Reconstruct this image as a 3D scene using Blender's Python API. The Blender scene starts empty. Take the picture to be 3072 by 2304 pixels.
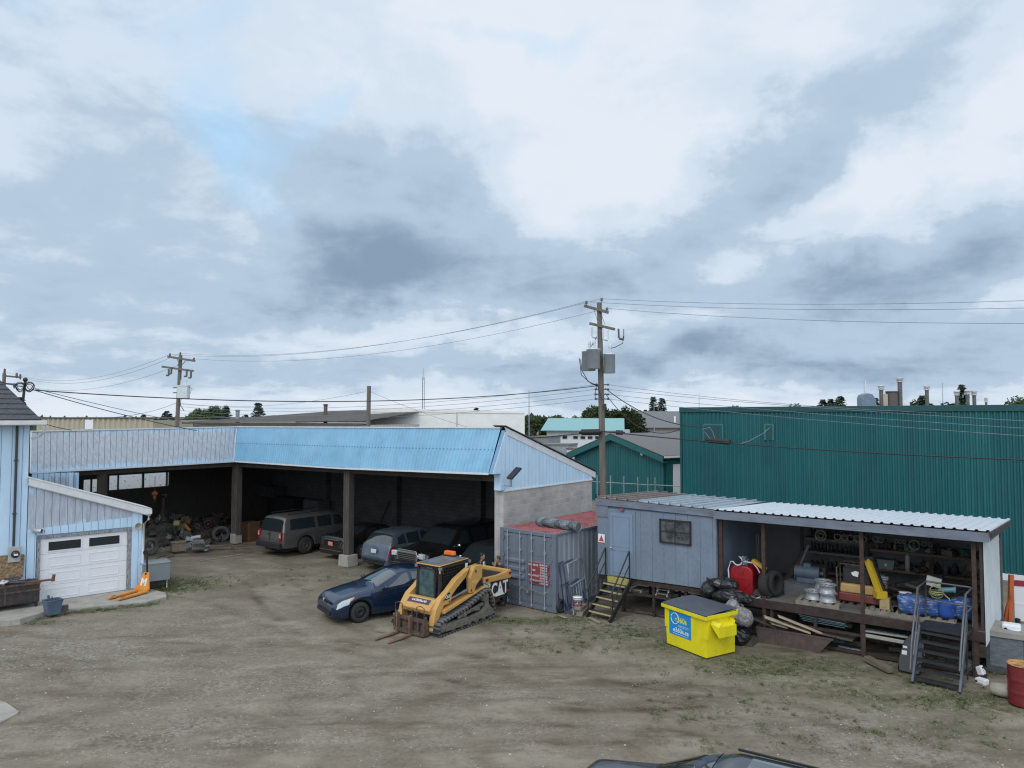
import bpy, math, random
from mathutils import Vector, Matrix, noise
R = math.radians
PI = math.pi
SC = bpy.context.scene
COL = SC.collection
random.seed(7)
# ---------------------------------------------------------------- camera
FPX, CAMH = 2133.0, 6.5
PITCH = math.atan(98 / FPX)
cd = bpy.data.cameras.new('camera')
cam = bpy.data.objects.new('camera', cd)
COL.objects.link(cam)
cam.location = (0, 0, CAMH)
cam.rotation_euler = (PI / 2 + PITCH, 0, 0)
cd.sensor_width = 36
cd.lens = 36 * FPX / 3072
cd.clip_start = .1
cd.clip_end = 6000
SC.camera = cam
# ---------------------------------------------------------------- world: Nishita sky under a broken overcast
SUN_EL, SUN_AZ = R(48), R(-150)
w = bpy.data.worlds.new("World")
SC.world = w
w.use_nodes = True
nt = w.node_tree
nt.nodes.clear()
N, Lk = nt.nodes, nt.links
def wn(t, **k):
    n = N.new(t)
    for a, b in k.items(): setattr(n, a, b)
    return n
def wmath(op, a, b=None, c=None):
    n = wn('ShaderNodeMath', operation=op)
    for i, q in enumerate((a, b, c)):
        if q is None: continue
        if isinstance(q, (int, float)): n.inputs[i].default_value = q
        else: Lk.new(q, n.inputs[i])
    return n.outputs[0]
WSTR = .1
tc = wn('ShaderNodeTexCoord')
sx = wn('ShaderNodeSeparateXYZ'); Lk.new(tc.outputs['Generated'], sx.inputs[0])
AZ = wmath('ARCTAN2', sx.outputs[0], sx.outputs[1])
EL = wmath('ARCSINE', sx.outputs[2])
zz = wmath('ADD', wmath('MAXIMUM', sx.outputs[2], 0.0), .23)
cb = wn('ShaderNodeCombineXYZ')
Lk.new(wmath('DIVIDE', sx.outputs[0], zz), cb.inputs[0]); Lk.new(wmath('DIVIDE', sx.outputs[1], zz), cb.inputs[1])
def wnoise(scale, detail=7, rough=.55, dist=0., off=(0, 0, 0), src=None):
    mp = wn('ShaderNodeMapping'); mp.inputs['Location'].default_value = off
    Lk.new(src or cb.outputs[0], mp.inputs[0])
    n = wn('ShaderNodeTexNoise'); n.inputs['Scale'].default_value = scale; n.inputs['Detail'].default_value = detail
    n.inputs['Roughness'].default_value = rough; n.inputs['Distortion'].default_value = dist
    Lk.new(mp.outputs[0], n.inputs['Vector']); return n.outputs['Fac']
big = wnoise(.75, 5, .5, .25, (3.1, 1.2, 0))
mid = wnoise(2.1, 8, .58, .3, (1.4, 7.7, 0))
fin = wnoise(4.6, 9, .62, .35, (5.4, 2.2, 0))
ce = wn('ShaderNodeCombineXYZ'); Lk.new(AZ, ce.inputs[0]); Lk.new(EL, ce.inputs[1])
wxn = wnoise(4.6, 7, .6, 0, (2, 9, 0), ce.outputs[0]); wyn = wnoise(4.6, 7, .6, 0, (12, 3, 0), ce.outputs[0])
AZw = wmath('ADD', AZ, wmath('MULTIPLY', wmath('SUBTRACT', wxn, .5), .27))
ELw = wmath('ADD', EL, wmath('MULTIPLY', wmath('SUBTRACT', wyn, .5), .18))
def blob(a, e, sa, se, tilt=0., amp=1.):
    da = wmath('SUBTRACT', AZw, a); de = wmath('SUBTRACT', ELw, e)
    c, s = math.cos(tilt), math.sin(tilt)
    u = wmath('DIVIDE', wmath('ADD', wmath('MULTIPLY', da, c), wmath('MULTIPLY', de, s)), sa)
    v = wmath('DIVIDE', wmath('SUBTRACT', wmath('MULTIPLY', de, c), wmath('MULTIPLY', da, s)), se)
    r2 = wmath('ADD', wmath('POWER', u, 2), wmath('POWER', v, 2))
    return wmath('MULTIPLY', wmath('EXPONENT', wmath('MULTIPLY', r2, -1)), amp)
def total(l):
    t = l[0]
    for q in l[1:]: t = wmath('ADD', t, q)
    return t
dark = total([blob(-.21, .22, .22, .09, -.1, .86), blob(-.25, .19, .17, .07, -.12, .22), blob(-.03, .20, .2, .05, .05, .2), blob(-.58, .42, .22, .16, 0, .28), blob(-.13, .32, .22, .10, -.25, .42), blob(.40, .34, .30, .07, .5, .82), blob(.55, .19, .26, .06, .3, .85),
              blob(.16, .20, .16, .035, .05, .25), blob(-.52, .15, .22, .055, 0, .55), blob(-.60, .27, .2, .05, .2, .3), blob(.30, .165, .3, .03, 0, .4), blob(.45, .07, .5, .035, .0, .75),
              blob(-.35, .06, .5, .03, 0, .4), blob(.05, .09, .3, .03, 0, .3)])
blue = total([blob(-.38, .33, .05, .12, .3, .75), blob(-.42, .47, .12, .07, 0, .42), blob(-.62, .46, .1, .06, 0, .4), blob(-.04, .51, .12, .03, 0, .75), blob(.12, .50, .1, .035, .2, .4),
              blob(-.27, .40, .03, .1, -.6, .5)])
bright = total([blob(.10, .30, .10, .07, .3, .5), blob(-.40, .22, .06, .1, .2, .3), blob(-.16, .115, .2, .03, -.05, .5), blob(.05, .40, .3, .1, 0, .35), blob(.75, .35, .12, .3, 0, .5), blob(-.1, .115, .25, .03, 0, .35), blob(.4, .25, .35, .035, .35, .55)])
nz = wmath('ADD', wmath('ADD', wmath('MULTIPLY', wmath('SUBTRACT', big, .5), .35), wmath('MULTIPLY', wmath('SUBTRACT', mid, .5), 1.3)), wmath('MULTIPLY', wmath('SUBTRACT', fin, .5), .78))
dk = wmath('ADD', wmath('SUBTRACT', wmath('MULTIPLY', dark, .98), wmath('MULTIPLY', bright, .5)), wmath('MULTIPLY', nz, .95))
dk = wmath('MULTIPLY', wmath('ADD', dk, .15), .70)
rmp = wn('ShaderNodeValToRGB'); Lk.new(dk, rmp.inputs[0])
e = rmp.color_ramp.elements
e[0].position = 0; e[0].color = (.775, .84, .925, 1)
e[1].position = 1.; e[1].color = (.248, .345, .472, 1)
q = e.new(.23); q.color = (.66, .762, .878, 1)
q = e.new(.46); q.color = (.465, .592, .732, 1)
rmp.color_ramp.interpolation = 'EASE'
cs = wn('ShaderNodeVectorMath', operation='SCALE'); Lk.new(rmp.outputs[0], cs.inputs[0]); cs.inputs['Scale'].default_value = 1 / WSTR
sky = wn('ShaderNodeTexSky', sky_type='NISHITA'); sky.sun_disc = False
sky.sun_elevation = SUN_EL; sky.sun_rotation = SUN_AZ
hole = wmath('MULTIPLY', wmath('SUBTRACT', wmath('ADD', wmath('MULTIPLY', blue, 1.), wmath('MULTIPLY', wmath('SUBTRACT', mid, .5), 1.6)), .30), .95)
hole = wmath('MAXIMUM', wmath('MINIMUM', hole, .6), 0.0)
sks = wn('ShaderNodeVectorMath', operation='MULTIPLY'); Lk.new(sky.outputs[0], sks.inputs[0]); sks.inputs[1].default_value = (1.35, 1.35, 1.2)
add = wn('ShaderNodeVectorMath', operation='ADD'); Lk.new(sks.outputs[0], add.inputs[0]); add.inputs[1].default_value = (2.0, 4.1, 6.0)
mx = wn('ShaderNodeMix', data_type='RGBA'); Lk.new(hole, mx.inputs[0]); Lk.new(cs.outputs[0], mx.inputs[6]); Lk.new(add.outputs[0], mx.inputs[7])
back = wmath('MULTIPLY', wmath('MAXIMUM', wmath('MULTIPLY', sx.outputs[1], -1), 0), wmath('EXPONENT', wmath('MULTIPLY', wmath('POWER', wmath('DIVIDE', wmath('SUBTRACT', EL, .6), .42), 2), -1)))  # added unseen brightening of the sky behind the camera, lifts upright walls
glow_ = wn('ShaderNodeVectorMath', operation='SCALE'); Lk.new(mx.outputs[2], glow_.inputs[0]); Lk.new(wmath('ADD', wmath('MULTIPLY', back, 1.5), 1.), glow_.inputs['Scale'])
bg = wn('ShaderNodeBackground'); bg.inputs[1].default_value = WSTR; Lk.new(glow_.outputs[0], bg.inputs[0])
wo = wn('ShaderNodeOutputWorld'); Lk.new(bg.outputs[0], wo.inputs[0])
# ---------------------------------------------------------------- sun behind cloud, exposure
sl = bpy.data.lights.new('sun', 'SUN'); sl.energy = .8; sl.angle = R(18); sl.color = (1, .96, .9)
so = bpy.data.objects.new('sun', sl); COL.objects.link(so)
so.rotation_euler = Vector((math.sin(SUN_AZ) * math.cos(SUN_EL), math.cos(SUN_AZ) * math.cos(SUN_EL), math.sin(SUN_EL))).to_track_quat('Z', 'Y').to_euler()
vs = SC.view_settings; vs.view_transform = 'Standard'; vs.look = 'None'; vs.exposure = 0; vs.gamma = 1
SC.cycles.max_bounces = 6; SC.cycles.diffuse_bounces = 3; SC.cycles.use_denoising = True; SC.cycles.denoising_prefilter = 'ACCURATE'; SC.cycles.filter_width = 1.2
# ---------------------------------------------------------------- helpers
def G(x, y, z=0.):
    u = (x - 1536) / FPX; v = (y - 1152) / FPX
    d = (u, math.cos(PITCH) + v * math.sin(PITCH), math.sin(PITCH) - v * math.cos(PITCH))
    t = (z - CAMH) / d[2]
    return Vector((u * t, d[1] * t, z))
def GY(x, y, Y):
    u = (x - 1536) / FPX; v = (y - 1152) / FPX
    d = (u, math.cos(PITCH) + v * math.sin(PITCH), math.sin(PITCH) - v * math.cos(PITCH)); t = Y / d[1]
    return Vector((u * t, Y, CAMH + d[2] * t))
def GL(x, y, A, ang):
    "pixel -> (s, z) on the upright plane through A running in direction ang"
    u = (x - 1536) / FPX; v = (y - 1152) / FPX
    d = (u, math.cos(PITCH) + v * math.sin(PITCH), math.sin(PITCH) - v * math.cos(PITCH))
    c, s = math.cos(ang), math.sin(ang)
    det = d[0] * (-s) + c * d[1]
    t = (A[0] * (-s) + c * A[1]) / det
    px, py = d[0] * t, d[1] * t
    return ((px - A[0]) * c + (py - A[1]) * s, CAMH + d[2] * t)
MATS = {}
def mat(name, c=(.5, .5, .5), r=.65, m=0., v=.15, s=4., b=0., c2=None, thr=(.45, .6), st=(1, 1, 1), coat=0., spec=.5, emis=0., alpha=1., trans=0., bs=None, s2=None, dirt=0.):
    if name in MATS: return MATS[name]
    M = bpy.data.materials.new(name); M.use_nodes = True
    n, l = M.node_tree.nodes, M.node_tree.links
    P = n['Principled BSDF']
    P.inputs['Roughness'].default_value = r; P.inputs['Metallic'].default_value = m
    P.inputs['Coat Weight'].default_value = coat; P.inputs['Specular IOR Level'].default_value = spec
    P.inputs['Coat Roughness'].default_value = .05
    P.inputs['Alpha'].default_value = alpha; P.inputs['Transmission Weight'].default_value = trans
    t = n.new('ShaderNodeTexCoord'); mp = n.new('ShaderNodeMapping'); mp.inputs['Scale'].default_value = st
    l.new(t.outputs['Object'], mp.inputs[0])
    def noi(sc, det=6, off=0):
        q = n.new('ShaderNodeTexNoise'); q.inputs['Scale'].default_value = sc; q.inputs['Detail'].default_value = det
        q.inputs['Roughness'].default_value = .62
        l.new(mp.outputs[0], q.inputs['Vector']); return q.outputs['Fac']
    f = noi(s)
    rp = n.new('ShaderNodeValToRGB'); l.new(f, rp.inputs[0])
    e = rp.color_ramp.elements
    e[0].position = .3; e[1].position = .72
    e[0].color = tuple(max(0, k * (1 - v)) for k in c) + (1,); e[1].color = tuple(min(1, k * (1 + v)) for k in c) + (1,)
    out = rp.outputs[0]
    if c2:
        rp2 = n.new('ShaderNodeValToRGB'); l.new(noi(s2 or s * 1.7, 8), rp2.inputs[0])
        rp2.color_ramp.elements[0].position = thr[0]; rp2.color_ramp.elements[1].position = thr[1]
        mxx = n.new('ShaderNodeMix'); mxx.data_type = 'RGBA'
        l.new(rp2.outputs[0], mxx.inputs[0]); l.new(out, mxx.inputs[6]); mxx.inputs[7].default_value = tuple(c2) + (1,)
        out = mxx.outputs[2]
    if dirt:
        rp3 = n.new('ShaderNodeValToRGB'); l.new(noi(2.2, 9), rp3.inputs[0])
        rp3.color_ramp.elements[0].position = .48; rp3.color_ramp.elements[1].position = .75
        ml = n.new('ShaderNodeMath'); ml.operation = 'MULTIPLY'; ml.inputs[1].default_value = dirt; l.new(rp3.outputs[0], ml.inputs[0])
        mxx = n.new('ShaderNodeMix'); mxx.data_type = 'RGBA'
        l.new(ml.outputs[0], mxx.inputs[0]); l.new(out, mxx.inputs[6]); mxx.inputs[7].default_value = (.10, .085, .06, 1)
        out = mxx.outputs[2]
    l.new(out, P.inputs['Base Color'])
    if emis:
        l.new(out, P.inputs['Emission Color']); P.inputs['Emission Strength'].default_value = emis
    if b:
        bp = n.new('ShaderNodeBump'); bp.inputs['Strength'].default_value = b; bp.inputs['Distance'].default_value = .02
        l.new(noi(bs or s * 6, 4), bp.inputs['Height']); l.new(bp.outputs[0], P.inputs['Normal'])
    MATS[name] = M
    return M
class MB:
    def __init__(s, T=None): s.v = []; s.f = []; s.mi = []; s.sm = []; s.T = T; s.cur = 0
    def add(s, vs, fs, sm=False, mi=None):
        b = len(s.v); T = s.T
        if T is not None: vs = [tuple(T @ Vector(p)) for p in vs]
        s.v += [tuple(p) for p in vs]
        for f in fs:
            s.f.append([b + i for i in f]); s.mi.append(s.cur if mi is None else mi); s.sm.append(sm)
        return s
    def box(s, x0, x1, y0, y1, z0, z1, **k):
        return s.add([(x0, y0, z0), (x1, y0, z0), (x1, y1, z0), (x0, y1, z0), (x0, y0, z1), (x1, y0, z1), (x1, y1, z1), (x0, y1, z1)],
                     [(0, 3, 2, 1), (4, 5, 6, 7), (0, 1, 5, 4), (1, 2, 6, 5), (2, 3, 7, 6), (3, 0, 4, 7)], **k)
    def ob(s, c, d, rot=(0, 0, 0), **k):
        "box at centre c, size d, euler rot"
        T = Matrix.Translation(Vector(c)) @ (Matrix.Rotation(rot[2], 4, 'Z') @ Matrix.Rotation(rot[1], 4, 'Y') @ Matrix.Rotation(rot[0], 4, 'X'))
        h = [q / 2 for q in d]
        vs = [T @ Vector((a * h[0], b * h[1], e * h[2])) for e in (-1, 1) for a, b in ((-1, -1), (1, -1), (1, 1), (-1, 1))]
        return s.add(vs, [(0, 3, 2, 1), (4, 5, 6, 7), (0, 1, 5, 4), (1, 2, 6, 5), (2, 3, 7, 6), (3, 0, 4, 7)], **k)
    def _fr(s, a, b, up=(0, 0, 1)):
        d = (Vector(b) - Vector(a)).normalized()
        u = Vector(up)
        if abs(d.dot(u)) > .98: u = Vector((1, 0, 0))
        x = d.cross(u).normalized(); return d, x, x.cross(d)
    def bar(s, a, b, w=.05, h=None, up=(0, 0, 1), **k):
        h = h or w; d, x, y = s._fr(a, b, up); a, b = Vector(a), Vector(b)
        vs = [p + x * (i * w / 2) + y * (j * h / 2) for p in (a, b) for i, j in ((-1, -1), (1, -1), (1, 1), (-1, 1))]
        return s.add(vs, [(0, 1, 2, 3), (7, 6, 5, 4), (0, 4, 5, 1), (1, 5, 6, 2), (2, 6, 7, 3), (3, 7, 4, 0)], **k)
    def cyl(s, a, b, r0, r1=None, n=14, cap=True, sm=True, **k):
        r1 = r0 if r1 is None else r1; d, x, y = s._fr(a, b); a, b = Vector(a), Vector(b)
        vs = [p + x * (r * math.cos(2 * PI * i / n)) + y * (r * math.sin(2 * PI * i / n)) for p, r in ((a, r0), (b, r1)) for i in range(n)]
        s.add(vs, [(i, (i + 1) % n, n + (i + 1) % n, n + i) for i in range(n)], sm=sm, **k)
        if cap: s.add(vs, [tuple(range(n - 1, -1, -1)), tuple(range(n, 2 * n))], **k)
        return s
    def tube(s, pts, r, n=8, close=False, **k):
        pts = [Vector(p) for p in pts]; m = len(pts); vs = []
        for i, p in enumerate(pts):
            a = pts[(i - 1) % m] if (i or close) else p; b = pts[(i + 1) % m] if (i < m - 1 or close) else p
            d, x, y = s._fr(a, b)
            vs += [p + x * (r * math.cos(2 * PI * j / n)) + y * (r * math.sin(2 * PI * j / n)) for j in range(n)]
        fs = [(i * n + j, i * n + (j + 1) % n, ((i + 1) % m) * n + (j + 1) % n, ((i + 1) % m) * n + j) for i in range(m if close else m - 1) for j in range(n)]
        return s.add(vs, fs, sm=True, **k)
    def prism(s, poly, a0, a1, ax='y', **k):
        "poly in the two other axes, extruded along ax from a0 to a1"
        f = {'y': lambda p, a: (p[0], a, p[1]), 'x': lambda p, a: (a, p[0], p[1]), 'z': lambda p, a: (p[0], p[1], a)}[ax]
        n = len(poly); vs = [f(p, a0) for p in poly] + [f(p, a1) for p in poly]
        return s.add(vs, [tuple(range(n)), tuple(range(2 * n - 1, n - 1, -1))] + [(i, n + i, n + (i + 1) % n, (i + 1) % n) for i in range(n)], **k)
    def lathe(s, c, prof, n=20, ax='z', sm=True, **k):
        "prof: (r, h) along axis"
        c = Vector(c); vs = []
        for r, h in prof:
            for i in range(n):
                a = 2 * PI * i / n; p, q = r * math.cos(a), r * math.sin(a)
                vs.append(c + Vector({'z': (p, q, h), 'y': (p, h, q), 'x': (h, p, q)}[ax]))
        return s.add(vs, [(i * n + j, i * n + (j + 1) % n, (i + 1) * n + (j + 1) % n, (i + 1) * n + j) for i in range(len(prof) - 1) for j in range(n)], sm=sm, **k)
    def ball(s, c, r, n=10, jit=0., rnd=random, **k):
        r = (r, r, r) if isinstance(r, (int, float)) else r; c = Vector(c); vs = []; h = n // 2
        for i in range(h + 1):
            t = PI * i / h
            for j in range(n):
                a = 2 * PI * j / n; q = 1 + rnd.uniform(-jit, jit)
                vs.append(c + Vector((r[0] * math.sin(t) * math.cos(a) * q, r[1] * math.sin(t) * math.sin(a) * q, r[2] * math.cos(t) * q)))
        return s.add(vs, [(i * n + j, (i + 1) * n + j, (i + 1) * n + (j + 1) % n, i * n + (j + 1) % n) for i in range(h) for j in range(n)], sm=True, **k)
    def torus(s, c, Rr, r, ax='y', n=22, m=8, **k):
        c = Vector(c); pts = []
        for i in range(n):
            a = 2 * PI * i / n; p, q = Rr * math.cos(a), Rr * math.sin(a)
            pts.append(c + Vector({'z': (p, q, 0), 'y': (p, 0, q), 'x': (0, p, q)}[ax]))
        return s.tube(pts, r, m, True, **k)
    def build(s, name, mats, parent=None, loc=(0, 0, 0), rz=0., bev=0., rot=None):
        me = bpy.data.meshes.new(name); me.from_pydata(s.v, [], s.f)
        if not isinstance(mats, (list, tuple)): mats = [mats]
        for q in mats: me.materials.append(q)
        me.polygons.foreach_set('material_index', s.mi); me.polygons.foreach_set('use_smooth', s.sm); me.update()
        o = bpy.data.objects.new(name, me); COL.objects.link(o)
        o.location = loc; o.rotation_euler = rot if rot else (0, 0, rz)
        if parent: o.parent = parent
        if bev:
            bm = o.modifiers.new('bevel', 'BEVEL'); bm.width = bev; bm.segments = 2; bm.limit_method = 'ANGLE'; bm.angle_limit = R(40)
        return o
def tag(o, label=None, cat=None, group=None, kind=None):
    if label: o['label'] = label
    if cat: o['category'] = cat
    if group: o['group'] = group
    if kind: o['kind'] = kind
    return o
def thing(name, label, cat, loc=(0, 0, 0), rz=0., group=None):
    o = bpy.data.objects.new(name, None); COL.objects.link(o); o.empty_display_size = .2
    o.location = loc; o.rotation_euler = (0, 0, rz)
    return tag(o, label, cat, group)
def dup(o, loc=None, rz=None, label=None, parent=None):
    c = o.copy(); COL.objects.link(c); c.parent = parent
    if loc is not None: c.location = loc
    if rz is not None: c.rotation_euler = (0, 0, rz)
    if label: c['label'] = label
    for ch in list(o.children): dup(ch, parent=c)
    return c
def text(name, st, size, m, parent, loc, rot, off=0., ext=.002, sx=1.):
    cu = bpy.data.curves.new(name, 'FONT'); cu.body = st; cu.size = size; cu.extrude = ext; cu.offset = off
    cu.align_x = 'CENTER'; cu.align_y = 'CENTER'; cu.materials.append(m); cu.space_line = .9
    t_ = bpy.data.objects.new('tmp', cu); COL.objects.link(t_)
    me = bpy.data.meshes.new_from_object(t_.evaluated_get(bpy.context.evaluated_depsgraph_get())); me.name = name
    bpy.data.objects.remove(t_)
    o = bpy.data.objects.new(name, me); COL.objects.link(o); o.parent = parent
    o.location = loc; o.rotation_euler = rot; o.scale = (sx, 1, 1)
    return o
def lerp(a, b, t): return a + (b - a) * t
# ================================================================ GROUND
GREEN = [(G(*p), a, b, k) for *p, a, b, k in [  # px, py, half-size x, y, strength
    (520, 1755, 1.9, 1.3, 1.), (470, 1775, .9, .7, 1.), (60, 1868, 1.6, .25, .9), (250, 1832, 1.7, .2, .85), (410, 1815, .8, .25, .9),
    (950, 1725, 3., 1.1, .38), (1080, 1700, 1.6, .6, .45), (850, 1700, 1.6, .6, .35), (1560, 1862, 2.2, .5, .8), (1700, 1858, 1.5, .5, .75), (1800, 1890, 1.3, .8, .6),
    (1900, 1905, 1.3, .8, .75), (2020, 1935, 1.3, .9, .6), (1690, 1925, 1.1, .6, .35), (2350, 1995, 2.6, .9, .85), (2280, 2020, 1.6, .5, .6), (2520, 2060, 2.2, .8, .55), (2700, 2100, 1.8, .7, .55), (2860, 2100, 1.3, .6, .8),
    (2990, 2110, 1.2, .7, .75), (2620, 2195, .45, .15, .8), (2900, 2200, 1.4, .6, .2), (2760, 2045, .5, .4, .8),
    (1980, 1560, 5, 3, .5), (1290, 1740, 1.5, .8, .3)]]
GRAVEL = [(G(*p), a, b, k) for *p, a, b, k in [(150, 1960, 5, 2.6, .7), (700, 2050, 5, 1.6, .5), (1930, 1880, 1.8, .9, .9), (500, 2200, 4, 1.2, .6), (2550, 2180, 2., .8, .6), (2650, 2260, 2., .5, .6), (1500, 2200, 2.5, .8, .4),
    (650, 1850, 2.5, 1.6, .35), (1500, 2080, 3, .8, .35), (2100, 2060, 2, .6, .3)]]
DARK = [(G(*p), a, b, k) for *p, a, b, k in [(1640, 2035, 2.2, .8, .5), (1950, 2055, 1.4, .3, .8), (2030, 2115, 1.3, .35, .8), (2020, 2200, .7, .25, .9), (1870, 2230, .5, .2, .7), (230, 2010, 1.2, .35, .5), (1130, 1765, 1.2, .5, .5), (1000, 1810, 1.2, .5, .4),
    (900, 2150, 1.6, .4, .4), (1250, 2170, .8, .3, .6), (1060, 1925, 1., .3, .7), (1550, 1995, 2., .25, .6), (2130, 2150, 1.5, .3, .6), (2400, 2250, .8, .3, .5), (600, 1960, 1.8, .35, .45), (1000, 2000, 1.5, .3, .4), (750, 1790, 1.5, .6, .3), (1350, 2100, 2.5, .35, .45), (800, 1640, 4, 2.5, 1.), (550, 1640, 3.5, 3, 1.), (1250, 1650, 3.5, 3, 1.), (1050, 1620, 4, 3, 1.), (950, 1600, 5, 3, 1.), (2500, 1950, 3.5, .6, .7), (2200, 1880, 2, .6, .7), (1980, 1800, 2.5, .7, .8), (2850, 2010, 1.5, .6, .7),  # ellipses inside the carport put its deep shade into the ground colour
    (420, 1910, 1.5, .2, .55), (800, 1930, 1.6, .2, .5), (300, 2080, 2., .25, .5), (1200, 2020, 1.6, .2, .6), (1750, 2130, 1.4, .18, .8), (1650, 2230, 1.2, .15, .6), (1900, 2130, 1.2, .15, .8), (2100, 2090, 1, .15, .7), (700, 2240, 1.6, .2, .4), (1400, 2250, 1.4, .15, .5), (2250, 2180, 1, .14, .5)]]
def field(L, x, y):
    s = 0
    for c, a, b, k in L:
        d = ((x - c.x) / a) ** 2 + ((y - c.y) / b) ** 2
        if d < 4: s = max(s, k * math.exp(-d * .9))
    return s
ARCS = [(Vector((9, 36, 0)), (19.2, 20.9), 3.5, 5.3, .8), (Vector((-22, 8, 0)), (20.5, 22.2), -.5, 1.1, .55), (Vector((-2, -6, 0)), (21.5, 23.1), .9, 2.3, .6), (Vector((16, 30, 0)), (16.8, 18.4), 3.3, 4.9, .75), (Vector((-6, 52, 0)), (31.5, 33.1), 4., 5.4, .5), (Vector((2, 40, 0)), (25.5, 27.2), 4.0, 5.4, .5)]
def rut(x, y):
    s = 0
    for c, rs, a0, a1, k in ARCS:
        dx, dy = x - c.x, y - c.y; d = math.hypot(dx, dy); a = math.atan2(dy, dx) % (2 * PI)
        if not ((a0 % (2 * PI)) <= a <= (a1 % (2 * PI)) or (a0 < 0 and (a >= a0 % (2 * PI) or a <= a1))): continue
        for r_ in rs:
            q = (d - r_ - .25 * noise.noise((a * 5, r_, 0))) / .17
            if abs(q) < 2: s = max(s, k * math.exp(-q * q) * (.55 + .9 * noise.noise((x * .6, y * .6, 7))))
    return max(0, s)
def axis(lo, hi, step, far):
    a = []; x = lo
    while x < hi: a.append(x); x += step
    s = step; l = [lo]; 
    while l[-1] > -far: s *= 1.35; l.append(l[-1] - s)
    h = [hi]; s = step
    while h[-1] < far: s *= 1.35; h.append(h[-1] + s)
    return l[:0:-1] + a + h
def ghz(x, y):
    return .035 * noise.noise((x * .35, y * .35, 0)) + .018 * noise.noise((x * 1.3, y * 1.3, 5)) + .008 * noise.noise((x * 4, y * 4, 9)) - .012 - .02 * rut(x, y)
def make_ground():
    X, Y = axis(-22, 18, .14, 2500), axis(8, 34, .14, 2500)
    vs = [(x, y, ghz(x, y) if -23 < x < 19 and 5 < y < 45 else -.012) for y in Y for x in X]
    nx = len(X)
    fs = [(j * nx + i, j * nx + i + 1, (j + 1) * nx + i + 1, (j + 1) * nx + i) for j in range(len(Y) - 1) for i in range(nx - 1)]
    me = bpy.data.meshes.new('ground'); me.from_pydata(vs, [], fs)
    ca = me.color_attributes.new('zones', 'FLOAT_COLOR', 'POINT')
    buf = []
    for x, y, z in vs:
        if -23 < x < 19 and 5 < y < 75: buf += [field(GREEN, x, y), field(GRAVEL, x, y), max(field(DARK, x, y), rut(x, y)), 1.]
        else: buf += [.35, .3, 0, 1.]
    ca.data.foreach_set('color', buf)
    me.polygons.foreach_set('use_smooth', [True] * len(fs))
    M = bpy.data.materials.new('yard_dirt'); M.use_nodes = True; n, l = M.node_tree.nodes, M.node_tree.links
    P = n['Principled BSDF']; P.inputs['Roughness'].default_value = .95; P.inputs['Specular IOR Level'].default_value = .15
    t = n.new('ShaderNodeTexCoord')
    def noi(sc, det=8, st=(1, 1, 1), rough=.62, rz=0):
        mp = n.new('ShaderNodeMapping'); mp.inputs['Scale'].default_value = st; mp.inputs['Rotation'].default_value = (0, 0, rz); l.new(t.outputs['Object'], mp.inputs[0])
        q = n.new('ShaderNodeTexNoise'); q.inputs['Scale'].default_value = sc; q.inputs['Detail'].default_value = det; q.inputs['Roughness'].default_value = rough
        l.new(mp.outputs[0], q.inputs['Vector']); return q.outputs['Fac']
    def ramp(f, a, b, ca=(0, 0, 0, 1), cb=(1, 1, 1, 1)):
        r = n.new('ShaderNodeValToRGB'); l.new(f, r.inputs[0]); r.color_ramp.elements[0].position = a; r.color_ramp.elements[1].position = b
        r.color_ramp.elements[0].color = ca; r.color_ramp.elements[1].color = cb; return r.outputs[0]
    def mixc(f, a, b):
        m = n.new('ShaderNodeMix'); m.data_type = 'RGBA'; l.new(f, m.inputs[0])
        for i, q in ((6, a), (7, b)):
            if isinstance(q, tuple): m.inputs[i].default_value = q
            else: l.new(q, m.inputs[i])
        return m.outputs[2]
    def mth(op, a, b):
        m = n.new('ShaderNodeMath'); m.operation = op
        for i, q in enumerate((a, b)):
            if isinstance(q, (int, float)): m.inputs[i].default_value = q
            else: l.new(q, m.inputs[i])
        m.use_clamp = True
        return m.outputs[0]
    vc = n.new('ShaderNodeVertexColor'); vc.layer_name = 'zones'; sp = n.new('ShaderNodeSeparateColor'); l.new(vc.outputs[0], sp.inputs[0])
    base = ramp(noi(.45, 8), .3, .7, (.150, .122, .088, 1), (.268, .232, .180, 1))
    tr = ramp(noi(.8, 9, (.65, 1.25, 1), .65, R(-20)), .44, .66)
    base = mixc(mth('MULTIPLY', tr, .62), base, (.125, .099, .069, 1))
    fine = ramp(noi(9, 6), .34, .66)
    base = mixc(mth('MULTIPLY', fine, .34), base, (.28, .252, .20, 1))
    spk = n.new('ShaderNodeTexVoronoi'); spk.inputs['Scale'].default_value = 17; l.new(t.outputs['Object'], spk.inputs['Vector'])
    sv = n.new('ShaderNodeSeparateColor'); l.new(spk.outputs['Color'], sv.inputs[0])
    grc = ramp(sv.outputs[0], .0, 1., (.11, .097, .08, 1), (.36, .34, .295, 1))
    patch_n = ramp(noi(1.2, 7), .42, .62)
    gf = mth('MULTIPLY', mth('ADD', mth('MULTIPLY', sp.outputs[1], .8), .14), mth('ADD', patch_n, .25))
    sand = ramp(noi(.7, 6, (.8, 1.2, 1), .55, R(15)), .50, .66)
    base = mixc(mth('MULTIPLY', sand, .5), base, (.375, .335, .265, 1))
    base = mixc(gf, base, grc)
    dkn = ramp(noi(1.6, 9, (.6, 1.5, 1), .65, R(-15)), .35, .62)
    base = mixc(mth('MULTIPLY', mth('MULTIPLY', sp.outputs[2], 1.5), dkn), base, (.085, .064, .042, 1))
    blot = ramp(noi(3.4, 8, (.7, 1.3, 1)), .60, .70)
    base = mixc(mth('MULTIPLY', blot, .55), base, (.11, .10, .066, 1))
    gn = ramp(noi(5.5, 8), .40, .60)
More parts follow.
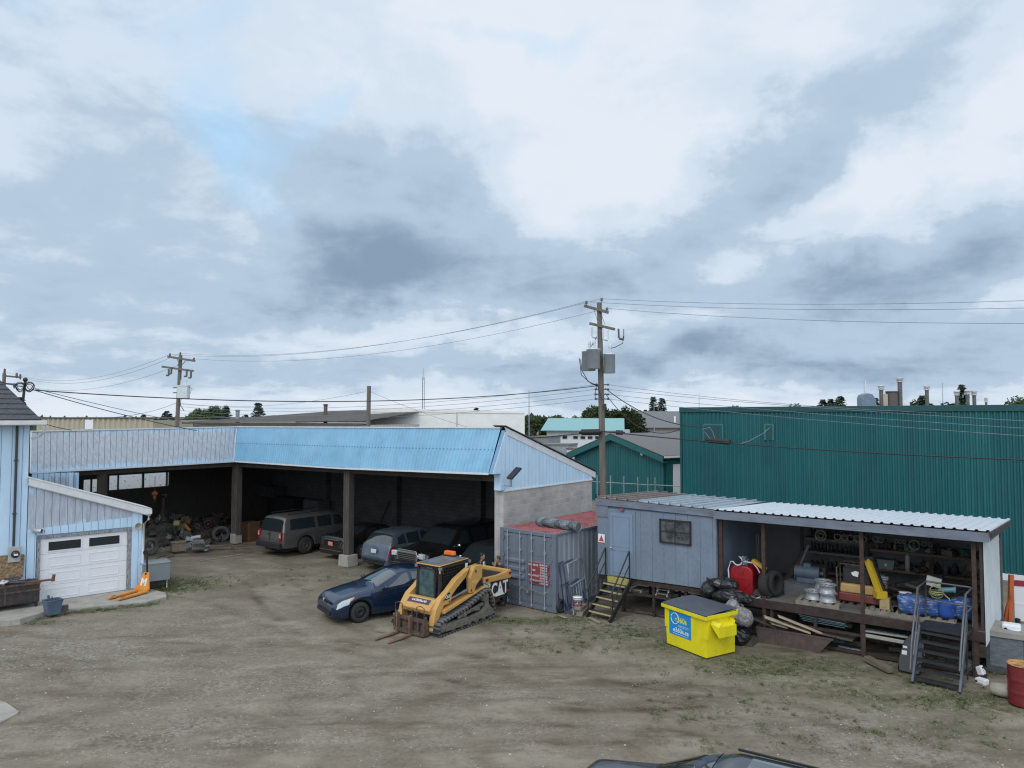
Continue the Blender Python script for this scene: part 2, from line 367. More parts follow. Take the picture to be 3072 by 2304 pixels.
    base = mixc(mth('MULTIPLY', mth('MULTIPLY', sp.outputs[0], 1.35), mth('ADD', gn, .18)), base, (.088, .098, .046, 1))
    l.new(base, P.inputs['Base Color'])
    bp = n.new('ShaderNodeBump'); bp.inputs['Strength'].default_value = .55; bp.inputs['Distance'].default_value = .03
    hs = mth('ADD', mth('MULTIPLY', noi(16, 6), .6), mth('MULTIPLY', noi(3, 6), .4)); l.new(hs, bp.inputs['Height']); l.new(bp.outputs[0], P.inputs['Normal'])
    me.materials.append(M)
    o = bpy.data.objects.new('ground', me); COL.objects.link(o); tag(o, kind='structure')
make_ground()
def scatter_gravel():
    rnd = random.Random(3); v, f, mi = [], [], []
    for i in range(9000):
        y = 10.5 + 24 * rnd.random() ** 1.5; x = rnd.uniform(-.76, .74) * y
        g = field(GRAVEL, x, y)
        if rnd.random() > .25 + g: continue
        s = rnd.uniform(.008, .022) * (1.5 if rnd.random() < .06 else 1)
        a = rnd.random() * 3; b = len(v); z = ghz(x, y)
        for k in range(5): v.append((x + s * rnd.uniform(.7, 1.2) * math.cos(a + k * 1.256), y + s * rnd.uniform(.7, 1.2) * math.sin(a + k * 1.256), z + .001))
        v.append((x, y, z + s * .75))
        for k in range(5): f.append((b + k, b + (k + 1) % 5, b + 5)); mi.append(i % 3)
    me = bpy.data.meshes.new('gravel'); me.from_pydata(v, [], f)
    for q in (mat('stone_a', (.30, .28, .25)), mat('stone_b', (.19, .17, .15)), mat('stone_c', (.42, .40, .37))): me.materials.append(q)
    me.polygons.foreach_set('material_index', mi)
    o = bpy.data.objects.new('gravel', me); COL.objects.link(o)
    tag(o, 'loose pale gravel scattered over the dirt yard', 'gravel', kind='stuff')
scatter_gravel()
def scatter_grass():
    rnd = random.Random(5); v, f, mi = [], [], []
    for c, a, b, k in GREEN[:-2]:
        dens = int(a * b * 420 * k ** 2.1)
        for _ in range(dens):
            x = c.x + rnd.gauss(0, .5) * a; y = c.y + rnd.gauss(0, .5) * b
            if noise.noise((x * 2.2, y * 2.2, 3)) < -.05 + .35 * (1 - k): continue
            z = ghz(x, y); m = rnd.choice((0, 0, 1, 2))
            for q in range(4):
                h = rnd.uniform(.02, .065) * (.7 + .6 * k); an = rnd.random() * 6.28; w = rnd.uniform(.006, .014); l = rnd.uniform(.0, .06)
                ox, oy = rnd.gauss(0, .03), rnd.gauss(0, .03); bb = len(v)
                v += [(x + ox - w * math.sin(an), y + oy + w * math.cos(an), z), (x + ox + w * math.sin(an), y + oy - w * math.cos(an), z), (x + ox + l * math.cos(an), y + oy + l * math.sin(an), z + h)]
                f.append((bb, bb + 1, bb + 2)); mi.append(m)
    # low leafy weeds along the concrete edge and bare-ground tufts
    spots = [G(px, 1868 - (px) * .123 + rnd.uniform(-5, 5)) for px in range(0, 480, 5)] + [G(rnd.uniform(1900, 3000), rnd.uniform(1990, 2250)) for _ in range(170)] + [G(rnd.uniform(700, 1500), rnd.uniform(1690, 1780)) for _ in range(60)] + [G(rnd.uniform(1480, 1900), rnd.uniform(1845, 1960)) for _ in range(90)]
    for p in spots:
        rr = rnd.uniform(.03, .12)
        for _ in range(18):
            x, y = p.x + rnd.gauss(0, rr), p.y + rnd.gauss(0, rr); z = ghz(x, y); bb = len(v)
            s = rnd.uniform(.01, .03); an = rnd.random() * 6.28; h = rnd.uniform(.01, .06)
            v += [(x - s * math.sin(an), y + s * math.cos(an), z + h), (x + s * math.sin(an), y - s * math.cos(an), z + h * .8), (x + s * 1.6 * math.cos(an), y + s * 1.6 * math.sin(an), z + h + .01)]
            f.append((bb, bb + 1, bb + 2)); mi.append(rnd.choice((0, 1, 2)))
    me = bpy.data.meshes.new('grass'); me.from_pydata(v, [], f)
    for q in (mat('grass_a', (.07, .098, .032), r=.8), mat('grass_b', (.105, .13, .05), r=.8), mat('grass_c', (.16, .15, .085), r=.9)): me.materials.append(q)
    me.polygons.foreach_set('material_index', mi)
    o = bpy.data.objects.new('grass', me); COL.objects.link(o)
    tag(o, 'sparse green weeds and grass growing through the dirt yard', 'grass', kind='stuff')
scatter_grass()
# concrete aprons
m_conc = mat('concrete', (.36, .34, .30), r=.9, s=2.5, v=.2, b=.3, dirt=.35)
def slab(name, pts, z0, z1):
    b = MB(); b.prism([(p[0], p[1]) for p in pts], z0, z1, 'z'); o = b.build(name, m_conc, bev=.02); tag(o, kind='structure'); return o
GA = R(41.7)                                   # garage front direction
G0 = Vector((-16.33, 24.85, 0)); gu = Vector((math.cos(GA), math.sin(GA), 0)); gv = Vector((-gu.y, gu.x, 0))
slab('concrete_apron', [G0 + gu * -.45 - gv * -.3, G(178, 1842), G(300, 1824), G(440, 1812), G(500, 1797), G(497, 1785), G0 + gu * 3.35 - gv * .05, G0 + gu * 3.3 + gv * .3], -.1, .09)
slab('concrete_step', [G(-160, 1893), G(60, 1872), G(143, 1848), G(142, 1830), G(118, 1818), G(-130, 1822)], -.1, .17)
slab('concrete_pad', [G(-120, 2190), G(-5, 2172), G(52, 2142), G(58, 2135), G(18, 2108), G(-20, 2095), G(-150, 2110)], -.1, .02)

# ================================================================ CARPORT
m_block = None
def brickmat(name, c1, c2, mortar, bw=.4, bh=.2, ms=.012):
    M = bpy.data.materials.new(name); M.use_nodes = True; n, l = M.node_tree.nodes, M.node_tree.links
    P = n['Principled BSDF']; P.inputs['Roughness'].default_value = .92; P.inputs['Specular IOR Level'].default_value = .2
    t = n.new('ShaderNodeTexCoord'); s = n.new('ShaderNodeSeparateXYZ'); l.new(t.outputs['Object'], s.inputs[0])
    c = n.new('ShaderNodeCombineXYZ'); l.new(s.outputs[0], c.inputs[0]); l.new(s.outputs[2], c.inputs[1])
    br = n.new('ShaderNodeTexBrick'); l.new(c.outputs[0], br.inputs[0]); br.inputs['Scale'].default_value = 1
    br.inputs['Brick Width'].default_value = bw; br.inputs['Row Height'].default_value = bh; br.inputs['Mortar Size'].default_value = ms; br.inputs['Mortar Smooth'].default_value = .3
    br.inputs['Color1'].default_value = c1 + (1,); br.inputs['Color2'].default_value = c2 + (1,); br.inputs['Mortar'].default_value = mortar + (1,); br.inputs['Bias'].default_value = -.2
    no = n.new('ShaderNodeTexNoise'); no.inputs['Scale'].default_value = 1.5; no.inputs['Detail'].default_value = 8; l.new(t.outputs['Object'], no.inputs['Vector'])
    rp = n.new('ShaderNodeValToRGB'); l.new(no.outputs['Fac'], rp.inputs[0]); rp.color_ramp.elements[0].position = .3; rp.color_ramp.elements[1].position = .7
    rp.color_ramp.elements[0].color = (.8, .8, .8, 1); rp.color_ramp.elements[1].color = (1.12, 1.12, 1.12, 1)
    mx = n.new('ShaderNodeMix'); mx.data_type = 'RGBA'; mx.blend_type = 'MULTIPLY'; mx.inputs[0].default_value = 1
    l.new(br.outputs['Color'], mx.inputs[6]); l.new(rp.outputs[0], mx.inputs[7]); l.new(mx.outputs[2], P.inputs['Base Color'])
    bp = n.new('ShaderNodeBump'); bp.inputs['Strength'].default_value = .5; bp.inputs['Distance'].default_value = .01; bp.invert = True
    l.new(br.outputs['Fac'], bp.inputs['Height']); l.new(bp.outputs[0], P.inputs['Normal'])
    MATS[name] = M; return M
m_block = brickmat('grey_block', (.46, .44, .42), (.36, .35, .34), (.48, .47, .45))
m_blockin = brickmat('shaded_block', (.085, .085, .085), (.07, .07, .07), (.05, .05, .05))  # block colour darkened to paint in the shade inside the carport
m_bluepaint = mat('pale_blue_paint', (.53, .71, .88), r=.6, s=3, v=.08, st=(1, 1, .3))
m_bluegroove = mat('blue_groove', (.18, .33, .48), r=.8)
m_blueroof = mat('blue_steel', (.185, .40, .575), r=.42, s=1.2, v=.15, c2=(.25, .46, .62), thr=(.5, .8), s2=.8, spec=.5, st=(1, 1, 1))
m_white = mat('white_trim', (.70, .71, .72), r=.5, s=5, v=.07, dirt=.12)
m_whitep = mat('white_panel', (.78, .80, .83), r=.45, s=4, v=.04)
m_shingle = mat('dark_shingle', (.075, .08, .09), r=.9, s=20, v=.45, b=.6, st=(.4, .4, 2))
m_wood = mat('weathered_wood', (.08, .07, .06), r=.9, s=3, v=.35, st=(3, 3, .4), b=.3)
m_darkwood = mat('dark_beam', (.05, .042, .035), r=.9, s=3, v=.3)
def peeled(name, c_blue, c_grey, lo, hi, edge=.35):
    "grey weathered boards with remains of blue paint left near the top and bottom edges"
    M = bpy.data.materials.new(name); M.use_nodes = True; n, l = M.node_tree.nodes, M.node_tree.links
    P = n['Principled BSDF']; P.inputs['Roughness'].default_value = .75
    t = n.new('ShaderNodeTexCoord'); s = n.new('ShaderNodeSeparateXYZ'); l.new(t.outputs['Object'], s.inputs[0])
    mp = n.new('ShaderNodeMapping'); mp.inputs['Scale'].default_value = (7, 7, .9); l.new(t.outputs['Object'], mp.inputs[0])
    no = n.new('ShaderNodeTexNoise'); no.inputs['Scale'].default_value = 1.6; no.inputs['Detail'].default_value = 9; no.inputs['Roughness'].default_value = .7; l.new(mp.outputs[0], no.inputs['Vector'])
    lw = n.new('ShaderNodeTexNoise'); lw.inputs['Scale'].default_value = .5; lw.inputs['Detail'].default_value = 3; l.new(t.outputs['Object'], lw.inputs['Vector'])
    def mt(op, a, b):
        m = n.new('ShaderNodeMath'); m.operation = op
        for i, q in enumerate((a, b)):
            if isinstance(q, (int, float)): m.inputs[i].default_value = q
            else: l.new(q, m.inputs[i])
        return m.outputs[0]
    z = mt('DIVIDE', mt('SUBTRACT', s.outputs[2], lo), hi - lo)
    d = mt('MULTIPLY', mt('ABSOLUTE', mt('SUBTRACT', z, .52), 0), 2.)
    f = mt('ADD', mt('ADD', mt('MULTIPLY', mt('SUBTRACT', d, 1 - edge), 3.2), mt('MULTIPLY', mt('SUBTRACT', no.outputs['Fac'], .5), 3.4)), mt('MULTIPLY', mt('SUBTRACT', lw.outputs['Fac'], .5), 2.4))
    rp = n.new('ShaderNodeValToRGB'); l.new(f, rp.inputs[0]); rp.color_ramp.elements[0].position = .0; rp.color_ramp.elements[1].position = .6
    gr = n.new('ShaderNodeValToRGB'); l.new(no.outputs['Fac'], gr.inputs[0]); gr.color_ramp.elements[0].position = .3; gr.color_ramp.elements[1].position = .7
    gr.color_ramp.elements[0].color = tuple(k * .72 for k in c_grey) + (1,); gr.color_ramp.elements[1].color = tuple(k * 1.2 for k in c_grey) + (1,)
    mx = n.new('ShaderNodeMix'); mx.data_type = 'RGBA'; l.new(rp.outputs[0], mx.inputs[0]); l.new(gr.outputs[0], mx.inputs[6]); mx.inputs[7].default_value = c_blue + (1,)
    l.new(mx.outputs[2], P.inputs['Base Color']); MATS[name] = M; return M
m_peel = peeled('peeled_boards', (.42, .60, .77), (.45, .49, .54), 4.2, 5.95, .24)
m_peel2 = peeled('peeled_boards_low', (.46, .66, .83), (.45, .50, .57), 2.2, 4.3, .5)
def boards(b, A, Bp, zl, zh, pitch, thick=.02, gap=.012, n_off=0, lean=None):
    """upright boards on the line A->Bp (2D), outer side to the right of it; zl(s), zh(s) heights; lean(s)->(dx,dy) shift of the top"""
    A, Bp = Vector(A[:2]), Vector(Bp[:2]); L = (Bp - A).length; u = (Bp - A) / L; nrm = Vector((u.y, -u.x))
    s = 0
    while s < L - .01:
        e = min(s + pitch, L); s0, s1 = s + gap / 2, e - gap / 2
        if s1 > s0:
            vs = []
            for th in (0, thick):
                for q, top in ((s0, 0), (s1, 0), (s1, 1), (s0, 1)):
                    p = A + u * q + nrm * th; z = zh(q) if top else zl(q)
                    if top and lean: d = lean(q); p = p + Vector(d)
                    vs.append((p.x, p.y, z))
            b.add(vs, [(3, 2, 1, 0), (4, 5, 6, 7), (0, 1, 5, 4), (1, 2, 6, 5), (2, 3, 7, 6), (3, 0, 4, 7)])
        s = e
def quadslab(b, p, t, **k):
    "four-corner slab (3D corners) thickened by t along its normal"
    p = [Vector(q) for q in p]; nn = (p[1] - p[0]).cross(p[3] - p[0]).normalized() * t
    b.add(p + [q + nn for q in p], [(3, 2, 1, 0), (4, 5, 6, 7), (0, 1, 5, 4), (1, 2, 6, 5), (2, 3, 7, 6), (3, 0, 4, 7)], **k)
U = Vector((.788, -.615, 0)); V = Vector((.62, .785, 0))
P1 = Vector((-14.2, 36.9, 0)); P2 = Vector((-7.15, 31.35, 0)); C = Vector((-.47, 26.18, 0))
DP = 6.05
def Z(p, z): return Vector((p[0], p[1], z))
cp = thing('carport', 'L-shaped open carport with steep blue and weathered grey metal roof front and block end wall', 'carport', (P1.x, P1.y, 0))
def cpb(b, name, m, loc=None, rz=0., **k):
    o = b.build(name, m, cp, (0, 0, 0), rz, **k)
    o.location = (Vector(loc) if loc is not None else Vector((0, 0, 0))) - Vector(cp.location); return o
EO = .55                                        # front overhang
def Fr(t): return C + (P1 - C) * t               # front post line, gable -> bend
eR = C - V * .6 - U * -.0; eR = Z(eR, 4.44)
tR = Z(C + V * .1, 6.06)
bendE = Z(G(703, 1384, 4.22), 4.22); bendT = Z(GY(712, 1282, 37.1), 0); bendT.z = GY(712, 1282, 37.1).z
# blue steel roof front: ribbed sheet
b = MB(); n = 92
def sag(t): return -.07 * math.sin(PI * t)
rows = []
for i in range(n * 2 + 1):
    t = i / (n * 2); rows.append((t, .018 if (i % 2) else 0))
vs = []
nr = (tR - eR).cross(bendE - eR).normalized()
if nr.y > 0: nr = -nr
for t, h in rows:
    for j in range(5):
        k = j / 4
        p = (eR + Vector((0, 0, sag(t)))).lerp(tR, k).lerp((bendE).lerp(bendT, k), t) + nr * (.02 + h)
        vs.append(p)
b.add(vs, [(i * 5 + j, i * 5 + j + 1, (i + 1) * 5 + j + 1, (i + 1) * 5 + j) for i in range(len(rows) - 1) for j in range(4)])
for i in range(92):
    t = (i + .5) / 92; p = (eR + Vector((0, 0, sag(t)))).lerp(tR, .52).lerp(bendE.lerp(bendT, .52), t) + nr * .045; b.ob(p, (.035, .035, .035), mi=1)
q = cpb(b, 'roof_front', [m_blueroof, mat('screw', (.10, .22, .33))]); q['label'] = 'bright blue ribbed steel roof front'
b = MB(); b.bar(eR + Vector((0, -.01, .0)), (eR + bendE) / 2 + Vector((0, -.01, -.07)), .05, .07); b.bar((eR + bendE) / 2 + Vector((0, -.01, -.07)), bendE + Vector((0, -.01, 0)), .05, .07)
b.bar(tR + Vector((0, 0, .03)), bendT + Vector((0, 0, .03)), .14, .05); b.bar(bendE + nr * .05, bendT + nr * .05, .05, .06)
cpb(b, 'edge_trim', m_white)
# left wing
wE = Z(G(92, 1418.5, 4.2), 4.2); wT0 = GY(93, 1296, 29.9)
wdir = (bendE - wE); wl = Vector((wdir.x, wdir.y)).length
b = MB()
lean = Vector((wT0.x - wE.x, wT0.y - wE.y)); leanB = Vector((bendT.x - bendE.x, bendT.y - bendE.y))
boards(b, wE, bendE, lambda s: wE.z + (bendE.z - wE.z) * s / wl, lambda s: wT0.z + (bendT.z - wT0.z) * s / wl, .235, .03, .018, lean=lambda s: lean.lerp(leanB, s / wl))
q = cpb(b, 'roof_front', m_peel, loc=(0, 0, 0)); q['label'] = 'weathered grey board roof front with peeling blue paint'
b = MB()
boards(b, wE - (bendE - wE).normalized() * 0, bendE, lambda s: wE.z + (bendE.z - wE.z) * s / wl, lambda s: wT0.z + (bendT.z - wT0.z) * s / wl, .5, -.03, 0, lean=lambda s: lean.lerp(leanB, s / wl))
cpb(b, 'roof_backing', mat('grey_groove', (.16, .19, .22)))
b = MB(); b.bar(wE, bendE, .05, .08); b.bar(wT0 + Vector((0, 0, .03)), bendT + Vector((0, 0, .03)), .14, .05); b.bar(wE + Vector((.0, -.02, 0)), wT0, .05, .05)
cpb(b, 'edge_trim', m_white)
# main roof deck (dark, slopes back) and its underside
bkR = Z(C + V * (DP + .15), 4.02); bkB = Z(P1 + V * DP - U * 6, 4.1); bkW = Z(P1 - V * 9.6 - U * 6.2, 4.1)
b = MB()
dz_ = Vector((0, 0, .12))
quadslab(b, [tR, bendT, Z(P1 + V * DP, 4.05), bkR], .05)
quadslab(b, [bendT - dz_, Z(P1 - U * 6.1, 4.1), bkB, Z(P1 + V * DP, 4.05)], .05)
quadslab(b, [wT0 - U * .35 - dz_, Z(wE - U * 6.5, 4.0), Z(P1 - U * 6.1, 4.0), bendT - U * .35 - dz_], -.05)
cpb(b, 'roof', m_shingle)
# rafters + front beam
b = MB()
for i in range(19):
    t = (i + .5) / 19; p = Fr(t); b.bar(Z(p + V * .05, 5.75), Z(p + V * (DP - .1), 3.95), .05, .2)
for i in range(12):
    p = P1 - V * (i * .75); b.bar(Z(p - U * .3, 5.6), Z(p - U * 5.9, 4.0), .05, .2)
cpb(b, 'rafter', m_darkwood)
b = MB(); b.bar(Z(C, 4.3), Z(P1, 4.1), .22, .35); b.bar(Z(P1, 4.1), Z(P1 - V * 8.6, 4.1), .2, .3)
cpb(b, 'front_beam', m_darkwood)
# back walls
angU = math.atan2(U.y, U.x); angV = math.atan2(V.y, V.x)
def lwall(name, m, A, ang, L, z0, z1, th=.2, holes=(), poly=None, bev=0):
    "wall in its own frame: x along, z up, thickness to +y"
    b = MB()
    if poly: b.prism(poly, 0, th, 'y')
    else:
        xs = sorted({0, L} | {h[0] for h in holes} | {h[1] for h in holes}); zs = sorted({z0, z1} | {h[2] for h in holes} | {h[3] for h in holes})
        for i in range(len(xs) - 1):
            for j in range(len(zs) - 1):
                cx, cz = (xs[i] + xs[i + 1]) / 2, (zs[j] + zs[j + 1]) / 2
                if any(h[0] < cx < h[1] and h[2] < cz < h[3] for h in holes): continue
                b.box(xs[i], xs[i + 1], 0, th, zs[j], zs[j + 1])
    return cpb(b, name, m, loc=A, rz=ang, bev=bev)
Q = P1 + V * DP - U * 6.1
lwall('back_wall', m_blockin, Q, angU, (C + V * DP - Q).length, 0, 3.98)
# left wing back wall with the strip of openings
WB = P1 - U * 6.0 - V * 9.6
def ws(px, py): return GL(px, py, WB, angV)
hl = []
for x0, x1, y0, y1 in ((251, 273, 1442, 1474), (277, 309, 1440, 1473), (328, 354, 1438, 1469), (357, 428, 1433, 1468), (433, 500, 1428, 1461), (503.5, 508, 1427, 1457)):
    s0, za = ws(x0, (y0 + y1) / 2); s1, _ = ws(x1, (y0 + y1) / 2); _, zt = ws((x0 + x1) / 2, y0); _, zb = ws((x0 + x1) / 2, y1)
    hl.append((s0, s1, 2.62 if x0 > 300 else 2.6, 3.38 if x0 > 300 else 3.25))
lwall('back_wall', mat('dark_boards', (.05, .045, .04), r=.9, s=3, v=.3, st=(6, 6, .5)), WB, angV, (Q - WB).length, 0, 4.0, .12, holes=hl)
# buttress pillars on the back wall
for px in (975, 1187, 1438):
    s, _ = GL(px, 1500, Z(C + V * (DP - .25), 0), angU)
    p = C + V * (DP - .25) + U * s
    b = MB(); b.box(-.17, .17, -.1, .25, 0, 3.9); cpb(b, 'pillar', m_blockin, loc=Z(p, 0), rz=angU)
# end wall: blocks below, boards in the gable
LW = (Z(C + V * DP, 0) - C).length
b = MB(); b.box(0, LW, -.2, 0, 0, 3.8); cpb(b, 'end_wall', m_block, loc=C + U * 0, rz=angV)
b = MB(); b.box(-.02, .2, 0, .2, 0, 3.8); cpb(b, 'end_wall_return', m_block, loc=C, rz=angV)
b = MB(); outl = [(-.62, 4.44), (.08, 4.44), (.08, 3.8), (LW, 3.8), (LW + .05, 4.0), (.12, 6.0)]
b.prism(outl, -.19, -.02, 'y'); cpb(b, 'gable_backing', m_bluegroove, loc=C, rz=angV)
b = MB()
def glow(s): s -= .62; return 4.44 if s < 0 else 3.8
def gtop(s):
    s -= .62
    return 4.44 + (s + .62) / .74 * 1.56 if s < .1 else 6.0 - (s - .1) / (LW - .05) * 2.0
Ag = C - V * .62 + U * .195
boards(b, Ag, Ag + V * (LW + .62), glow, lambda s: max(glow(s) + .02, gtop(s)), .235, .022, .014)
cpb(b, 'gable_boards', m_bluepaint)
b = MB()
quadslab(b, [Z(C + V * .05 + U * .24, 6.12), Z(C + V * (LW + .25) + U * .24, 4.1), Z(C + V * (LW + .25) + U * .24, 3.85), Z(C + V * .2 + U * .24, 5.82)], .03)
b.bar(Z(C + U * .23, 3.79), Z(C + V * LW + U * .23, 3.79), .03, .05)
cpb(b, 'rake_board', m_white)
b = MB(); quadslab(b, [Z(C + V * .0 + U * .3, 6.16), Z(C + V * (LW + .3) + U * .3, 4.13), Z(C + V * (LW + .3) - U * .3, 4.13), Z(C + V * .0 - U * .3, 6.16)], .03)
cpb(b, 'roof_edge', m_shingle)
# soffit panel of gable corner + blue corner return
b = MB(); b.box(-.05, .17, -.2, .1, 3.82, 4.45); cpb(b, 'corner_board', m_bluepaint, loc=C - V * .12, rz=angV)
# posts on concrete feet
for p, wd in ((P1, .48), (P2, .36)):
    o = thing('post', None, None, Vector((p.x, p.y, 0)) - Vector(cp.location), angU); o.parent = cp
    b = MB()
    for k in range(3): b.box(-wd / 2 + k * wd / 3 + .004, -wd / 2 + (k + 1) * wd / 3 - .004, -.16 + .01 * k, .16, .45, 4.15)
    b.build('timber', m_wood, o, bev=.012)
    b = MB(); q_ = .92 if p is P2 else .66; b.prism([(-.36 * q_, 0), (.36 * q_, 0), (.31 * q_, .5), (-.31 * q_, .5)], -.32 * q_, .32 * q_, 'y'); b.build('footing', m_conc, o, bev=.03)
b = MB(); b.bar(Z(P1 - V * 6.5, 0), Z(P1 - V * 6.5, 4.1), .3, .3); cpb(b, 'post', m_darkwood)
# end panel beside the blue house
s0 = wE + Vector((.02, .1, 0)); 
b = MB(); e0 = Z(G(95, 1424, 4.12), 0); e1 = Z(GY(222, 1412, 30.2), 0)
boards(b, e0, e1, lambda s: 2.9, lambda s: 4.15, .2, .03, .02); cpb(b, 'end_panel', m_peel2)
b = MB(); e2 = Z(GY(214, 1412, 30.1), 0); e3 = Z(GY(230, 1412, 30.35), 0); b.bar(Z(e2, 0), Z(e2, 4.12), .12, .1); b.bar(Z(e3, 0), Z(e3, 4.12), .14, .12); cpb(b, 'door_post', m_bluepaint)
b = MB(); b.box(0, (e1 - e0).length, 0, .1, 0, 4.1); cpb(b, 'end_panel_backing', mat('grey_groove'), loc=e0, rz=math.atan2((e1 - e0).y, (e1 - e0).x))

# flood light on the gable
fl = thing('flood_light', 'black rectangular flood light on bracket at the blue gable corner', 'light', Z(C - V * .1 + U * .3, 4.0), angV)
b = MB(); b.bar((0, 0, 0), (0, -.32, 0), .05); b.bar((0, -.32, -.02), (0, -.32, .3), .06); b.build('bracket', mat('galv', (.4, .42, .44), r=.4, m=.6), fl)
b = MB(); b.ob((.12, -.38, .46), (.56, .36, .07), (0, R(-42), R(-20))); b.build('lamp_head', mat('black_metal', (.02, .021, .023), r=.45), fl, bev=.01)
b = MB(); b.ob((.145, -.385, .425), (.4, .26, .012), (0, R(-42), R(-20))); b.build('lens', mat('lamp_lens', (.35, .33, .28), r=.3), fl)

# ================================================================ BLUE HOUSE
hs = thing('blue_house', 'pale blue boarded house with dark shingle roof and a low garage on its side', 'house', G0, GA)
# local frame: x along the front, y back
HX0, HX1 = -6.0, -.45
b = MB(); b.box(HX0, HX1, 0, 5.0, 0, 6.25); b.build('wall', m_bluegroove, hs)
b = MB(); boards(b, (HX0, -.001), (HX1, -.001), lambda s: .12, lambda s: 6.25, .3, .02, .016)
boards(b, (HX1 + .001, 0), (HX1 + .001, 5), lambda s: .12, lambda s: 6.25, .3, .02, .016)
b.build('siding', m_bluepaint, hs)
b = MB(); b.box(HX1 - .12, HX1 + .03, -.035, .1, .1, 6.25); b.build('corner_board', m_bluepaint, hs)
# shingle roof, eave along the front, hip on the right
E0, E1 = Vector((HX0 - .4, -.45, 6.36)), Vector((HX1 + .28, -.45, 6.36))
hp = Matrix.Rotation(-GA, 3, 'Z') @ (Vector((-19.6, 26.9, 0)) - G0); hp.z = 8.0
b = MB(); quadslab(b, [E0, E1, hp, Vector((HX0 - .4, hp.y, 8.0))], .05); quadslab(b, [E1, (HX1 + .28, 5.2, 6.36), (hp.x, hp.y + .3, 8.0), hp], .05)
for i in range(9):
    for j in range(1):
        t = i / 9.
        a = E0.lerp(Vector((HX0 - .4, hp.y, 8.0)), t); c = E1.lerp(hp, t); b.bar(a + Vector((0, 0, .055)), c + Vector((0, 0, .055)), .11, .018)
b.build('roof', m_shingle, hs)
b = MB(); b.box(HX0 - .4, HX1 + .45, -.60, -.47, 6.22, 6.37); b.box(HX0 - .4, HX1 + .3, -.46, 0, 6.2, 6.235); b.box(HX1 + .3, HX1 + .34, -.46, 5, 6.2, 6.37); b.build('gutter', m_white, hs, bev=.015)
b = MB(); b.tube([(HX1 + .38, -.53, 6.25), (HX1 + .38, -.53, 6.0), (HX1 + .3, -.3, 5.85), (HX1 + .1, -.06, 5.75)], .045); b.build('downpipe', m_white, hs)
b = MB(); b.tube([(HX1 - .33, -.09, 6.25), (HX1 - .33, -.09, 1.9)], .04); b.box(HX1 - .39, HX1 - .27, -.12, -.02, 5.0, 5.04); b.box(HX1 - .39, HX1 - .27, -.12, -.02, 3.2, 3.24)
q = b.build('conduit', mat('dark_pipe', (.045, .045, .05), r=.45), hs)
mt_ = b = MB(); b.box(HX1 - .48, HX1 - .13, -.16, -.025, 1.6, 2.12); q = b.build('meter_box', mat('grey_box', (.42, .43, .43), r=.5), hs, bev=.01)
b = MB(); b.lathe((HX1 - .28, -.16, 1.86), [(0, -.14), (.09, -.13), (.11, -.02), (.13, 0), (.13, .02)], 16, 'y'); g = b.build('meter_glass', mat('meter_black', (.03, .03, .035), r=.15), q)
b = MB(); b.box(HX1 - .34, HX1 - .22, -.308, -.295, 1.83, 1.89); b.build('meter_plate', m_whitep, q)
# garage lean-to
GL_, GR_ = HX1 + .05, 3.22
def rk(x): return 4.36 - (x - GL_) * (4.36 - 2.98) / (3.45 - GL_)
hole = (.0, 2.72, .09, 2.26)
b = MB()
for s0, s1 in ((GL_, -.12), (2.86, GR_)): b.prism([(s0, .09), (s1, .09), (s1, rk(s1)), (s0, rk(s0))], .0, .12, 'y')
b.prism([(-.12, 2.34), (2.86, 2.34), (2.86, rk(2.86)), (-.12, rk(-.12))], 0, .12, 'y')
b.prism([(0, .09), (1.2, .09), (1.2, 2.9), (0, 2.9)], GR_ - .1, GR_, 'x')
b.build('garage_wall', m_bluegroove, hs)
def bseg(x0, x1, zl, zh, m, name='siding', pitch=.235):
    b = MB(); boards(b, (x0, -.001), (x1, -.001), zl, zh, pitch, .022, .014); return b.build(name, m, hs)
def r2(x0): return lambda s: rk(x0 + s) - .1
zmid = lambda x0: (lambda s: 2.62 + (x0 + s - GL_) * .045)
bseg(GL_, -.12, lambda s: .12, zmid(GL_), m_bluepaint); bseg(-.12, 2.86, lambda s: 2.4, zmid(-.12), m_bluepaint); bseg(2.86, GR_, lambda s: .12, r2(2.86), m_bluepaint)
q = bseg(GL_, 2.86, zmid(GL_), r2(GL_), m_peel2); q['label'] = 'weathered grey siding boards'
b = MB(); xo = 3.46
b.prism([(GL_ - .02, rk(GL_) + .04), (xo, rk(xo) + .04), (xo, rk(xo) - .2), (GL_ - .02, rk(GL_) - .2)], -.16, -.12, 'y')
b.prism([(GL_ - .02, rk(GL_) + .07), (xo + .03, rk(xo) + .07), (xo + .03, rk(xo) + .04), (GL_ - .02, rk(GL_) + .04)], -.18, 1.1, 'y')
b.prism([(GL_ - .02, rk(GL_) - .2), (xo, rk(xo) - .2), (xo, rk(xo) - .23), (GL_ - .02, rk(GL_) - .23)], -.12, 0, 'y')
b.build('garage_rake', m_white, hs)
b = MB(); b.box(GR_ + .1, xo + .04, -.2, 1.1, rk(xo) - .14, rk(xo) + .02); b.tube([(xo - .04, -.12, rk(xo) - .12), (xo - .06, -.12, rk(xo) - .35), (xo - .2, -.09, rk(xo) - .5), (xo - .22, -.09, 1.5), (xo - .22, -.09, .2)], .045)
b.build('garage_gutter', m_white, hs)
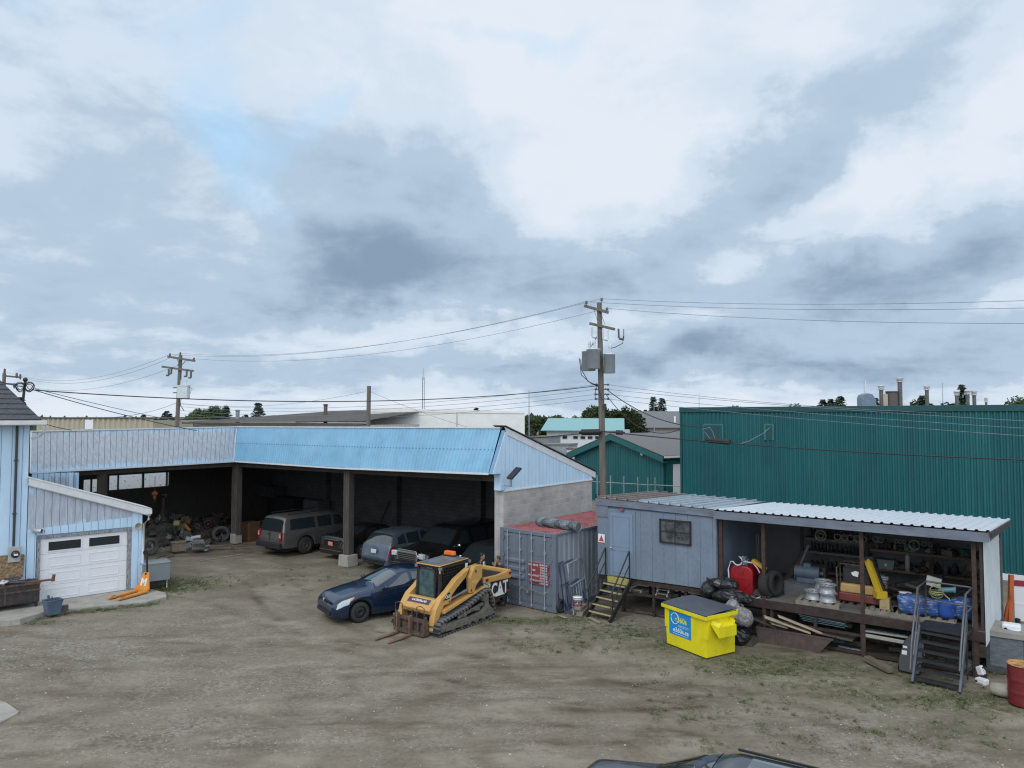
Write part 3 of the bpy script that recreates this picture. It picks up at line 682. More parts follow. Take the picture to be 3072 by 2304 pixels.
# door
gd = thing('garage_door', None, None, (0, 0, 0)); gd.parent = hs
b = MB(); T = 2.72
for k in range(4):
    z0 = .09 + k * .542; b.box(0, T, .02, .05, z0 + .004, z0 + .538)
    for c in (0, 1):
        if k == 3: continue
        x0 = .24 + c * 1.24; 
        for (xa, xb, za, zb) in ((x0, x0 + .98, z0 + .10, z0 + .125), (x0, x0 + .98, z0 + .40, z0 + .425), (x0, x0 + .025, z0 + .125, z0 + .40), (x0 + .955, x0 + .98, z0 + .125, z0 + .40)): b.box(xa, xb, .009, .02, za, zb)
b.build('panel', m_whitep, gd, bev=.004)
for c in (0, 1):
    x0 = .24 + c * 1.24
    b = MB(); b.box(x0 - .04, x0 + 1.02, .0, .018, 1.79, 2.17); f = b.build('window', m_whitep, gd)
    b = MB(); b.box(x0, x0 + .98, -.006, .012, 1.83, 2.13); b.build('pane', mat('dark_glass', (.02, .024, .028), r=.08, spec=.7), f)
b = MB(); b.box(-.1, 0.0, -.03, .03, .09, 2.32); b.box(T, T + .14, -.03, .03, .09, 2.32); b.box(-.1, T + .14, -.05, .03, 2.27, 2.36); b.build('frame', mat('peeled_frame', (.33, .34, .36), c2=(.16, .15, .16), s=6, st=(3, 3, .6), r=.8), gd)
b = MB(); b.box(.0, T, -.02, .06, .075, .092); b.build('bottom_seal', mat('rubber', (.02, .02, .022), r=.7), gd)
hn = thing('horn_speaker', None, None, (3.04, -.02, 2.42)); hn.parent = hs
b = MB(); b.lathe((0, 0, 0), [(.04, 0), (.06, -.1), (.12, -.19), (.125, -.2), (.1, -.17), (.04, -.1)], 18, 'y'); b.ball((0, -.12, 0), .035); b.build('horn', mat('beige_horn', (.42, .38, .30), r=.5), hn)
b = MB(); b.tube([(-.2, -.02, 2.62), (-.2, -.2, 2.6), (-.02, -.34, 2.58)], .085, 12); b.lathe((-.03, -.34, 2.58), [(.085, 0), (.09, -.02), (.07, -.02)], 12, 'y'); q = b.build('exhaust_vent', mat('galv_bright', (.5, .52, .54), r=.35, m=.5), hs)

# service mast with coiled cables on the house roof
mb_ = GY(64, 1242, 26.4); mt_ = GY(76, 1139, 26.4)
sm = thing('service_mast', 'dark steel service mast with coiled cables on the shingle roof', 'mast', mb_)
b = MB(); b.cyl((0, 0, -.1), mt_ - mb_, .045); b.build('pole', mat('rust_pipe', (.05, .035, .035), r=.6), sm)
b = MB(); b.ball(mt_ - mb_ + Vector((0, 0, .0)), .085); b.build('weather_cap', mat('black_metal'), sm)
rnd = random.Random(2); b = MB()
for k in range(9):
    sd = -1 if k % 2 else 1; c = (mt_ - mb_) + Vector((sd * (.16 + .02 * rnd.random()), -.05 + .05 * rnd.random(), -.24 - .06 * rnd.random()))
    r = rnd.uniform(.11, .19); pts = [c + Vector((r * math.cos(a) * 1., .04 * math.sin(a * 2), r * math.sin(a) * rnd.uniform(.95, 1.05))) for a in [i * .42 for i in range(15)]]; b.tube(pts, .012, 5, True)
b.build('cable_coil', mat('black_cable', (.02, .02, .022), r=.5), sm)
b = MB(); b.lathe((0, 0, -.08), [(.22, -.02), (.1, .04), (.05, .12)], 12); b.build('roof_flashing', mat('rust_pipe'), sm)
# ================================================================ VEHICLES
m_glass = mat('car_glass', (.018, .025, .029), r=.04, spec=1., v=.05, coat=1.)
m_tyre = mat('tyre_rubber', (.028, .027, .026), r=.85, v=.25, dirt=.3)
m_under = mat('underbody', (.012, .012, .013), r=.9)
m_chrome = mat('chrome', (.62, .65, .70), r=.12, m=1., v=.04)
m_rim = mat('alloy', (.42, .43, .45), r=.3, m=.7)
m_red = mat('red_lens', (.26, .01, .012), r=.15)
m_amber = mat('amber_lens', (.75, .23, .03), r=.2)
m_lamp = mat('lamp_glass', (.5, .54, .58), r=.1, spec=.8, v=.2, s=20)
m_blackpl = mat('black_plastic', (.018, .018, .02), r=.6)
m_plate = mat('plate_white', (.62, .64, .66), r=.5)
def interp(K, x):
    if x <= K[0][0]: return K[0][1]
    for (a, p), (b, q) in zip(K, K[1:]):
        if x <= b:
            t = (x - a) / (b - a); return p + (q - p) * t
    return K[-1][1]
class Car:
    def __init__(s, L, W, top, belt, wheels, wr, sill=.22, roofk=.74, rf=.5, rr=.4, hoodk=.86):
        s.L, s.W, s.topk, s.beltk, s.wh, s.wr, s.sill, s.rk, s.rf, s.rr, s.hk = L, W / 2, top, belt, wheels, wr, sill, roofk, rf, rr, hoodk
        s.mx = max(z for _, z in top)
    def top(s, x):
        return sum(interp(s.topk, min(max(x + d, 0), s.L)) for d in (-.07, -.035, 0, .035, .07)) / 5
    def belt(s, x): return min(interp(s.beltk, x), s.top(x) - .03)
    def w(s, x):
        a = 1 - min(x / s.rf, 1); b = 1 - min((s.L - x) / s.rr, 1)
        return s.W * (.74 + .26 * math.sqrt(max(0, 1 - a * a)) * 1.) * (.82 + .18 * math.sqrt(max(0, 1 - b * b)))
    def zb(s, x):
        z = s.sill
        for c in s.wh:
            d = abs(x - c); r = s.wr + .075
            if d < r: z = max(z, s.wr + math.sqrt(r * r - d * d))
        e = min(x, s.L - x)
        return z + max(0, .25 - e) * .25
    def P(s, x, t, side=1):
        w = s.w(x); tp = s.top(x); bl = s.belt(x); zb = min(s.zb(x), bl - .05)
        h = max(0., min(1, (tp - bl) / (s.mx - interp(s.beltk, s.L * .5)))); bulge = .0
        ye = w * lerp(s.hk, s.rk, min(1, h * 1.1)); ze = tp - lerp(.035, .075, h)
        zm = lerp(zb, bl, .55)
        if t <= 1: y, z = lerp(w * .955, w, math.sin(t * PI / 2)), lerp(zb, zm, t)
        elif t <= 2: y, z = lerp(w, w * .955, (t - 1) ** 1.6), lerp(zm, bl, t - 1)
        elif t <= 3: y, z = lerp(w * .955, ye, (t - 2) ** 1.1), lerp(bl, ze, t - 2)
        else: q = (t - 3) * PI / 2; y, z = ye * math.cos(q), ze + (tp - ze) * math.sin(q)
        # round the nose and tail in plan
        zr = (z - .3) / (s.mx - .3)
        bx = x
        if x < .3: bx = x + (.06 * abs(z - .55)) * (1 - x / .3)
        return Vector((s.L / 2 - bx, y * side, z))
    def body(s):
        b = MB(); ts = [0, .33, .66, 1, 1.33, 1.66, 1.85, 2, 2.3, 2.6, 2.85, 3, 3.12, 3.25, 3.45, 3.7, 4]
        xs = sorted({round(i * s.L / 76, 4) for i in range(77)} | {.03, .08, s.L - .03, s.L - .08} | {round(c + d * (s.wr + .075), 4) for c in s.wh for d in (-1, -.97, -.85, .85, .97, 1)})
        for sd in (1, -1):
            vs = [s.P(x, t, sd) for x in xs for t in ts]; m = len(ts)
            fs = [(i * m + j, i * m + j + 1, (i + 1) * m + j + 1, (i + 1) * m + j) for i in range(len(xs) - 1) for j in range(m - 1)]
            b.add(vs, fs, sm=True)
        for x in (0, s.L):
            vs = [s.P(x, t, 1) for t in ts] + [s.P(x, t, -1) for t in reversed(ts[:-1])]
            b.add(vs, [tuple(range(len(vs)))])
        return b
    def patch(s, b, q, side=1, off=.006, nu=8, nv=5):
        "q: four (x, t) corners"
        vs = []
        for i in range(nu + 1):
            for j in range(nv + 1):
                u, v = i / nu, j / nv
                x = lerp(lerp(q[0][0], q[1][0], u), lerp(q[3][0], q[2][0], u), v); t = lerp(lerp(q[0][1], q[1][1], u), lerp(q[3][1], q[2][1], u), v)
                e = .01; p = s.P(x, t, side); du = s.P(x + e, t, side) - s.P(x - e, t, side); dv = s.P(x, min(t + e, 4), side) - s.P(x, t - e, side)
                nn = du.cross(dv).normalized()
                if nn.y * side < 0 and abs(nn.y) > .15 or (abs(nn.y) <= .15 and nn.z < 0): nn = -nn
                vs.append(p + nn * off)
        m = nv + 1
        b.add(vs, [(i * m + j, i * m + j + 1, (i + 1) * m + j + 1, (i + 1) * m + j) for i in range(nu) for j in range(nv)], sm=True)
def wheel(parent, x, y, r, wdt, m_r, style='alloy', flat=0.):
    sd = 1 if y > 0 else -1
    b = MB(); b.lathe((0, 0, 0), [(r * .62, -wdt / 2), (r * .9, -wdt / 2), (r * .985, -wdt * .36), (r, -wdt * .2), (r, wdt * .2), (r * .985, wdt * .36), (r * .9, wdt / 2), (r * .62, wdt / 2)], 28, 'y')
    o = b.build('wheel', m_tyre, parent, (x, y, r * (1 - flat)))
    b = MB(); rr = r * .66; yo = wdt / 2 * sd
    b.lathe((0, 0, 0), [(rr, yo * .98), (rr * .93, yo * .9), (rr * .9, yo * .5)], 24, 'y')
    if style == 'alloy':
        for k in range(5):
            a = 2 * PI * k / 5; b.bar((0, yo * .8, 0), (rr * .93 * math.cos(a), yo * .85, rr * .93 * math.sin(a)), .05, .06, up=(0, 1, 0))
        b.cyl((0, yo * .6, 0), (0, yo * .9, 0), .06); b.cyl((0, yo * .35, 0), (0, yo * .4, 0), rr * .9)
    else:
        b.lathe((0, 0, 0), [(rr * .9, yo * .5), (rr * .75, yo * .62), (rr * .5, yo * .8), (rr * .3, yo * .82), (rr * .28, yo * .6), (0.001, yo * .6)], 24, 'y')
        for k in range(5):
            a = 2 * PI * k / 5; b.cyl((rr * .16 * math.cos(a), yo * .6, rr * .16 * math.sin(a)), (rr * .16 * math.cos(a), yo * .75, rr * .16 * math.sin(a)), .012, n=6)
    b.build('rim', m_r, o)
def make_car(name, label, cat, front, hd, c, paint, side_win, shield, rear, doors=(), rim=None, style='alloy', headq=None, tailq=None, trim=None, mirror=None, plate=None, wdt=.22, extra=None):
    "front: world point under the nose, hd: heading angle"
    ctr = Vector(front) - Vector((math.cos(hd), math.sin(hd), 0)) * (c.L / 2); ctr.z = .0
    o = thing(name, label, cat, ctr, hd)
    c.body().build('body', paint, o)
    b = MB(); b.box(-c.L / 2 + .25, c.L / 2 - .25, -c.W + .24, c.W - .24, .2, min(.85, c.mx * .45)); b.build('underbody', m_under, o)
    for sd in (1, -1):
        for qd in side_win:
            b = MB(); c.patch(b, qd, sd); b.build('window', m_glass, o)
        b = MB()
        for x in doors: c.patch(b, [(x, .1), (x + .012, .1), (x + .012, 2.0), (x, 2.0)], sd, .004, 1, 8)
        if doors: b.build('door_seam', m_under, o)
        for k, x in enumerate(doors[1:]):
            p = c.P(x - .16, 1.72, sd); b = MB(); b.ob(p + Vector((0, sd * .018, 0)), (.16, .03, .028)); b.build('door_handle', trim or paint, o)
        if headq: b = MB(); c.patch(b, headq, sd, .008); b.build('headlight', m_lamp, o)
        if tailq: b = MB(); c.patch(b, tailq, sd, .010); b.build('taillight', m_red, o)
        if mirror:
            p = c.P(mirror, 2.02, sd); b = MB(); b.ball(p + Vector((.02, sd * .12, .07)), (.07, .11, .075), 10); b.bar(p, p + Vector((0, sd * .08, .05)), .04); b.build('side_mirror', trim or paint, o)
    for q, nm in ((shield, 'windshield'), (rear, 'rear_window')):
        if q:
            b = MB()
            for sd in (1, -1): c.patch(b, q, sd, .006, 8, 8)
            b.build(nm, m_glass, o)
    for x in c.wh:
        for sd in (1, -1): wheel(o, c.L / 2 - x, sd * (c.W - wdt / 2 - .015), c.wr, wdt, rim or m_rim, style)
    if plate:
        b = MB(); x, z, m = plate; b.ob((x, 0, z), (.02, .32, .16)); b.build('licence_plate', m, o)
    return o
def paint(name, c, r=.28, m=.35): return mat(name, c, r=r, m=m, v=.08, s=2, coat=.6, dirt=.10)
HV = math.atan2(V.y, V.x)
# --- blue sedan
c = Car(4.64, 1.78, [(0, .52), (.05, .66), (.25, .80), (.9, .93), (1.35, 1.0), (1.5, 1.04), (2.25, 1.38), (2.6, 1.45), (3.2, 1.43), (3.6, 1.33), (4.05, 1.13), (4.5, 1.10), (4.6, .98), (4.64, .6)],
        [(0, .55), (.3, .74), (1.3, .92), (2.4, .96), (3.6, 1.0), (4.64, 1.0)], (.88, 3.53), .315, sill=.19, roofk=.70)
m_pb = paint('blue_metallic', (.009, .026, .066), r=.25)
fr_l = G(1041, 1853, .25)
hd = math.atan2(-.56, -.828) - R(0)
hv = Vector((math.cos(hd), math.sin(hd), 0))
wc = G(1079, 1866) + Vector((-hv.y, hv.x, 0)) * -.8   # centre line abreast of the front wheel
car = make_car('sedan', 'dark blue sedan parked beside the yellow track loader, nose to the left', 'car', wc + hv * .88, hd, c, m_pb,
    [[(1.72, 2.10), (2.62, 2.10), (2.58, 2.9), (2.42, 2.88)], [(2.72, 2.10), (3.45, 2.10), (3.35, 2.85), (2.70, 2.9)], [(3.52, 2.12), (3.72, 2.12), (3.62, 2.62), (3.45, 2.8)]],
    [(1.50, 3.05), (2.22, 3.05), (2.22, 4), (1.50, 4)], [(3.58, 3.1), (4.02, 3.1), (4.02, 4), (3.58, 4)], doors=(1.55, 2.67, 3.5), rim=m_blackpl, style='steel',
    headq=[(.10, 1.25), (.62, 1.45), (.68, 2.05), (.16, 2.0)], tailq=[(4.35, 1.4), (4.60, 1.4), (4.6, 2.), (4.35, 2.)], mirror=1.72)
b = MB()
for k in range(3): b.ob((c.L / 2 - .02, 0, .63 + k * .035), (.03, .95, .012))
b.ob((c.L / 2 + .012, 0, .32), (.05, 1.1, .1)); b.build('grille', m_blackpl, car)
b = MB(); b.lathe((c.L / 2 + .01, 0, .68), [(.05, 0), (.062, 0), (.062, .02), (.05, .02)], 18, 'x'); b.tube([(c.L / 2 + .02, -.045, .70), (c.L / 2 + .02, -.015, .64), (c.L / 2 + .02, 0, .68), (c.L / 2 + .02, .015, .64), (c.L / 2 + .02, .045, .70)], .006, 4); b.build('badge', m_chrome, car)
b = MB()
for sd in (1, -1): c.patch(b, [(.5, 1.3), (.62, 1.45), (.66, 1.95), (.56, 1.95)], sd, .012)
b.build('turn_signal', m_amber, car)
for sd in (1, -1): b = MB(); c.patch(b, [(.12, .25), (.4, .25), (.4, .65), (.16, .6)], sd, .01); b.build('fog_lamp_pocket', m_blackpl, car)
b = MB(); b.tube([c.P(1.42, 3.2, 1) + Vector((0, 0, .02)), c.P(1.52, 3.7, 1) + Vector((0, 0, .02))], .012, 5); b.tube([c.P(1.45, 3.6, -1) + Vector((0, 0, .02)), c.P(1.56, 3.95, 1) + Vector((0, 0, .02))], .012, 5); b.build('wiper', m_blackpl, car)
# --- silver long SUV (nose into the carport)
c = Car(5.57, 2.0, [(0, .7), (.05, .98), (.25, 1.06), (1.2, 1.14), (1.4, 1.18), (2.0, 1.74), (2.4, 1.83), (4.9, 1.85), (5.28, 1.80), (5.36, 1.72), (5.50, 1.22), (5.54, 1.0), (5.57, .6)],
        [(0, .8), (.3, 1.02), (1.3, 1.10), (5.57, 1.14)], (.95, 4.25), .40, sill=.38, roofk=.80, rf=.25, rr=.12, hoodk=.9)
m_ps = paint('silver_paint', (.135, .132, .125), r=.38, m=.5)
rr_ = G(852, 1655, .3); rl_ = G(764, 1640, .3)
mid_ = (rr_ + rl_) / 2; mid_.z = 0
suv = make_car('sport_utility_vehicle', 'silver long sport utility vehicle backed toward the yard beside the left carport post', 'car', mid_ + V * 5.6, HV, c, m_ps,
    [[(3.72, 2.12), (5.1, 2.12), (5.05, 2.86), (3.72, 2.88)], [(2.75, 2.12), (3.55, 2.12), (3.55, 2.88), (2.75, 2.88)], [(1.75, 2.12), (2.6, 2.12), (2.6, 2.88), (2.2, 2.86)]],
    [(1.42, 3.05), (1.98, 3.05), (1.98, 4), (1.42, 4)], [(5.345, 3.15), (5.50, 3.15), (5.50, 4), (5.345, 4)], doors=(1.6, 2.68, 3.65), mirror=1.85, style='steel', rim=mat('dirty_wheel', (.06, .055, .05)), wdt=.27)
for sd in (1, -1):
    b = MB(); x0 = -c.L / 2
    b.ob((x0 + .01, sd * .86, .93), (.10, .15, .44)); q = b.build('taillight', m_red, suv, bev=.02)
    b = MB(); b.ob((x0 - .045, sd * .86, 1.05), (.01, .12, .1)); b.build('turn_signal', m_amber, q)
    b = MB(); b.ob((x0 - .045, sd * .86, .94), (.01, .12, .08)); b.build('reverse_lamp', m_lamp, q)
b = MB(); b.ob((-c.L / 2 - .05, 0, .52), (.2, 1.9, .26)); b.ob((-c.L / 2 - .05, 0, .36), (.1, .5, .1)); b.build('bumper', m_blackpl, suv, bev=.03)
b = MB()
for sd in (1, -1): b.ob((-c.L / 2 - .005, sd * .015 + sd * .004, 1.0), (.012, .008, .5))
b.ob((-c.L / 2 - .012, .12, 1.0), (.02, .09, .06)); b.build('tailgate_handle', m_under, suv)
b = MB()
for sd in (1, -1): b.bar((-2.3, sd * .68, 1.9), (.4, sd * .68, 1.9), .03, .04)
b.build('roof_rack', m_blackpl, suv)
# --- dark sedan seen from behind
c = Car(5.0, 1.86, [(0, .5), (.1, .72), (1.4, .96), (1.55, 1.0), (2.3, 1.38), (2.7, 1.45), (3.3, 1.42), (4.1, 1.12), (4.8, 1.08), (4.92, .98), (5.0, .55)],
        [(0, .6), (1.3, .92), (5, 1.0)], (.9, 3.9), .33, sill=.2, roofk=.70, rr=.5)
m_pk = paint('black_paint', (.012, .011, .012), r=.2, m=.1)
r1, l1 = G(1040, 1668, .3), G(946, 1648, .3); mid_ = (r1 + l1) / 2; mid_.z = 0
sed = make_car('sedan', 'black sedan with red tail lamps parked just behind the right carport post', 'car', mid_ + V * 4.9 + U * .12, HV, c, m_pk,
    [[(1.8, 2.1), (2.8, 2.1), (2.75, 2.88), (2.4, 2.86)], [(2.9, 2.1), (3.7, 2.1), (3.4, 2.86), (2.88, 2.88)]], [(1.55, 3.05), (2.25, 3.05), (2.25, 4), (1.55, 4)], [(3.45, 3.1), (4.05, 3.1), (4.05, 4), (3.45, 4)],
    doors=(1.6, 2.85, 3.8), tailq=[(4.55, 1.35), (4.93, 1.35), (4.93, 2.0), (4.5, 2.0)], mirror=1.8, plate=(-2.515, .74, mat('plate_red', (.62, .22, .2), r=.5)))
b = MB(); b.ob((-2.48, 0, .92), (.08, 1.3, .035)); b.ob((-2.47, 0, .45), (.1, 1.6, .02)); b.build('chrome_strip', m_chrome, sed)
# --- silver blue crossover seen from behind
c = Car(4.57, 1.85, [(0, .6), (.1, .85), (1.2, 1.05), (1.35, 1.1), (2.0, 1.55), (2.4, 1.66), (3.6, 1.64), (4.0, 1.58), (4.12, 1.50), (4.40, 1.14), (4.50, .9), (4.57, .5)],
        [(0, .8), (1.3, 1.0), (4.57, 1.1)], (.85, 3.65), .35, sill=.26, roofk=.70, rr=.35)
m_pc = paint('silver_blue_paint', (.115, .15, .19), r=.3, m=.5)
r1, l1 = G(1168, 1700, .3), G(1082, 1683, .3); mid_ = (r1 + l1) / 2; mid_.z = 0
cro = make_car('crossover_car', 'silver blue crossover seen from behind between the carport post and the big black vehicle', 'car', mid_ + V * 4.5, HV, c, m_pc,
    [[(1.75, 2.1), (2.6, 2.1), (2.55, 2.88), (2.2, 2.84)], [(2.7, 2.1), (3.4, 2.1), (3.4, 2.88), (2.68, 2.9)], [(3.5, 2.12), (4.0, 2.12), (3.9, 2.7), (3.5, 2.88)]], [(1.38, 3.05), (1.98, 3.05), (1.98, 4), (1.38, 4)], [(4.08, 3.1), (4.38, 3.1), (4.38, 4), (4.08, 4)],
    doors=(1.5, 2.65, 3.5), tailq=[(4.18, 1.45), (4.52, 1.35), (4.52, 1.85), (4.2, 2.02)], mirror=1.75, plate=(-2.29, .85, m_plate))
b = MB(); b.ob((-2.30, 0, .5), (.12, 1.5, .05)); b.ob((-2.27, 0, .38), (.10, 1.3, .12)); b.build('bumper_trim', m_blackpl, cro, bev=.01)
b = MB(); b.cyl((-2.27, 0, 1.02), (-2.29, 0, 1.02), .045, n=14); b.build('badge', m_chrome, cro)
b = MB(); b.ob((-1.3, 0, 1.70), (.16, .05, .07)); b.build('roof_antenna', m_pc, cro)
# --- big black SUV facing out with chrome grille
c = Car(5.3, 2.0, [(0, .62), (.04, 1.0), (.2, 1.12), (1.3, 1.22), (1.5, 1.28), (2.1, 1.84), (2.5, 1.94), (4.8, 1.94), (5.1, 1.86), (5.25, 1.2), (5.3, .6)],
        [(0, .8), (.3, 1.05), (1.3, 1.14), (5.3, 1.18)], (.95, 4.0), .40, sill=.32, roofk=.78, rf=.3, rr=.15, hoodk=.88)
gc = G(1222, 1668, .95); gc.z = 0
nav = make_car('sport_utility_vehicle', 'large black sport utility vehicle facing the yard with a broad chrome grille', 'car', gc, HV + PI, c, m_pk,
    [[(1.85, 2.1), (2.75, 2.1), (2.7, 2.88), (2.3, 2.86)], [(2.9, 2.1), (3.75, 2.1), (3.75, 2.88), (2.88, 2.88)], [(3.9, 2.1), (4.95, 2.1), (4.9, 2.88), (3.9, 2.88)]], [(1.48, 3.05), (2.08, 3.05), (2.08, 4), (1.48, 4)], None,
    doors=(1.6, 2.8, 3.8), mirror=1.9, trim=m_chrome)
b = MB(); b.prism([(-.56, .78), (.56, .78), (.62, .98), (.54, 1.12), (-.54, 1.12), (-.62, .98)], c.L / 2 - .03, c.L / 2 + .03, 'x'); b.prism([(-.56, 1.12), (.56, 1.12), (.50, 1.2), (-.50, 1.2)], c.L / 2 - .12, c.L / 2 + .03, 'x'); g = b.build('grille', m_chrome, nav, bev=.01)
b = MB()
for i in range(4):
    for j in range(-7, 7): b.ob((c.L / 2 + .03, (j + .5) * .073, .82 + i * .072), (.012, .062, .05))
b.build('grille_opening', m_under, g)
for sd in (1, -1):
    b = MB(); b.ob((c.L / 2 - .06, sd * .76, 1.0), (.16, .30, .2), (0, 0, -sd * .2)); b.build('headlight', m_lamp, nav, bev=.03)
b = MB(); b.ob((c.L / 2 + .03, 0, .62), (.22, 1.75, .16)); b.build('bumper', m_pk, nav, bev=.04)
b = MB(); b.ob((c.L / 2 + .03, 0, .47), (.16, 1.2, .1)); b.build('lower_grille', m_chrome, nav)
# --- black pickup between it and the block wall
c = Car(5.2, 1.82, [(0, .6), (.05, .95), (.25, 1.02), (1.3, 1.08), (1.45, 1.12), (2.0, 1.62), (2.3, 1.7), (3.5, 1.7), (3.7, 1.62), (3.85, 1.12), (5.1, 1.12), (5.2, .6)],
        [(0, .8), (.3, .95), (1.3, 1.04), (5.2, 1.08)], (.85, 4.05), .37, sill=.36, roofk=.80, rf=.2, rr=.12, hoodk=.9)
pk = make_car('pickup_truck', 'black pickup truck in shade beside the end of the block wall', 'truck', Vector((-2.30, 25.65, 0)), HV + PI, c, mat('dull_black', (.016, .016, .017), r=.35),
    [[(1.7, 2.1), (2.5, 2.1), (2.5, 2.88), (2.1, 2.86)], [(2.6, 2.1), (3.55, 2.1), (3.5, 2.88), (2.6, 2.88)]], [(1.45, 3.05), (1.98, 3.05), (1.98, 4), (1.45, 4)], [(3.7, 3.1), (3.84, 3.1), (3.84, 4), (3.7, 4)],
    doors=(1.5, 2.55, 3.65), mirror=1.8, trim=m_chrome, headq=[(.03, 1.3), (.3, 1.3), (.3, 1.95), (.03, 1.9)])
# --- two dark vehicles just below the camera (only their roofs rise into the picture)
c = Car(4.95, 1.94, [(0, .6), (.1, .9), (.25, 1.06), (1.2, 1.20), (1.35, 1.24), (2.1, 1.62), (2.5, 1.74), (4.1, 1.74), (4.6, 1.62), (4.85, 1.2), (4.95, .6)],
        [(0, .8), (1.3, 1.06), (4.95, 1.16)], (.9, 3.8), .37, sill=.28, roofk=.72)
m_pd = paint('dark_grey_paint', (.022, .028, .036), r=.18, m=.5)
def near_car(name, label, p, hd, c, paint_):
    return make_car(name, label, 'car', Vector((p[0], p[1], 0)) + Vector((math.cos(hd), math.sin(hd), 0)) * (c.L / 2), hd, c, paint_,
        [[(1.8, 2.1), (2.75, 2.1), (2.7, 2.9), (2.35, 2.86)], [(2.9, 2.1), (3.75, 2.1), (3.7, 2.88), (2.85, 2.9)], [(3.85, 2.1), (4.5, 2.1), (4.3, 2.75), (3.85, 2.88)]],
        [(1.38, 3.03), (2.3, 3.03), (2.3, 4), (1.38, 4)], [(4.55, 3.1), (4.85, 3.1), (4.85, 4), (4.55, 4)], doors=(1.55, 2.8, 3.8), mirror=1.95)
hn_ = R(-22)
n1 = near_car('crossover_car', 'dark grey crossover roof with sunroof at the bottom edge of the view', (2.88, 9.88), PI - R(31), c, m_pd)
b = MB(); 
for sd in (1, -1): c.patch(b, [(2.75, 3.25), (3.6, 3.25), (3.6, 4), (2.75, 4)], sd, .010, 8, 8)
b.build('sunroof', m_glass, n1)
b = MB()
for sd in (1, -1): b.bar(c.P(2.5, 3.05, sd) + Vector((0, 0, .05)), c.P(4.2, 3.05, sd) + Vector((0, 0, .05)), .03, .03)
b.build('roof_rail', m_blackpl, n1)

# ================================================================ TRACK LOADER
m_y = mat('loader_yellow', (.56, .32, .095), r=.48, s=3, v=.1, dirt=.35)
m_blk = mat('loader_black', (.02, .021, .023), r=.5, v=.3)
m_steel = mat('dirty_steel', (.06, .052, .046), r=.75, s=6, v=.4, c2=(.14, .08, .05))
m_track = mat('track_rubber', (.12, .125, .13), r=.85, s=8, v=.35, dirt=.4)
m_mud = mat('muddy_iron', (.15, .135, .115), r=.9, s=7, v=.35)
lh = math.atan2(-.80, -.60)
lv = Vector((math.cos(lh), math.sin(lh), 0)); lleft = Vector((-lv.y, lv.x, 0))
nearc = (G(1320, 1908) + G(1475, 1852)) / 2
lo = thing('track_loader', 'yellow and black compact track loader with pallet forks and orange beacon', 'loader', nearc - lleft * .84 - lv * .0, lh)
def side_prism(b, poly, y0, y1): b.prism(poly, y0, y1, 'y')
TO = [(1.18, .0), (-.95, .0), (-1.16, .07), (-1.24, .22), (-1.21, .36), (-1.02, .86), (-.93, .95), (-.78, .95), (.15, .62), (1.28, .43), (1.42, .33), (1.44, .17), (1.34, .04)]
for sd in (1, -1):
    y0, y1 = (.60, .99) if sd > 0 else (-.99, -.60)
    tr = thing('track', None, None); tr.parent = lo
    # dense outline with lugs
    pts = []
    for (xa, za), (xb, zb) in zip(TO, TO[1:] + TO[:1]):
        d = math.hypot(xb - xa, zb - za); k = max(1, int(round(d / .035)))
        pts += [(lerp(xa, xb, i / k), lerp(za, zb, i / k)) for i in range(k)]
    n_ = len(pts); cx, cz = 0, .35; b = MB()
    outp, inp = [], []
    for i, (x, z) in enumerate(pts):
        tx, tz = pts[(i + 1) % n_][0] - pts[i - 1][0], pts[(i + 1) % n_][1] - pts[i - 1][1]; l_ = math.hypot(tx, tz) or 1; nx_, nz_ = -tz / l_, tx / l_
        h = .034 if (i // 2) % 2 else 0
        outp.append((x + nx_ * (h - .0), max(z + nz_ * h, .0))); inp.append((x - nx_ * .05, z - nz_ * .05))
    vs = [(x, y, z) for y in (y0, y1) for x, z in outp] + [(x, y, z) for y in (y0, y1) for x, z in inp]
    fs = []
    for i in range(n_):
        j = (i + 1) % n_; fs += [(i, j, n_ + j, n_ + i), (2 * n_ + i, 3 * n_ + i, 3 * n_ + j, 2 * n_ + j), (i, 2 * n_ + i, 2 * n_ + j, j), (n_ + i, n_ + j, 3 * n_ + j, 3 * n_ + i)]
    b.add(vs, fs); b.mi = [1 if (i // 4 // 2) % 2 == 0 else 0 for i in range(len(fs))]; b.build('belt', [m_track, mat('track_gap', (.022, .022, .022), r=.9)], tr)
    yc = (y0 + y1) / 2; ys = (y1 if sd > 0 else y0)
    for (x, z, r) in ((1.18, .25, .17), (-1.0, .24, .17), (-.84, .74, .16), (.72, .13, .09), (.36, .13, .09), (0, .13, .09), (-.36, .13, .09), (-.72, .13, .09), (.2, .42, .10)):
        b = MB(); b.lathe((x, yc, z), [(0.001, -.17), (r * .6, -.17), (r, -.12), (r, .12), (r * .6, .17), (r * .3, .15), (.001, .19)], 18, 'y'); b.build('roller', m_mud, tr)
    b = MB(); b.prism([(1.12, .12), (.15, .12), (.1, .33), (1.05, .33)], yc - .08 * sd + .1 * sd, yc + .19 * sd, 'y'); b.prism([(.12, .14), (-1.15, .14), (-1.2, .26), (-.95, .50), (-.8, .48), (-.6, .35), (.1, .30)], yc + .04 * sd, yc + .17 * sd, 'y')
    b.prism([(-.98, .42), (-.78, .42), (-.76, .80), (-.92, .84)], yc + .05 * sd, yc + .15 * sd, 'y'); b.bar((-.7, yc + .1 * sd, .56), (.5, yc + .1 * sd, .38), .06, .1); b.bar((-.55, yc + .1 * sd, .44), (-.1, yc + .1 * sd, .50), .05, .1)
    b.build('undercarriage_frame', m_mud, tr, bev=.01)
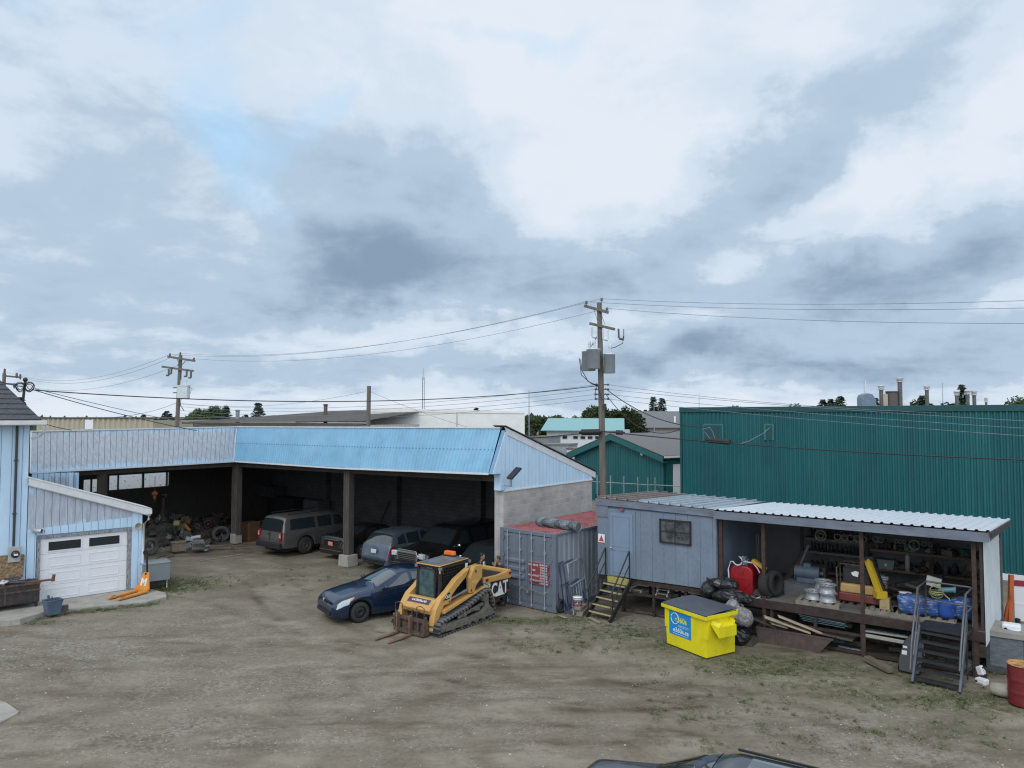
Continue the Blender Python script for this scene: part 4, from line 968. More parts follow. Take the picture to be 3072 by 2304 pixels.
b = MB(); side_prism(b, [(1.25, .25), (-1.5, .3), (-1.5, .62), (-.95, 1.1), (.7, .95), (1.2, .6)], -.56, .56); b.build('chassis', m_blk, lo)
for sd in (1, -1):
    b = MB(); side_prism(b, [(1.05, .60), (-.85, 1.02), (-.88, 1.07), (1.05, .70)], .56 * sd, .86 * sd); side_prism(b, [(1.05, .42), (.1, .66), (-.6, .9), (-.6, 1.0), (1.05, .64)], .56 * sd, .60 * sd)
    b.tube([(-.85, .84 * sd, 1.04), (-1.1, .84 * sd, .98), (-1.28, .84 * sd, .75), (-1.38, .84 * sd, .45)], .018, 6)
    b.build('fender', m_y, lo, bev=.008)
# engine enclosure
b = MB(); side_prism(b, [(-.55, .55), (-2.24, .44), (-2.32, .66), (-2.32, 1.18), (-.85, 1.24), (-.5, 1.3)], -.74, .74); eng = b.build('engine_cover', m_blk, lo, bev=.03)
b = MB(); [side_prism(b, [(-.88, 1.12), (-2.34, 1.06), (-2.38, 1.18), (-2.34, 1.36), (-1.6, 1.29), (-.88, 1.32)], y_, y_ + .10) for y_ in (-.80, .70)]; b.box(-2.39, -2.30, -.78, .78, 1.08, 1.34); hd_ = b.build('hood', m_y, lo, bev=.04)
b = MB(); b.ob((-1.03, .805, 1.22), (.13, .02, .08)); b.ob((-2.26, .805, 1.24), (.12, .02, .08)); b.build('marker_lamp', m_red, hd_)
b = MB(); b.box(-2.2, -.95, -.68, .68, 1.2, 1.24); b.build('hood_grille', m_blk, hd_)
wm = mat('decal_white', (.75, .76, .76), r=.5, v=.1); rm = mat('decal_red', (.35, .02, .03), r=.5)
text('lettering', 'CAT', .58, wm, eng, (-1.78, .748, .80), (PI / 2, 0, PI), .014, sx=.78)
b = MB(); b.prism([(-2.06, .585), (-1.52, .585), (-1.78, .76)], .749, .753, 'y'); b.build('triangle_mark', wm, eng)
b = MB(); b.prism([(-.82, .90), (-1.34, .87), (-1.34, .845), (-.82, .875)], .742, .746, 'y'); b.prism([(-2.12, .68), (-2.30, .70), (-2.30, .64), (-2.14, .63)], .742, .746, 'y'); b.build('stripe_mark', rm, eng)
text('lettering', '267B', .20, wm, eng, (-1.10, .748, 1.03), (PI / 2, 0, PI), .006, sx=.85)
# lift arms and towers
for sd in (1, -1):
    y0, y1 = (.66 * sd, .80 * sd)
    b = MB(); side_prism(b, [(-.16, .98), (-.36, .98), (-.46, 1.18), (-.74, 1.38), (-.76, 1.76), (-.38, 1.78), (-.14, 1.45)], y0 + .02 * sd, y1 + .04 * sd)
    tw = b.build('lift_tower', m_y, lo, bev=.012)
    b = MB(); side_prism(b, [(-.20, 1.74), (-.05, 1.50), (.40, 1.22), (.62, 1.05), (.66, .84), (.85, .83), (.98, .82), (1.12, .62), (1.25, .30), (1.37, .12), (1.47, .14), (1.43, .40), (1.32, .76), (1.10, 1.04), (.78, 1.22), (.4, 1.50)], y0 - .1 * sd, y1 - .04 * sd)
    arm = b.build('lift_arm', m_y, lo, bev=.012)
    b = MB(); b.cyl((-.42, y1 + .05 * sd, 1.62), (-.42, y0, 1.62), .05, n=10); b.cyl((-.2, y1 + .05 * sd, 1.06), (-.2, y0, 1.06), .04, n=10); b.cyl((1.40, y1 * 1.0, .25), (1.4, y0 * .9, .25), .05, n=10); b.cyl((.74, y1, .9), (.74, y0, .9), .03, n=8)
    b.build('pivot_pin', m_steel, tw)
    b = MB(); b.cyl((.72, y0 + .05 * sd, .93), (.1, y0 + .05 * sd, 1.03), .035, n=10); b.cyl((.1, y0 + .05 * sd, 1.03), (-.25, y0 + .05 * sd, 1.08), .05, n=10); b.build('lift_cylinder', mat('hydraulic_grey', (.22, .24, .26), r=.35, m=.5), lo)
    if sd > 0:
        b = MB(); b.prism([(1.02, .95), (.78, 1.18), (.70, 1.16), (.72, .98)], y1 - .045, y1 - .036, 'y'); dk_ = b.build('decal', m_blk, arm)
        text('lettering', 'CAT', .13, wm, dk_, (.81, y1 - .034, 1.05), (PI / 2, 0, PI), .004, sx=.8)
        b = MB(); b.prism([(1.02, .95), (.90, .965), (.95, 1.0)], y1 - .036, y1 - .034, 'y'); b.build('stripe_mark', rm, dk_)
        b = MB(); b.box(-.5, -.25, y1 + .041, y1 + .043, 1.32, 1.335); b.box(-.47, -.27, y1 + .041, y1 + .043, 1.28, 1.292); b.build('faded_decal', mat('faded_label', (.7, .55, .42)), tw)
b = MB(); side_prism(b, [(1.08, .72), (1.40, .60), (1.46, .74), (1.16, 1.0), (1.0, 1.0)], -.60, .60); cr = b.build('front_crossmember', m_y, lo, bev=.02)
b = MB(); p0, p1 = Vector((1.17, 0, 1.002)), Vector((1.47, 0, .742)); 
quadslab(b, [(1.20, -.45, .976), (1.20, .45, .976), (1.33, .45, .866), (1.33, -.45, .866)], .004)
dk_ = b.build('decal', mat('decal_plum', (.07, .04, .06)), cr)
text('lettering', 'CATERPILLAR', .10, wm, dk_, (1.270, .02, .926), (0, R(40), 0), .002) .rotation_euler = (Matrix.Rotation(R(40), 3, 'Y') @ Matrix.Rotation(PI / 2, 3, 'Z')).to_euler()
# cab
b = MB()
for sy in (.46, -.46):
    b.bar((.86, sy, .95), (.80, sy, 1.88), .08); b.bar((-.42, sy, 1.0), (-.42, sy, 1.9), .08); b.bar((.80, sy, 1.88), (-.42, sy, 1.9), .08)
b.bar((.8, -.46, 1.88), (.8, .46, 1.88), .08); b.bar((-.42, -.46, 1.9), (-.42, .46, 1.9), .06); b.box(-.42, -.38, -.46, .46, 1.0, 1.85); b.box(-.4, .8, -.44, .44, .7, 1.0)
cab = b.build('cab_frame', m_blk, lo)
b = MB(); side_prism(b, [(.89, 1.92), (-.48, 1.96), (-.48, 1.985), (.87, 1.945)], -.50, .50); rf = b.build('cab_roof', m_y, lo, bev=.015)
b = MB(); b.add([(.84, -.46, 1.957), (.84, .46, 1.957), (-.44, .46, 1.994), (-.44, -.46, 1.994)], [(0, 1, 2, 3)]); b.build('roof_panel', mat('roof_dusty', (.13, .14, .15), r=.45, v=.5, s=3), rf)
b = MB(); b.prism([(-.30, .80), (-.18, .66), (.18, .66), (.30, .80), (.36, 1.0), (.36, 1.72), (.28, 1.84), (-.28, 1.84), (-.36, 1.72), (-.36, 1.0)], .88, .93, 'x'); dr = b.build('cab_door', m_blk, lo, bev=.01)
b = MB(); b.prism([(-.16, .76), (.16, .76), (.25, .86), (.30, 1.0), (.30, 1.70), (.24, 1.79), (-.24, 1.79), (-.30, 1.70), (-.30, 1.0), (-.25, .86)], .925, .935, 'x'); b.build('door_glass', mat('cab_glass', (.05, .10, .11), r=.08, spec=.8, v=.6, s=5), dr)
for sd in (1, -1):
    b = MB()
    for i in range(15): x = -.40 + i * .083; b.bar((x, .475 * sd, 1.0), (x, .475 * sd, 1.86), .012)
    for i in range(11): z = 1.0 + i * .085; b.bar((-.42, .48 * sd, z), (.82, .48 * sd, z), .012)
    b.build('side_guard', m_blk, lo)
b = MB(); b.box(-.15, .3, -.25, .25, 1.0, 1.12); b.box(-.25, -.12, -.25, .25, 1.1, 1.62); b.build('seat', m_blackpl, lo, bev=.03)
b = MB(); b.box(.86, .90, .50, .505, 1.72, 1.85); b.ob((-.36, .50, 1.77), (.10, .02, .15)); b.build('warning_label', wm, lo)
bc = thing('beacon', None, None, (-.36, -.2, 1.99)); bc.parent = lo
b = MB(); b.ob((0, 0, .02), (.2, .50, .03)); b.build('base', m_blk, bc)
b = MB(); b.prism([(-.21, .035), (.21, .035), (.18, .16), (-.18, .16)], -.08, .08, 'x'); b.build('lens', mat('beacon_orange', (.85, .16, .02), r=.3, v=.12), bc, bev=.02)
for p in ((.86, .5, 1.85), (.86, -.5, 1.85), (-.5, .5, 1.88), (-.5, -.5, 1.88)): b = MB(); b.ob(p, (.08, .1, .09)); b.build('work_light', mat('grey_plastic', (.16, .165, .17)), lo, bev=.01)
b = MB()
for y in (-.38, .38): b.tube([(1.02, y, .7), (1.22, y, .5), (1.45, y * .9, .35)], .045, 8)
for y in (-.1, .05, .15): b.tube([(1.2, y, .6), (1.45, y + .03, .66), (1.62, y, .45), (1.6, y * 1.5, .3)], .015, 5)
b.build('hydraulic_hose', m_blackpl, lo)
# fork carriage
fk = thing('fork_carriage', None, None, (1.58, 0, 0)); fk.parent = lo
b = MB()
b.bar((.1, -.62, .10), (.1, .62, .10), .06, .12); b.bar((.1, -.62, .48), (.1, .62, .48), .06, .10)
for y in (-.60, -.38, .0, .38, .60): b.bar((.10, y, .08), (.10, y, .52), .05, .05)
for y in (-.60, .60): b.prism([(-.12, .05), (.08, .05), (.08, .55), (.0, .60), (-.12, .30)], y - .02, y + .02, 'y')
for y0_, y1_ in ((-.60, -.30), (-.1, .1), (.30, .60)):
    b.tube([(.08, y0_, .5), (.08, y0_, .85 if y0_ != -.1 else .74), (.08, (y0_ + y1_) / 2, .90 if y0_ != -.1 else .76), (.08, y1_, .85 if y0_ != -.1 else .74), (.08, y1_, .5)], .016, 6)
b.box(-.1, .03, -.55, .55, .12, .4)
b.build('backrest_frame', m_steel, fk)
for y in (-.42, .12):
    b = MB(); b.bar((.16, y, .03), (.16, y, .60), .05, .12, up=(1, 0, 0)); b.prism([(.14, .0), (1.06, .012), (1.06, .022), (.2, .055)], y - .055, y + .055, 'y'); b.build('fork', mat('rusty_fork', (.17, .10, .06), r=.8, v=.4, s=5), fk)
# ================================================================ PEOPLE
def skin(name, m, parent, chains, root=0, sub=1):
    "chains: list of polylines [(point, radius)...]; the first point of a chain may be the index (int) of an existing vertex"
    vs, es, rs = [], [], []
    for ch in chains:
        prev = None
        for k in ch:
            if isinstance(k, int): prev = k; continue
            p, r = k; vs.append(p); rs.append(r); i = len(vs) - 1
            if prev is not None: es.append((prev, i))
            prev = i
    me = bpy.data.meshes.new(name); me.from_pydata(vs, es, []); me.materials.append(m)
    o = bpy.data.objects.new(name, me); COL.objects.link(o); o.parent = parent
    sk = o.modifiers.new('skin', 'SKIN'); sk.use_smooth_shade = True
    lay = me.skin_vertices[0] if me.skin_vertices else None
    if lay is None:
        bpy.context.view_layer.objects.active = o; me.attributes
    for i, r in enumerate(rs):
        r = (r, r) if isinstance(r, (int, float)) else r
        me.skin_vertices[0].data[i].radius = r; me.skin_vertices[0].data[i].use_root = (i == root)
    su = o.modifiers.new('sub', 'SUBSURF'); su.levels = sub; su.render_levels = sub
    return o
def person(label, loc, rz, h, jacket, shirt, pants, hair, pose, hat=None):
    s = h / 1.75
    o = thing('person', label, 'person', loc, rz)
    o.scale = (s, s, s)
    sk_m = mat('skin', (.36, .20, .14), r=.6)
    # x forward, y left. pose: arm targets (elbow, hand) for left/right and lean
    ln = pose['lean']
    sp = lambda z, x=0: Vector((x + ln * max(0, z - .95), 0, z))
    neck, head = sp(1.50), sp(1.62, .03)
    arms = []
    ch = [[(sp(.95), (.14, .11)), (sp(1.1), (.13, .10)), (sp(1.3), (.17, .11)), (sp(1.43), (.12, .09)), (neck, .055), (sp(1.56, .01), .055)]]
    hands = []
    for sd, (el, ha) in ((1, pose['L']), (-1, pose['R'])):
        sh = sp(1.42) + Vector((0, sd * .19, 0)); ch.append([3, (sh, .065), (Vector(el), .045), (Vector(ha), .03)])
        hands.append((sd, Vector(el), Vector(ha)))
    for sd in (1, -1):
        hp_ = Vector((0, sd * .10, .92)); ch.append([0, (hp_, .095), (Vector((.02, sd * .12, .5)), .06), (Vector((-.01, sd * .13, .10)), .04), (Vector((.12, sd * .14, .035)), .035)])
    body = skin('body', sk_m, o, ch)
    # head with face
    b = MB(); hc = head + Vector((.0, 0, .045))
    b.ball(hc, (.095, .075, .118), 16); b.ball(hc + Vector((.03, 0, -.06)), (.062, .055, .06), 12)
    b.ball(hc + Vector((.098, 0, -.01)), (.02, .014, .026), 8)
    for sd in (1, -1): b.ball(hc + Vector((0, sd * .078, -.005)), (.018, .01, .03), 8)
    hd2 = b.build('head', sk_m, o)
    b = MB()
    for sd in (1, -1): b.ball(hc + Vector((.085, sd * .03, .018)), (.012, .013, .009), 8)
    b.build('eye', mat('eye_dark', (.03, .02, .02)), hd2)
    b = MB(); b.ball(hc + Vector((.086, 0, -.058)), (.008, .024, .007), 8); b.build('mouth', mat('lips', (.28, .10, .08)), hd2)
    b = MB(); b.ball(hc + Vector((-.018, 0, .035)), (.096, .086, .105), 16, .04); b.build('hat' if hat else 'hair', hair, o)
    # hands: palm and five fingers
    for sd, el, ha in hands:
        d = (ha - el).normalized(); sdv = d.cross(Vector((0, 0, 1))).normalized(); up = sdv.cross(d)
        c_ = [[(ha, .026), (ha + d * .05, .03), (ha + d * .085, .028)]]
        for k, l_ in enumerate((.06, .07, .065, .05)):
            r0 = ha + d * .09 + sdv * ((k - 1.5) * .02)
            c_.append([2, (r0, .010), (r0 + d * l_ * .5 - up * .01, .009), (r0 + d * l_ * .8 - up * .03, .008)])
        c_.append([1, (ha + d * .05 + sdv * .04, .011), (ha + d * .085 + sdv * .055 - up * .01, .009)])
        skin('hand', sk_m, o, c_)
    # clothes
    ch = [[(sp(.88), (.155, .125)), (sp(1.1), (.150, .12)), (sp(1.3), (.185, .13)), (sp(1.44), (.13, .10))]]
    for sd, (el, ha) in ((1, pose['L']), (-1, pose['R'])):
        el, ha = Vector(el), Vector(ha); ch.append([3, (sp(1.42) + Vector((0, sd * .20, 0)), .085), (el, .062), (el.lerp(ha, .9), .046)])
    skin('jacket', jacket, o, ch)
    if shirt:
        b = MB(); b.prism([(-.06, .92), (.06, .92), (.085, 1.35), (.05, 1.48), (-.05, 1.48), (-.085, 1.35)], .10, .142, 'x'); q = b.build('shirt', shirt, o, bev=.01); q.location.x = ln * .3
    ch = [[(sp(.98), (.150, .12)), (Vector((0, 0, .90)), (.15, .115))]]
    for sd in (1, -1): ch.append([1, (Vector((0, sd * .10, .84)), .105), (Vector((.02, sd * .12, .5)), .078), (Vector((-.005, sd * .13, .09)), .062)])
    skin('trousers', pants, o, ch)
    for sd in (1, -1):
        b = MB(); b.ball((.05, sd * .135, .05), (.14, .055, .055), 12); b.box(-.08, .17, sd * .135 - .045, sd * .135 + .045, .0, .03); b.build('boot', mat('boot', (.03, .025, .02)), o)
    return o
m_navy = mat('dark_cloth', (.018, .02, .026), r=.9); m_den = mat('dark_trousers', (.03, .035, .045), r=.9)
loc1 = Vector((-1.10, 25.35, 0)); loc2 = Vector((-.33, 24.95, 0))
person('person in a dark jacket over a white shirt standing behind the loader', loc1, R(-25), 1.66, m_navy, mat('white_shirt', (.62, .62, .62)), m_den, mat('dark_hair', (.015, .012, .01)),
       {'lean': .05, 'L': ((.05, .30, 1.15), (.22, .26, .95)), 'R': ((.02, -.28, 1.15), (.10, -.30, .92))})
person('person in dark clothes and brown cap, hands raised, beside the container', loc2, R(195), 1.64, m_navy, None, m_den, mat('brown_cap', (.07, .055, .045), r=.9),
       {'lean': .22, 'L': ((.24, .24, 1.22), (.32, .06, 1.46)), 'R': ((.26, -.22, 1.22), (.33, -.05, 1.45))}, hat=True)

# ================================================================ SHIPPING CONTAINER
m_cont = mat('container_paint', (.14, .168, .21), r=.55, s=2.5, v=.14, dirt=.35)
m_contl = mat('container_side', (.27, .30, .34), r=.6, s=2, v=.14, dirt=.25, st=(1, 1, .3))
m_bar = mat('galv_rod', (.36, .41, .48), r=.4, m=.4)
ca_ = math.atan2(1.56, -1.88)      # from right front corner to the left one
fr = G(1667, 1840)
rz = ca_ - PI                      # local +x: left -> right along the front
ct = thing('shipping_container', 'blue grey shipping container with faded red roof beside the office trailer', 'container', fr, rz)
CW, CH, CL = 2.44, 2.59, 6.06
# local: front face y=0, right front corner x=0, extends to x=-CW; y=0..CL
b = MB()
for x in (-.08, -CW + .08):
    for y in (.08, CL - .08): b.box(x - .08, x + .08, y - .08, y + .08, 0, CH)
b.box(-CW + .16, -.16, 0, .1, .0, .16); b.box(-CW + .16, -.16, 0, .1, CH - .13, CH)
for x in (-.05, -CW + .05): b.box(x - .05, x + .05, .16, CL - .16, CH - .08, CH); b.box(x - .05, x + .05, .16, CL - .16, 0, .16)
b.box(-CW + .16, -.16, CL - .08, CL, 0, CH)
b.build('frame', m_cont, ct, bev=.01)
def corr(b, x0, x1, z0, z1, pitch, amp, y=0., flat=.35):
    "trapezoid corrugation in the xz plane, ridges to -y"
    xs = []; x = x0; ph = [(0, 0), (flat, 0), (.5, 1), (.5 + flat, 1)]
    while x < x1:
        for f, h in ph:
            q = x + f * pitch
            if q < x1: xs.append((q, h))
        x += pitch
    xs.append((x1, 0)); vs = [(q, y - h * amp, z) for q, h in xs for z in (z0, z1)]
    b.add(vs, [(2 * i, 2 * i + 2, 2 * i + 3, 2 * i + 1) for i in range(len(xs) - 1)])
b = MB(Matrix.Translation((-.03, 0, 0)) @ Matrix.Rotation(PI / 2, 4, 'Z')); corr(b, .16, CL - .16, .16, CH - .08, .28, .020, 0.030); 
b.T = Matrix.Translation((-CW + .03, 0, 0)) @ Matrix.Rotation(PI / 2, 4, 'Z'); corr(b, .16, CL - .16, .16, CH - .08, .28, .036)
b.build('side_panel', m_contl, ct)
b = MB()
n_ = int((CL - .3) / .21)
for i in range(n_):
    y = .15 + i * .21; b.prism([(y, CH - .04), (y + .04, CH + .012), (y + .11, CH + .012), (y + .15, CH - .04)], -CW + .1, -.1, 'x')
b.cur = 1; b.box(-CW + .1, -.1, .1, CL - .08, CH - .06, CH - .032); b.cur = 0
b.build('roof', [mat('faded_red', (.30, .095, .095), r=.7, s=2.2, v=.25, c2=(.13, .04, .04), thr=(.5, .68), st=(1, .5, 1)), mat('red_valley', (.09, .025, .025))], ct)
for k in range(2):
    d = thing('door', None, None, (-.16 - (1 - k) * 1.065 - 1.055, .02, .17)); d.parent = ct
    b = MB(); b.box(0, 1.05, 0, .04, 0, 2.27)
    for z0, z1 in ((.0, .62), (1.55, 2.27)): b.box(.08, .97, -.012, 0, z0 + .05, z1 - .05)
    for z in (.70, .97, 1.24): b.prism([(z - .0, 0.0), (z + .05, -.035), (z + .12, -.035), (z + .17, 0.)], .08, .97, 'x') if 0 else b.add([(x, y, zz_) for x in (.08, .97) for zz_, y in ((z, 0), (z + .05, -.04), (z + .13, -.04), (z + .18, 0))], [(0, 1, 5, 4), (1, 2, 6, 5), (2, 3, 7, 6)])
    b.build('panel', m_cont, d, bev=.004)
    for x in (.24, .80):
        b = MB(); b.cyl((x, -.075, -.12), (x, -.075, 2.38), .022, n=8)
        for z in (-.06, .45, .95, 1.75, 2.2): b.ob((x, -.045, z), (.09, .07, .05))
        b.ob((x + .0, -.09, .95), (.05, .03, .5)) if 0 else None
        b.build('lock_rod', m_bar, d)
    b = MB(); b.bar((.2, -.1, .82), (.62, -.1, .80), .03, .05); b.build('handle', m_bar, d)
    for z in (.15, .8, 1.5, 2.1): b = MB(); b.ob((.02 if k == 0 else 1.03, -.02, z), (.07, .05, .12)); b.build('hinge', m_cont, d)
    if k == 1:
        b = MB(); b.box(.10, .94, -.0435, -.0415, .66, 1.40); pl = b.build('data_panel', mat('oxide_red', (.24, .045, .05), r=.7, v=.3), d)
        wt = mat('stencil_white', (.6, .62, .64))
        for i, (l_, r_) in enumerate((('MAX GROSS', '30,480 KG'), ('', '67,200 LB'), ('TARE', '2,250 KG'), ('', '4,960 LB'), ('MAX CARGO', '28,230 KG'), ('', '62,240 LB'), ('CU. CAP.', '33.2 CU.M'), ('', '1,172 CU.FT'))):
            z = 1.335 - i * .088
            if l_: text('lettering', l_, .075, wt, pl, (.30, -.046, z - .03), (PI / 2, 0, 0), .002)
            text('lettering', r_, .075, wt, pl, (.73, -.046, z), (PI / 2, 0, 0), .002)
b = MB(); b.tube([(-2.3, -.09, .75), (-2.0, -.1, .70), (-1.6, -.1, .72), (-1.3, -.1, .66), (-1.18, -.12, .62), (-1.0, -.11, .66), (-.6, -.1, .60), (-.3, -.1, .55)], .012, 5); b.ob((-1.1, -.12, .57), (.09, .04, .1)); b.build('chain', mat('rusty_chain', (.22, .19, .15)), ct)
# chain-link roll on the roof
fr_m = mat('galv_mesh', (.30, .34, .37), r=.45, m=.4, v=.3)
a_, b_ = G(1612, 1563, 2.76), G(1736, 1580, 2.76)
rl = thing('fence_roll', 'roll of chain link fencing lying across the red container roof', 'fence roll', a_.lerp(b_, .5) - Vector((0, 0, .165)), math.atan2((b_ - a_).y, (b_ - a_).x))
Lr = (b_ - a_).length; b = MB()
for k in range(20):
    for sg in (1, -1):
        pts = [(-Lr / 2 + (k / 20 + i / 12 * .16) * Lr, .16 * math.cos(sg * (i / 12 * 6.28 + k)), .16 + .16 * math.sin(sg * (i / 12 * 6.28 + k))) for i in range(13)]; pts = [(min(p[0], Lr / 2), p[1], p[2]) for p in pts]; b.tube(pts, .011, 4)
b.build('wire_mesh', fr_m, rl); b = MB(); b.cyl((-Lr / 2, 0, .16), (Lr / 2, 0, .16), .125, n=12); b.build('roll_core', mat('mesh_inner', (.10, .12, .13), v=.5, s=30), rl)

# scaffold frames, pail, tyre, blocks beside the container
m_scb = mat('scaffold_blue', (.05, .09, .20), r=.45, v=.4, s=6); m_scg = mat('scaffold_grey', (.36, .40, .46), r=.5, v=.3)
cs_dir = Vector((math.cos(rz + PI / 2), math.sin(rz + PI / 2), 0))     # along the container side
def scaf(i, m, off, y0=.55, w_=1.5, h=1.62, lean=.22):
    base = G(1722 - i * 13, 1843 - i * 2); sdir = G(1786, 1795) - G(1722, 1843)
    o = thing('scaffold_frame', ['pale grey scaffold frame with ladder rungs, outermost of the leaning stack', 'blue scaffold frame second from the outside of the leaning stack', 'blue scaffold frame in the middle of the leaning stack', 'dark blue scaffold frame next to the container side'][i], 'scaffold', base, math.atan2(sdir.y, sdir.x), 'scaffold frames leaning on the container')
    b = MB(); T = Matrix.Rotation(R(-8), 4, 'X'); b.T = T
    b.tube([(0, 0, 0), (0, 0, h), (w_, 0, h), (w_, 0, 0)], .034, 8); b.build('tube_frame', m, o)
    b = MB(T); b.tube([(0, 0, h * .55), (w_, 0, h * .55)], .02, 6); 
    for k in range(3): b.tube([(w_ * (.35 + .15 * k), 0, h * .55), (w_ * (.35 + .15 * k), 0, .1)], .014, 6)
    b.build('brace', m, o)
for i, (m, off) in enumerate(((m_scg, .30), (m_scb, .22), (m_scb, .13), (m_scb, .05))): scaf(i, m, off)
m_wood2 = mat('plank_wood', (.26, .21, .155), r=.85, s=4, v=.3, st=(.5, 4, 4))
def pail(loc, label, r=.15, h=.37):
    o = thing('pail', label, 'bucket', loc)
    b = MB(); b.lathe((0, 0, 0), [(.001, 0), (r * .85, 0), (r, h), (r * 1.06, h), (r * 1.06, h + .02), (.001, h + .02)], 20); b.build('tub', m_whitep, o)
    b = MB(); b.lathe((0, 0, 0), [(r * .905, h * .25), (r * .98, h * .72)], 20); b.build('paper_label', mat('plum_label', (.16, .05, .07), c2=(.6, .6, .6), thr=(.55, .6), s=12), o)
    b = MB(); b.torus((0, 0, h * .88), r * 1.0, .008, 'z'); b.build('rim_ring', m_whitep, o)
    return o
def timber(name, label, a, b_, w_=.12, h=.1, m=None, cat='timber', group=None):
    a, b_ = Vector(a), Vector(b_); mid = (a + b_) / 2; L = (b_ - a).length
    b = MB(); b.ob((0, 0, 0), (L, w_, h)); d = b_ - a
    o = b.build(name, m or m_wood2, loc=mid, rot=(0, -math.asin(d.z / L), math.atan2(d.y, d.x)), bev=.008); return tag(o, label, cat, group)
pp = G(1747, 1838)
timber('timber_block', 'short grey timber blocks stacked under the white pail', G(1738, 1850) + Vector((0, 0, .06)), G(1756, 1830) + Vector((0, 0, .06)), .2, .12)
timber('timber_block', 'upper timber block under the white pail', G(1736, 1846) + Vector((0, 0, .165)), G(1756, 1828) + Vector((0, 0, .165)), .16, .09)
pail(G(1733, 1826, .21), 'white plastic pail with a plum label standing on timber blocks')
timber('timber_offcut', 'short weathered plank lying on the ground before the yellow steps', G(1768, 1856) + Vector((0, 0, .03)), G(1800, 1872) + Vector((0, 0, .03)), .1, .05)
timber('timber_offcut', 'thin board on the ground at the corner of the container', G(1676, 1848) + Vector((0, 0, .02)), G(1700, 1856) + Vector((0, 0, .02)), .12, .03)
def tyre(loc, label, r=.33, w_=.22, rot=(0, 0, 0), group=None, m=None):
    b = MB(); b.lathe((0, 0, 0), [(r * .60, -w_ / 2 * .8), (r * .66, -w_ / 2), (r * .9, -w_ / 2), (r, -w_ * .3), (r, w_ * .3), (r * .9, w_ / 2), (r * .66, w_ / 2), (r * .60, w_ / 2 * .8), (r * .60, -w_ / 2 * .8)], 26, 'z')
    return tag(b.build('tyre', m or m_tyre, loc=loc, rot=rot), label, 'tyre', group)
tyre(G(1683, 1836, 0) + Vector((0, 0, .2)) , 'small black tyre squeezed between the container and the scaffold frames', .22, .12, (R(84), 0, rz + PI / 2))

# ================================================================ OFFICE TRAILER AND STORAGE SHED
OS = Vector((2.92, 24.5, 0)); SA = R(-36.3)
SHR = Matrix(((1, .06, 0, 0), (0, 1, 0, 0), (0, 0, 1, 0), (0, 0, 0, 1)))
def SW(x, y, z=0): 
    x += .06 * y; return OS + Vector((math.cos(SA) * x - math.sin(SA) * y, math.sin(SA) * x + math.cos(SA) * y, z))
def SPX(px, py, y):
    "pixel -> (x, z) in the shed's frame at depth y"
    s, z = GL(px, py, SW(0, y), SA); return s, z
m_ob = mat('office_blue', (.165, .21, .275), r=.6, s=14, v=.14, st=(1, 1, .6), dirt=.14, c2=(.23, .285, .36), thr=(.48, .72), s2=1.1)
m_obg = mat('office_groove', (.08, .12, .18), r=.8)
m_rust = mat('rusty_steel', (.085, .045, .032), r=.85, s=6, v=.4)
m_fas = mat('grey_fascia', (.155, .18, .225), r=.7, s=3, v=.25, st=(.6, 1, 2))
of = thing('office_trailer', 'blue grey wooden office trailer on a rusty steel frame with steps up to its door', 'trailer', OS, SA)
OXR = 4.16; FZ = 1.15
ztop = lambda x: 3.72 - .02 * x
b = MB(SHR); b.prism([(0, FZ), (OXR, FZ + .04), (OXR, ztop(OXR) - .12), (0, ztop(0) - .12)], .02, 3.97, 'y'); b.build('wall', m_obg, of)
b = MB()
boards(b, (0, .019), (OXR, .019), lambda s: FZ + .01 * s, lambda s: ztop(s) - .2, .405, .018, .008)
b.T = SHR; boards(b, (OXR + .001, .02), (OXR + .001, 3.96), lambda s: FZ + .04, lambda s: ztop(OXR) - .2, .405, .018, .008)
b.build('siding', m_ob, of)
b = MB(SHR); b.prism([(-.04, ztop(0) - .22), (OXR, ztop(OXR) - .22), (OXR, ztop(OXR)), (-.04, ztop(0))], -.06, -.02, 'y'); b.box(-.04, .42, -.03, 0, ztop(0) - .62, ztop(0) - .23); b.build('fascia', m_fas, of)
# seamed roof panels: brown ones at the left, pale ones at the right
RY = 4.25
def seam_roof(x0, x1, m, name, n_, z0=3.74, dz=-.16, slope=0.):
    b = MB(SHR); w_ = (x1 - x0) / n_
    for i in range(n_):
        xa = x0 + i * w_; zf = z0 - .02 * xa
        b.add([(xa, -.08, zf), (xa + w_, -.08, zf - .02 * w_), (xa + w_, RY, zf + dz), (xa, RY, zf + dz)], [(0, 1, 2, 3)])
        b.add([(xa, -.08, zf), (xa, -.08, zf + .055), (xa, RY, zf + dz + .055), (xa, RY, zf + dz)], [(0, 1, 2, 3), (3, 2, 1, 0)])
        b.add([(xa, -.08, zf + .055), (xa + .04, -.08, zf + .05), (xa + .04, RY, zf + dz + .05), (xa, RY, zf + dz + .055)], [(0, 1, 2, 3)])
        b.add([(xa + .04, -.08, zf + .05), (xa + .045, -.08, zf), (xa + .045, RY, zf + dz), (xa + .04, RY, zf + dz + .05)], [(0, 1, 2, 3)])
    return b.build(name, m, of)
q = seam_roof(0, 1.55, mat('brown_tin', (.19, .155, .14), r=.6, v=.3), 'roof', 4); q['label'] = 'brown seamed roof panels'
q = seam_roof(1.55, OXR, mat('pale_tin', (.36, .42, .47), r=.4, v=.12, m=.2), 'roof', 7); q['label'] = 'pale metal seamed roof panels'
b = MB(SHR); b.box(0, OXR, .0, RY - .1, 3.4, 3.52); b.build('roof_underlay', m_obg, of)
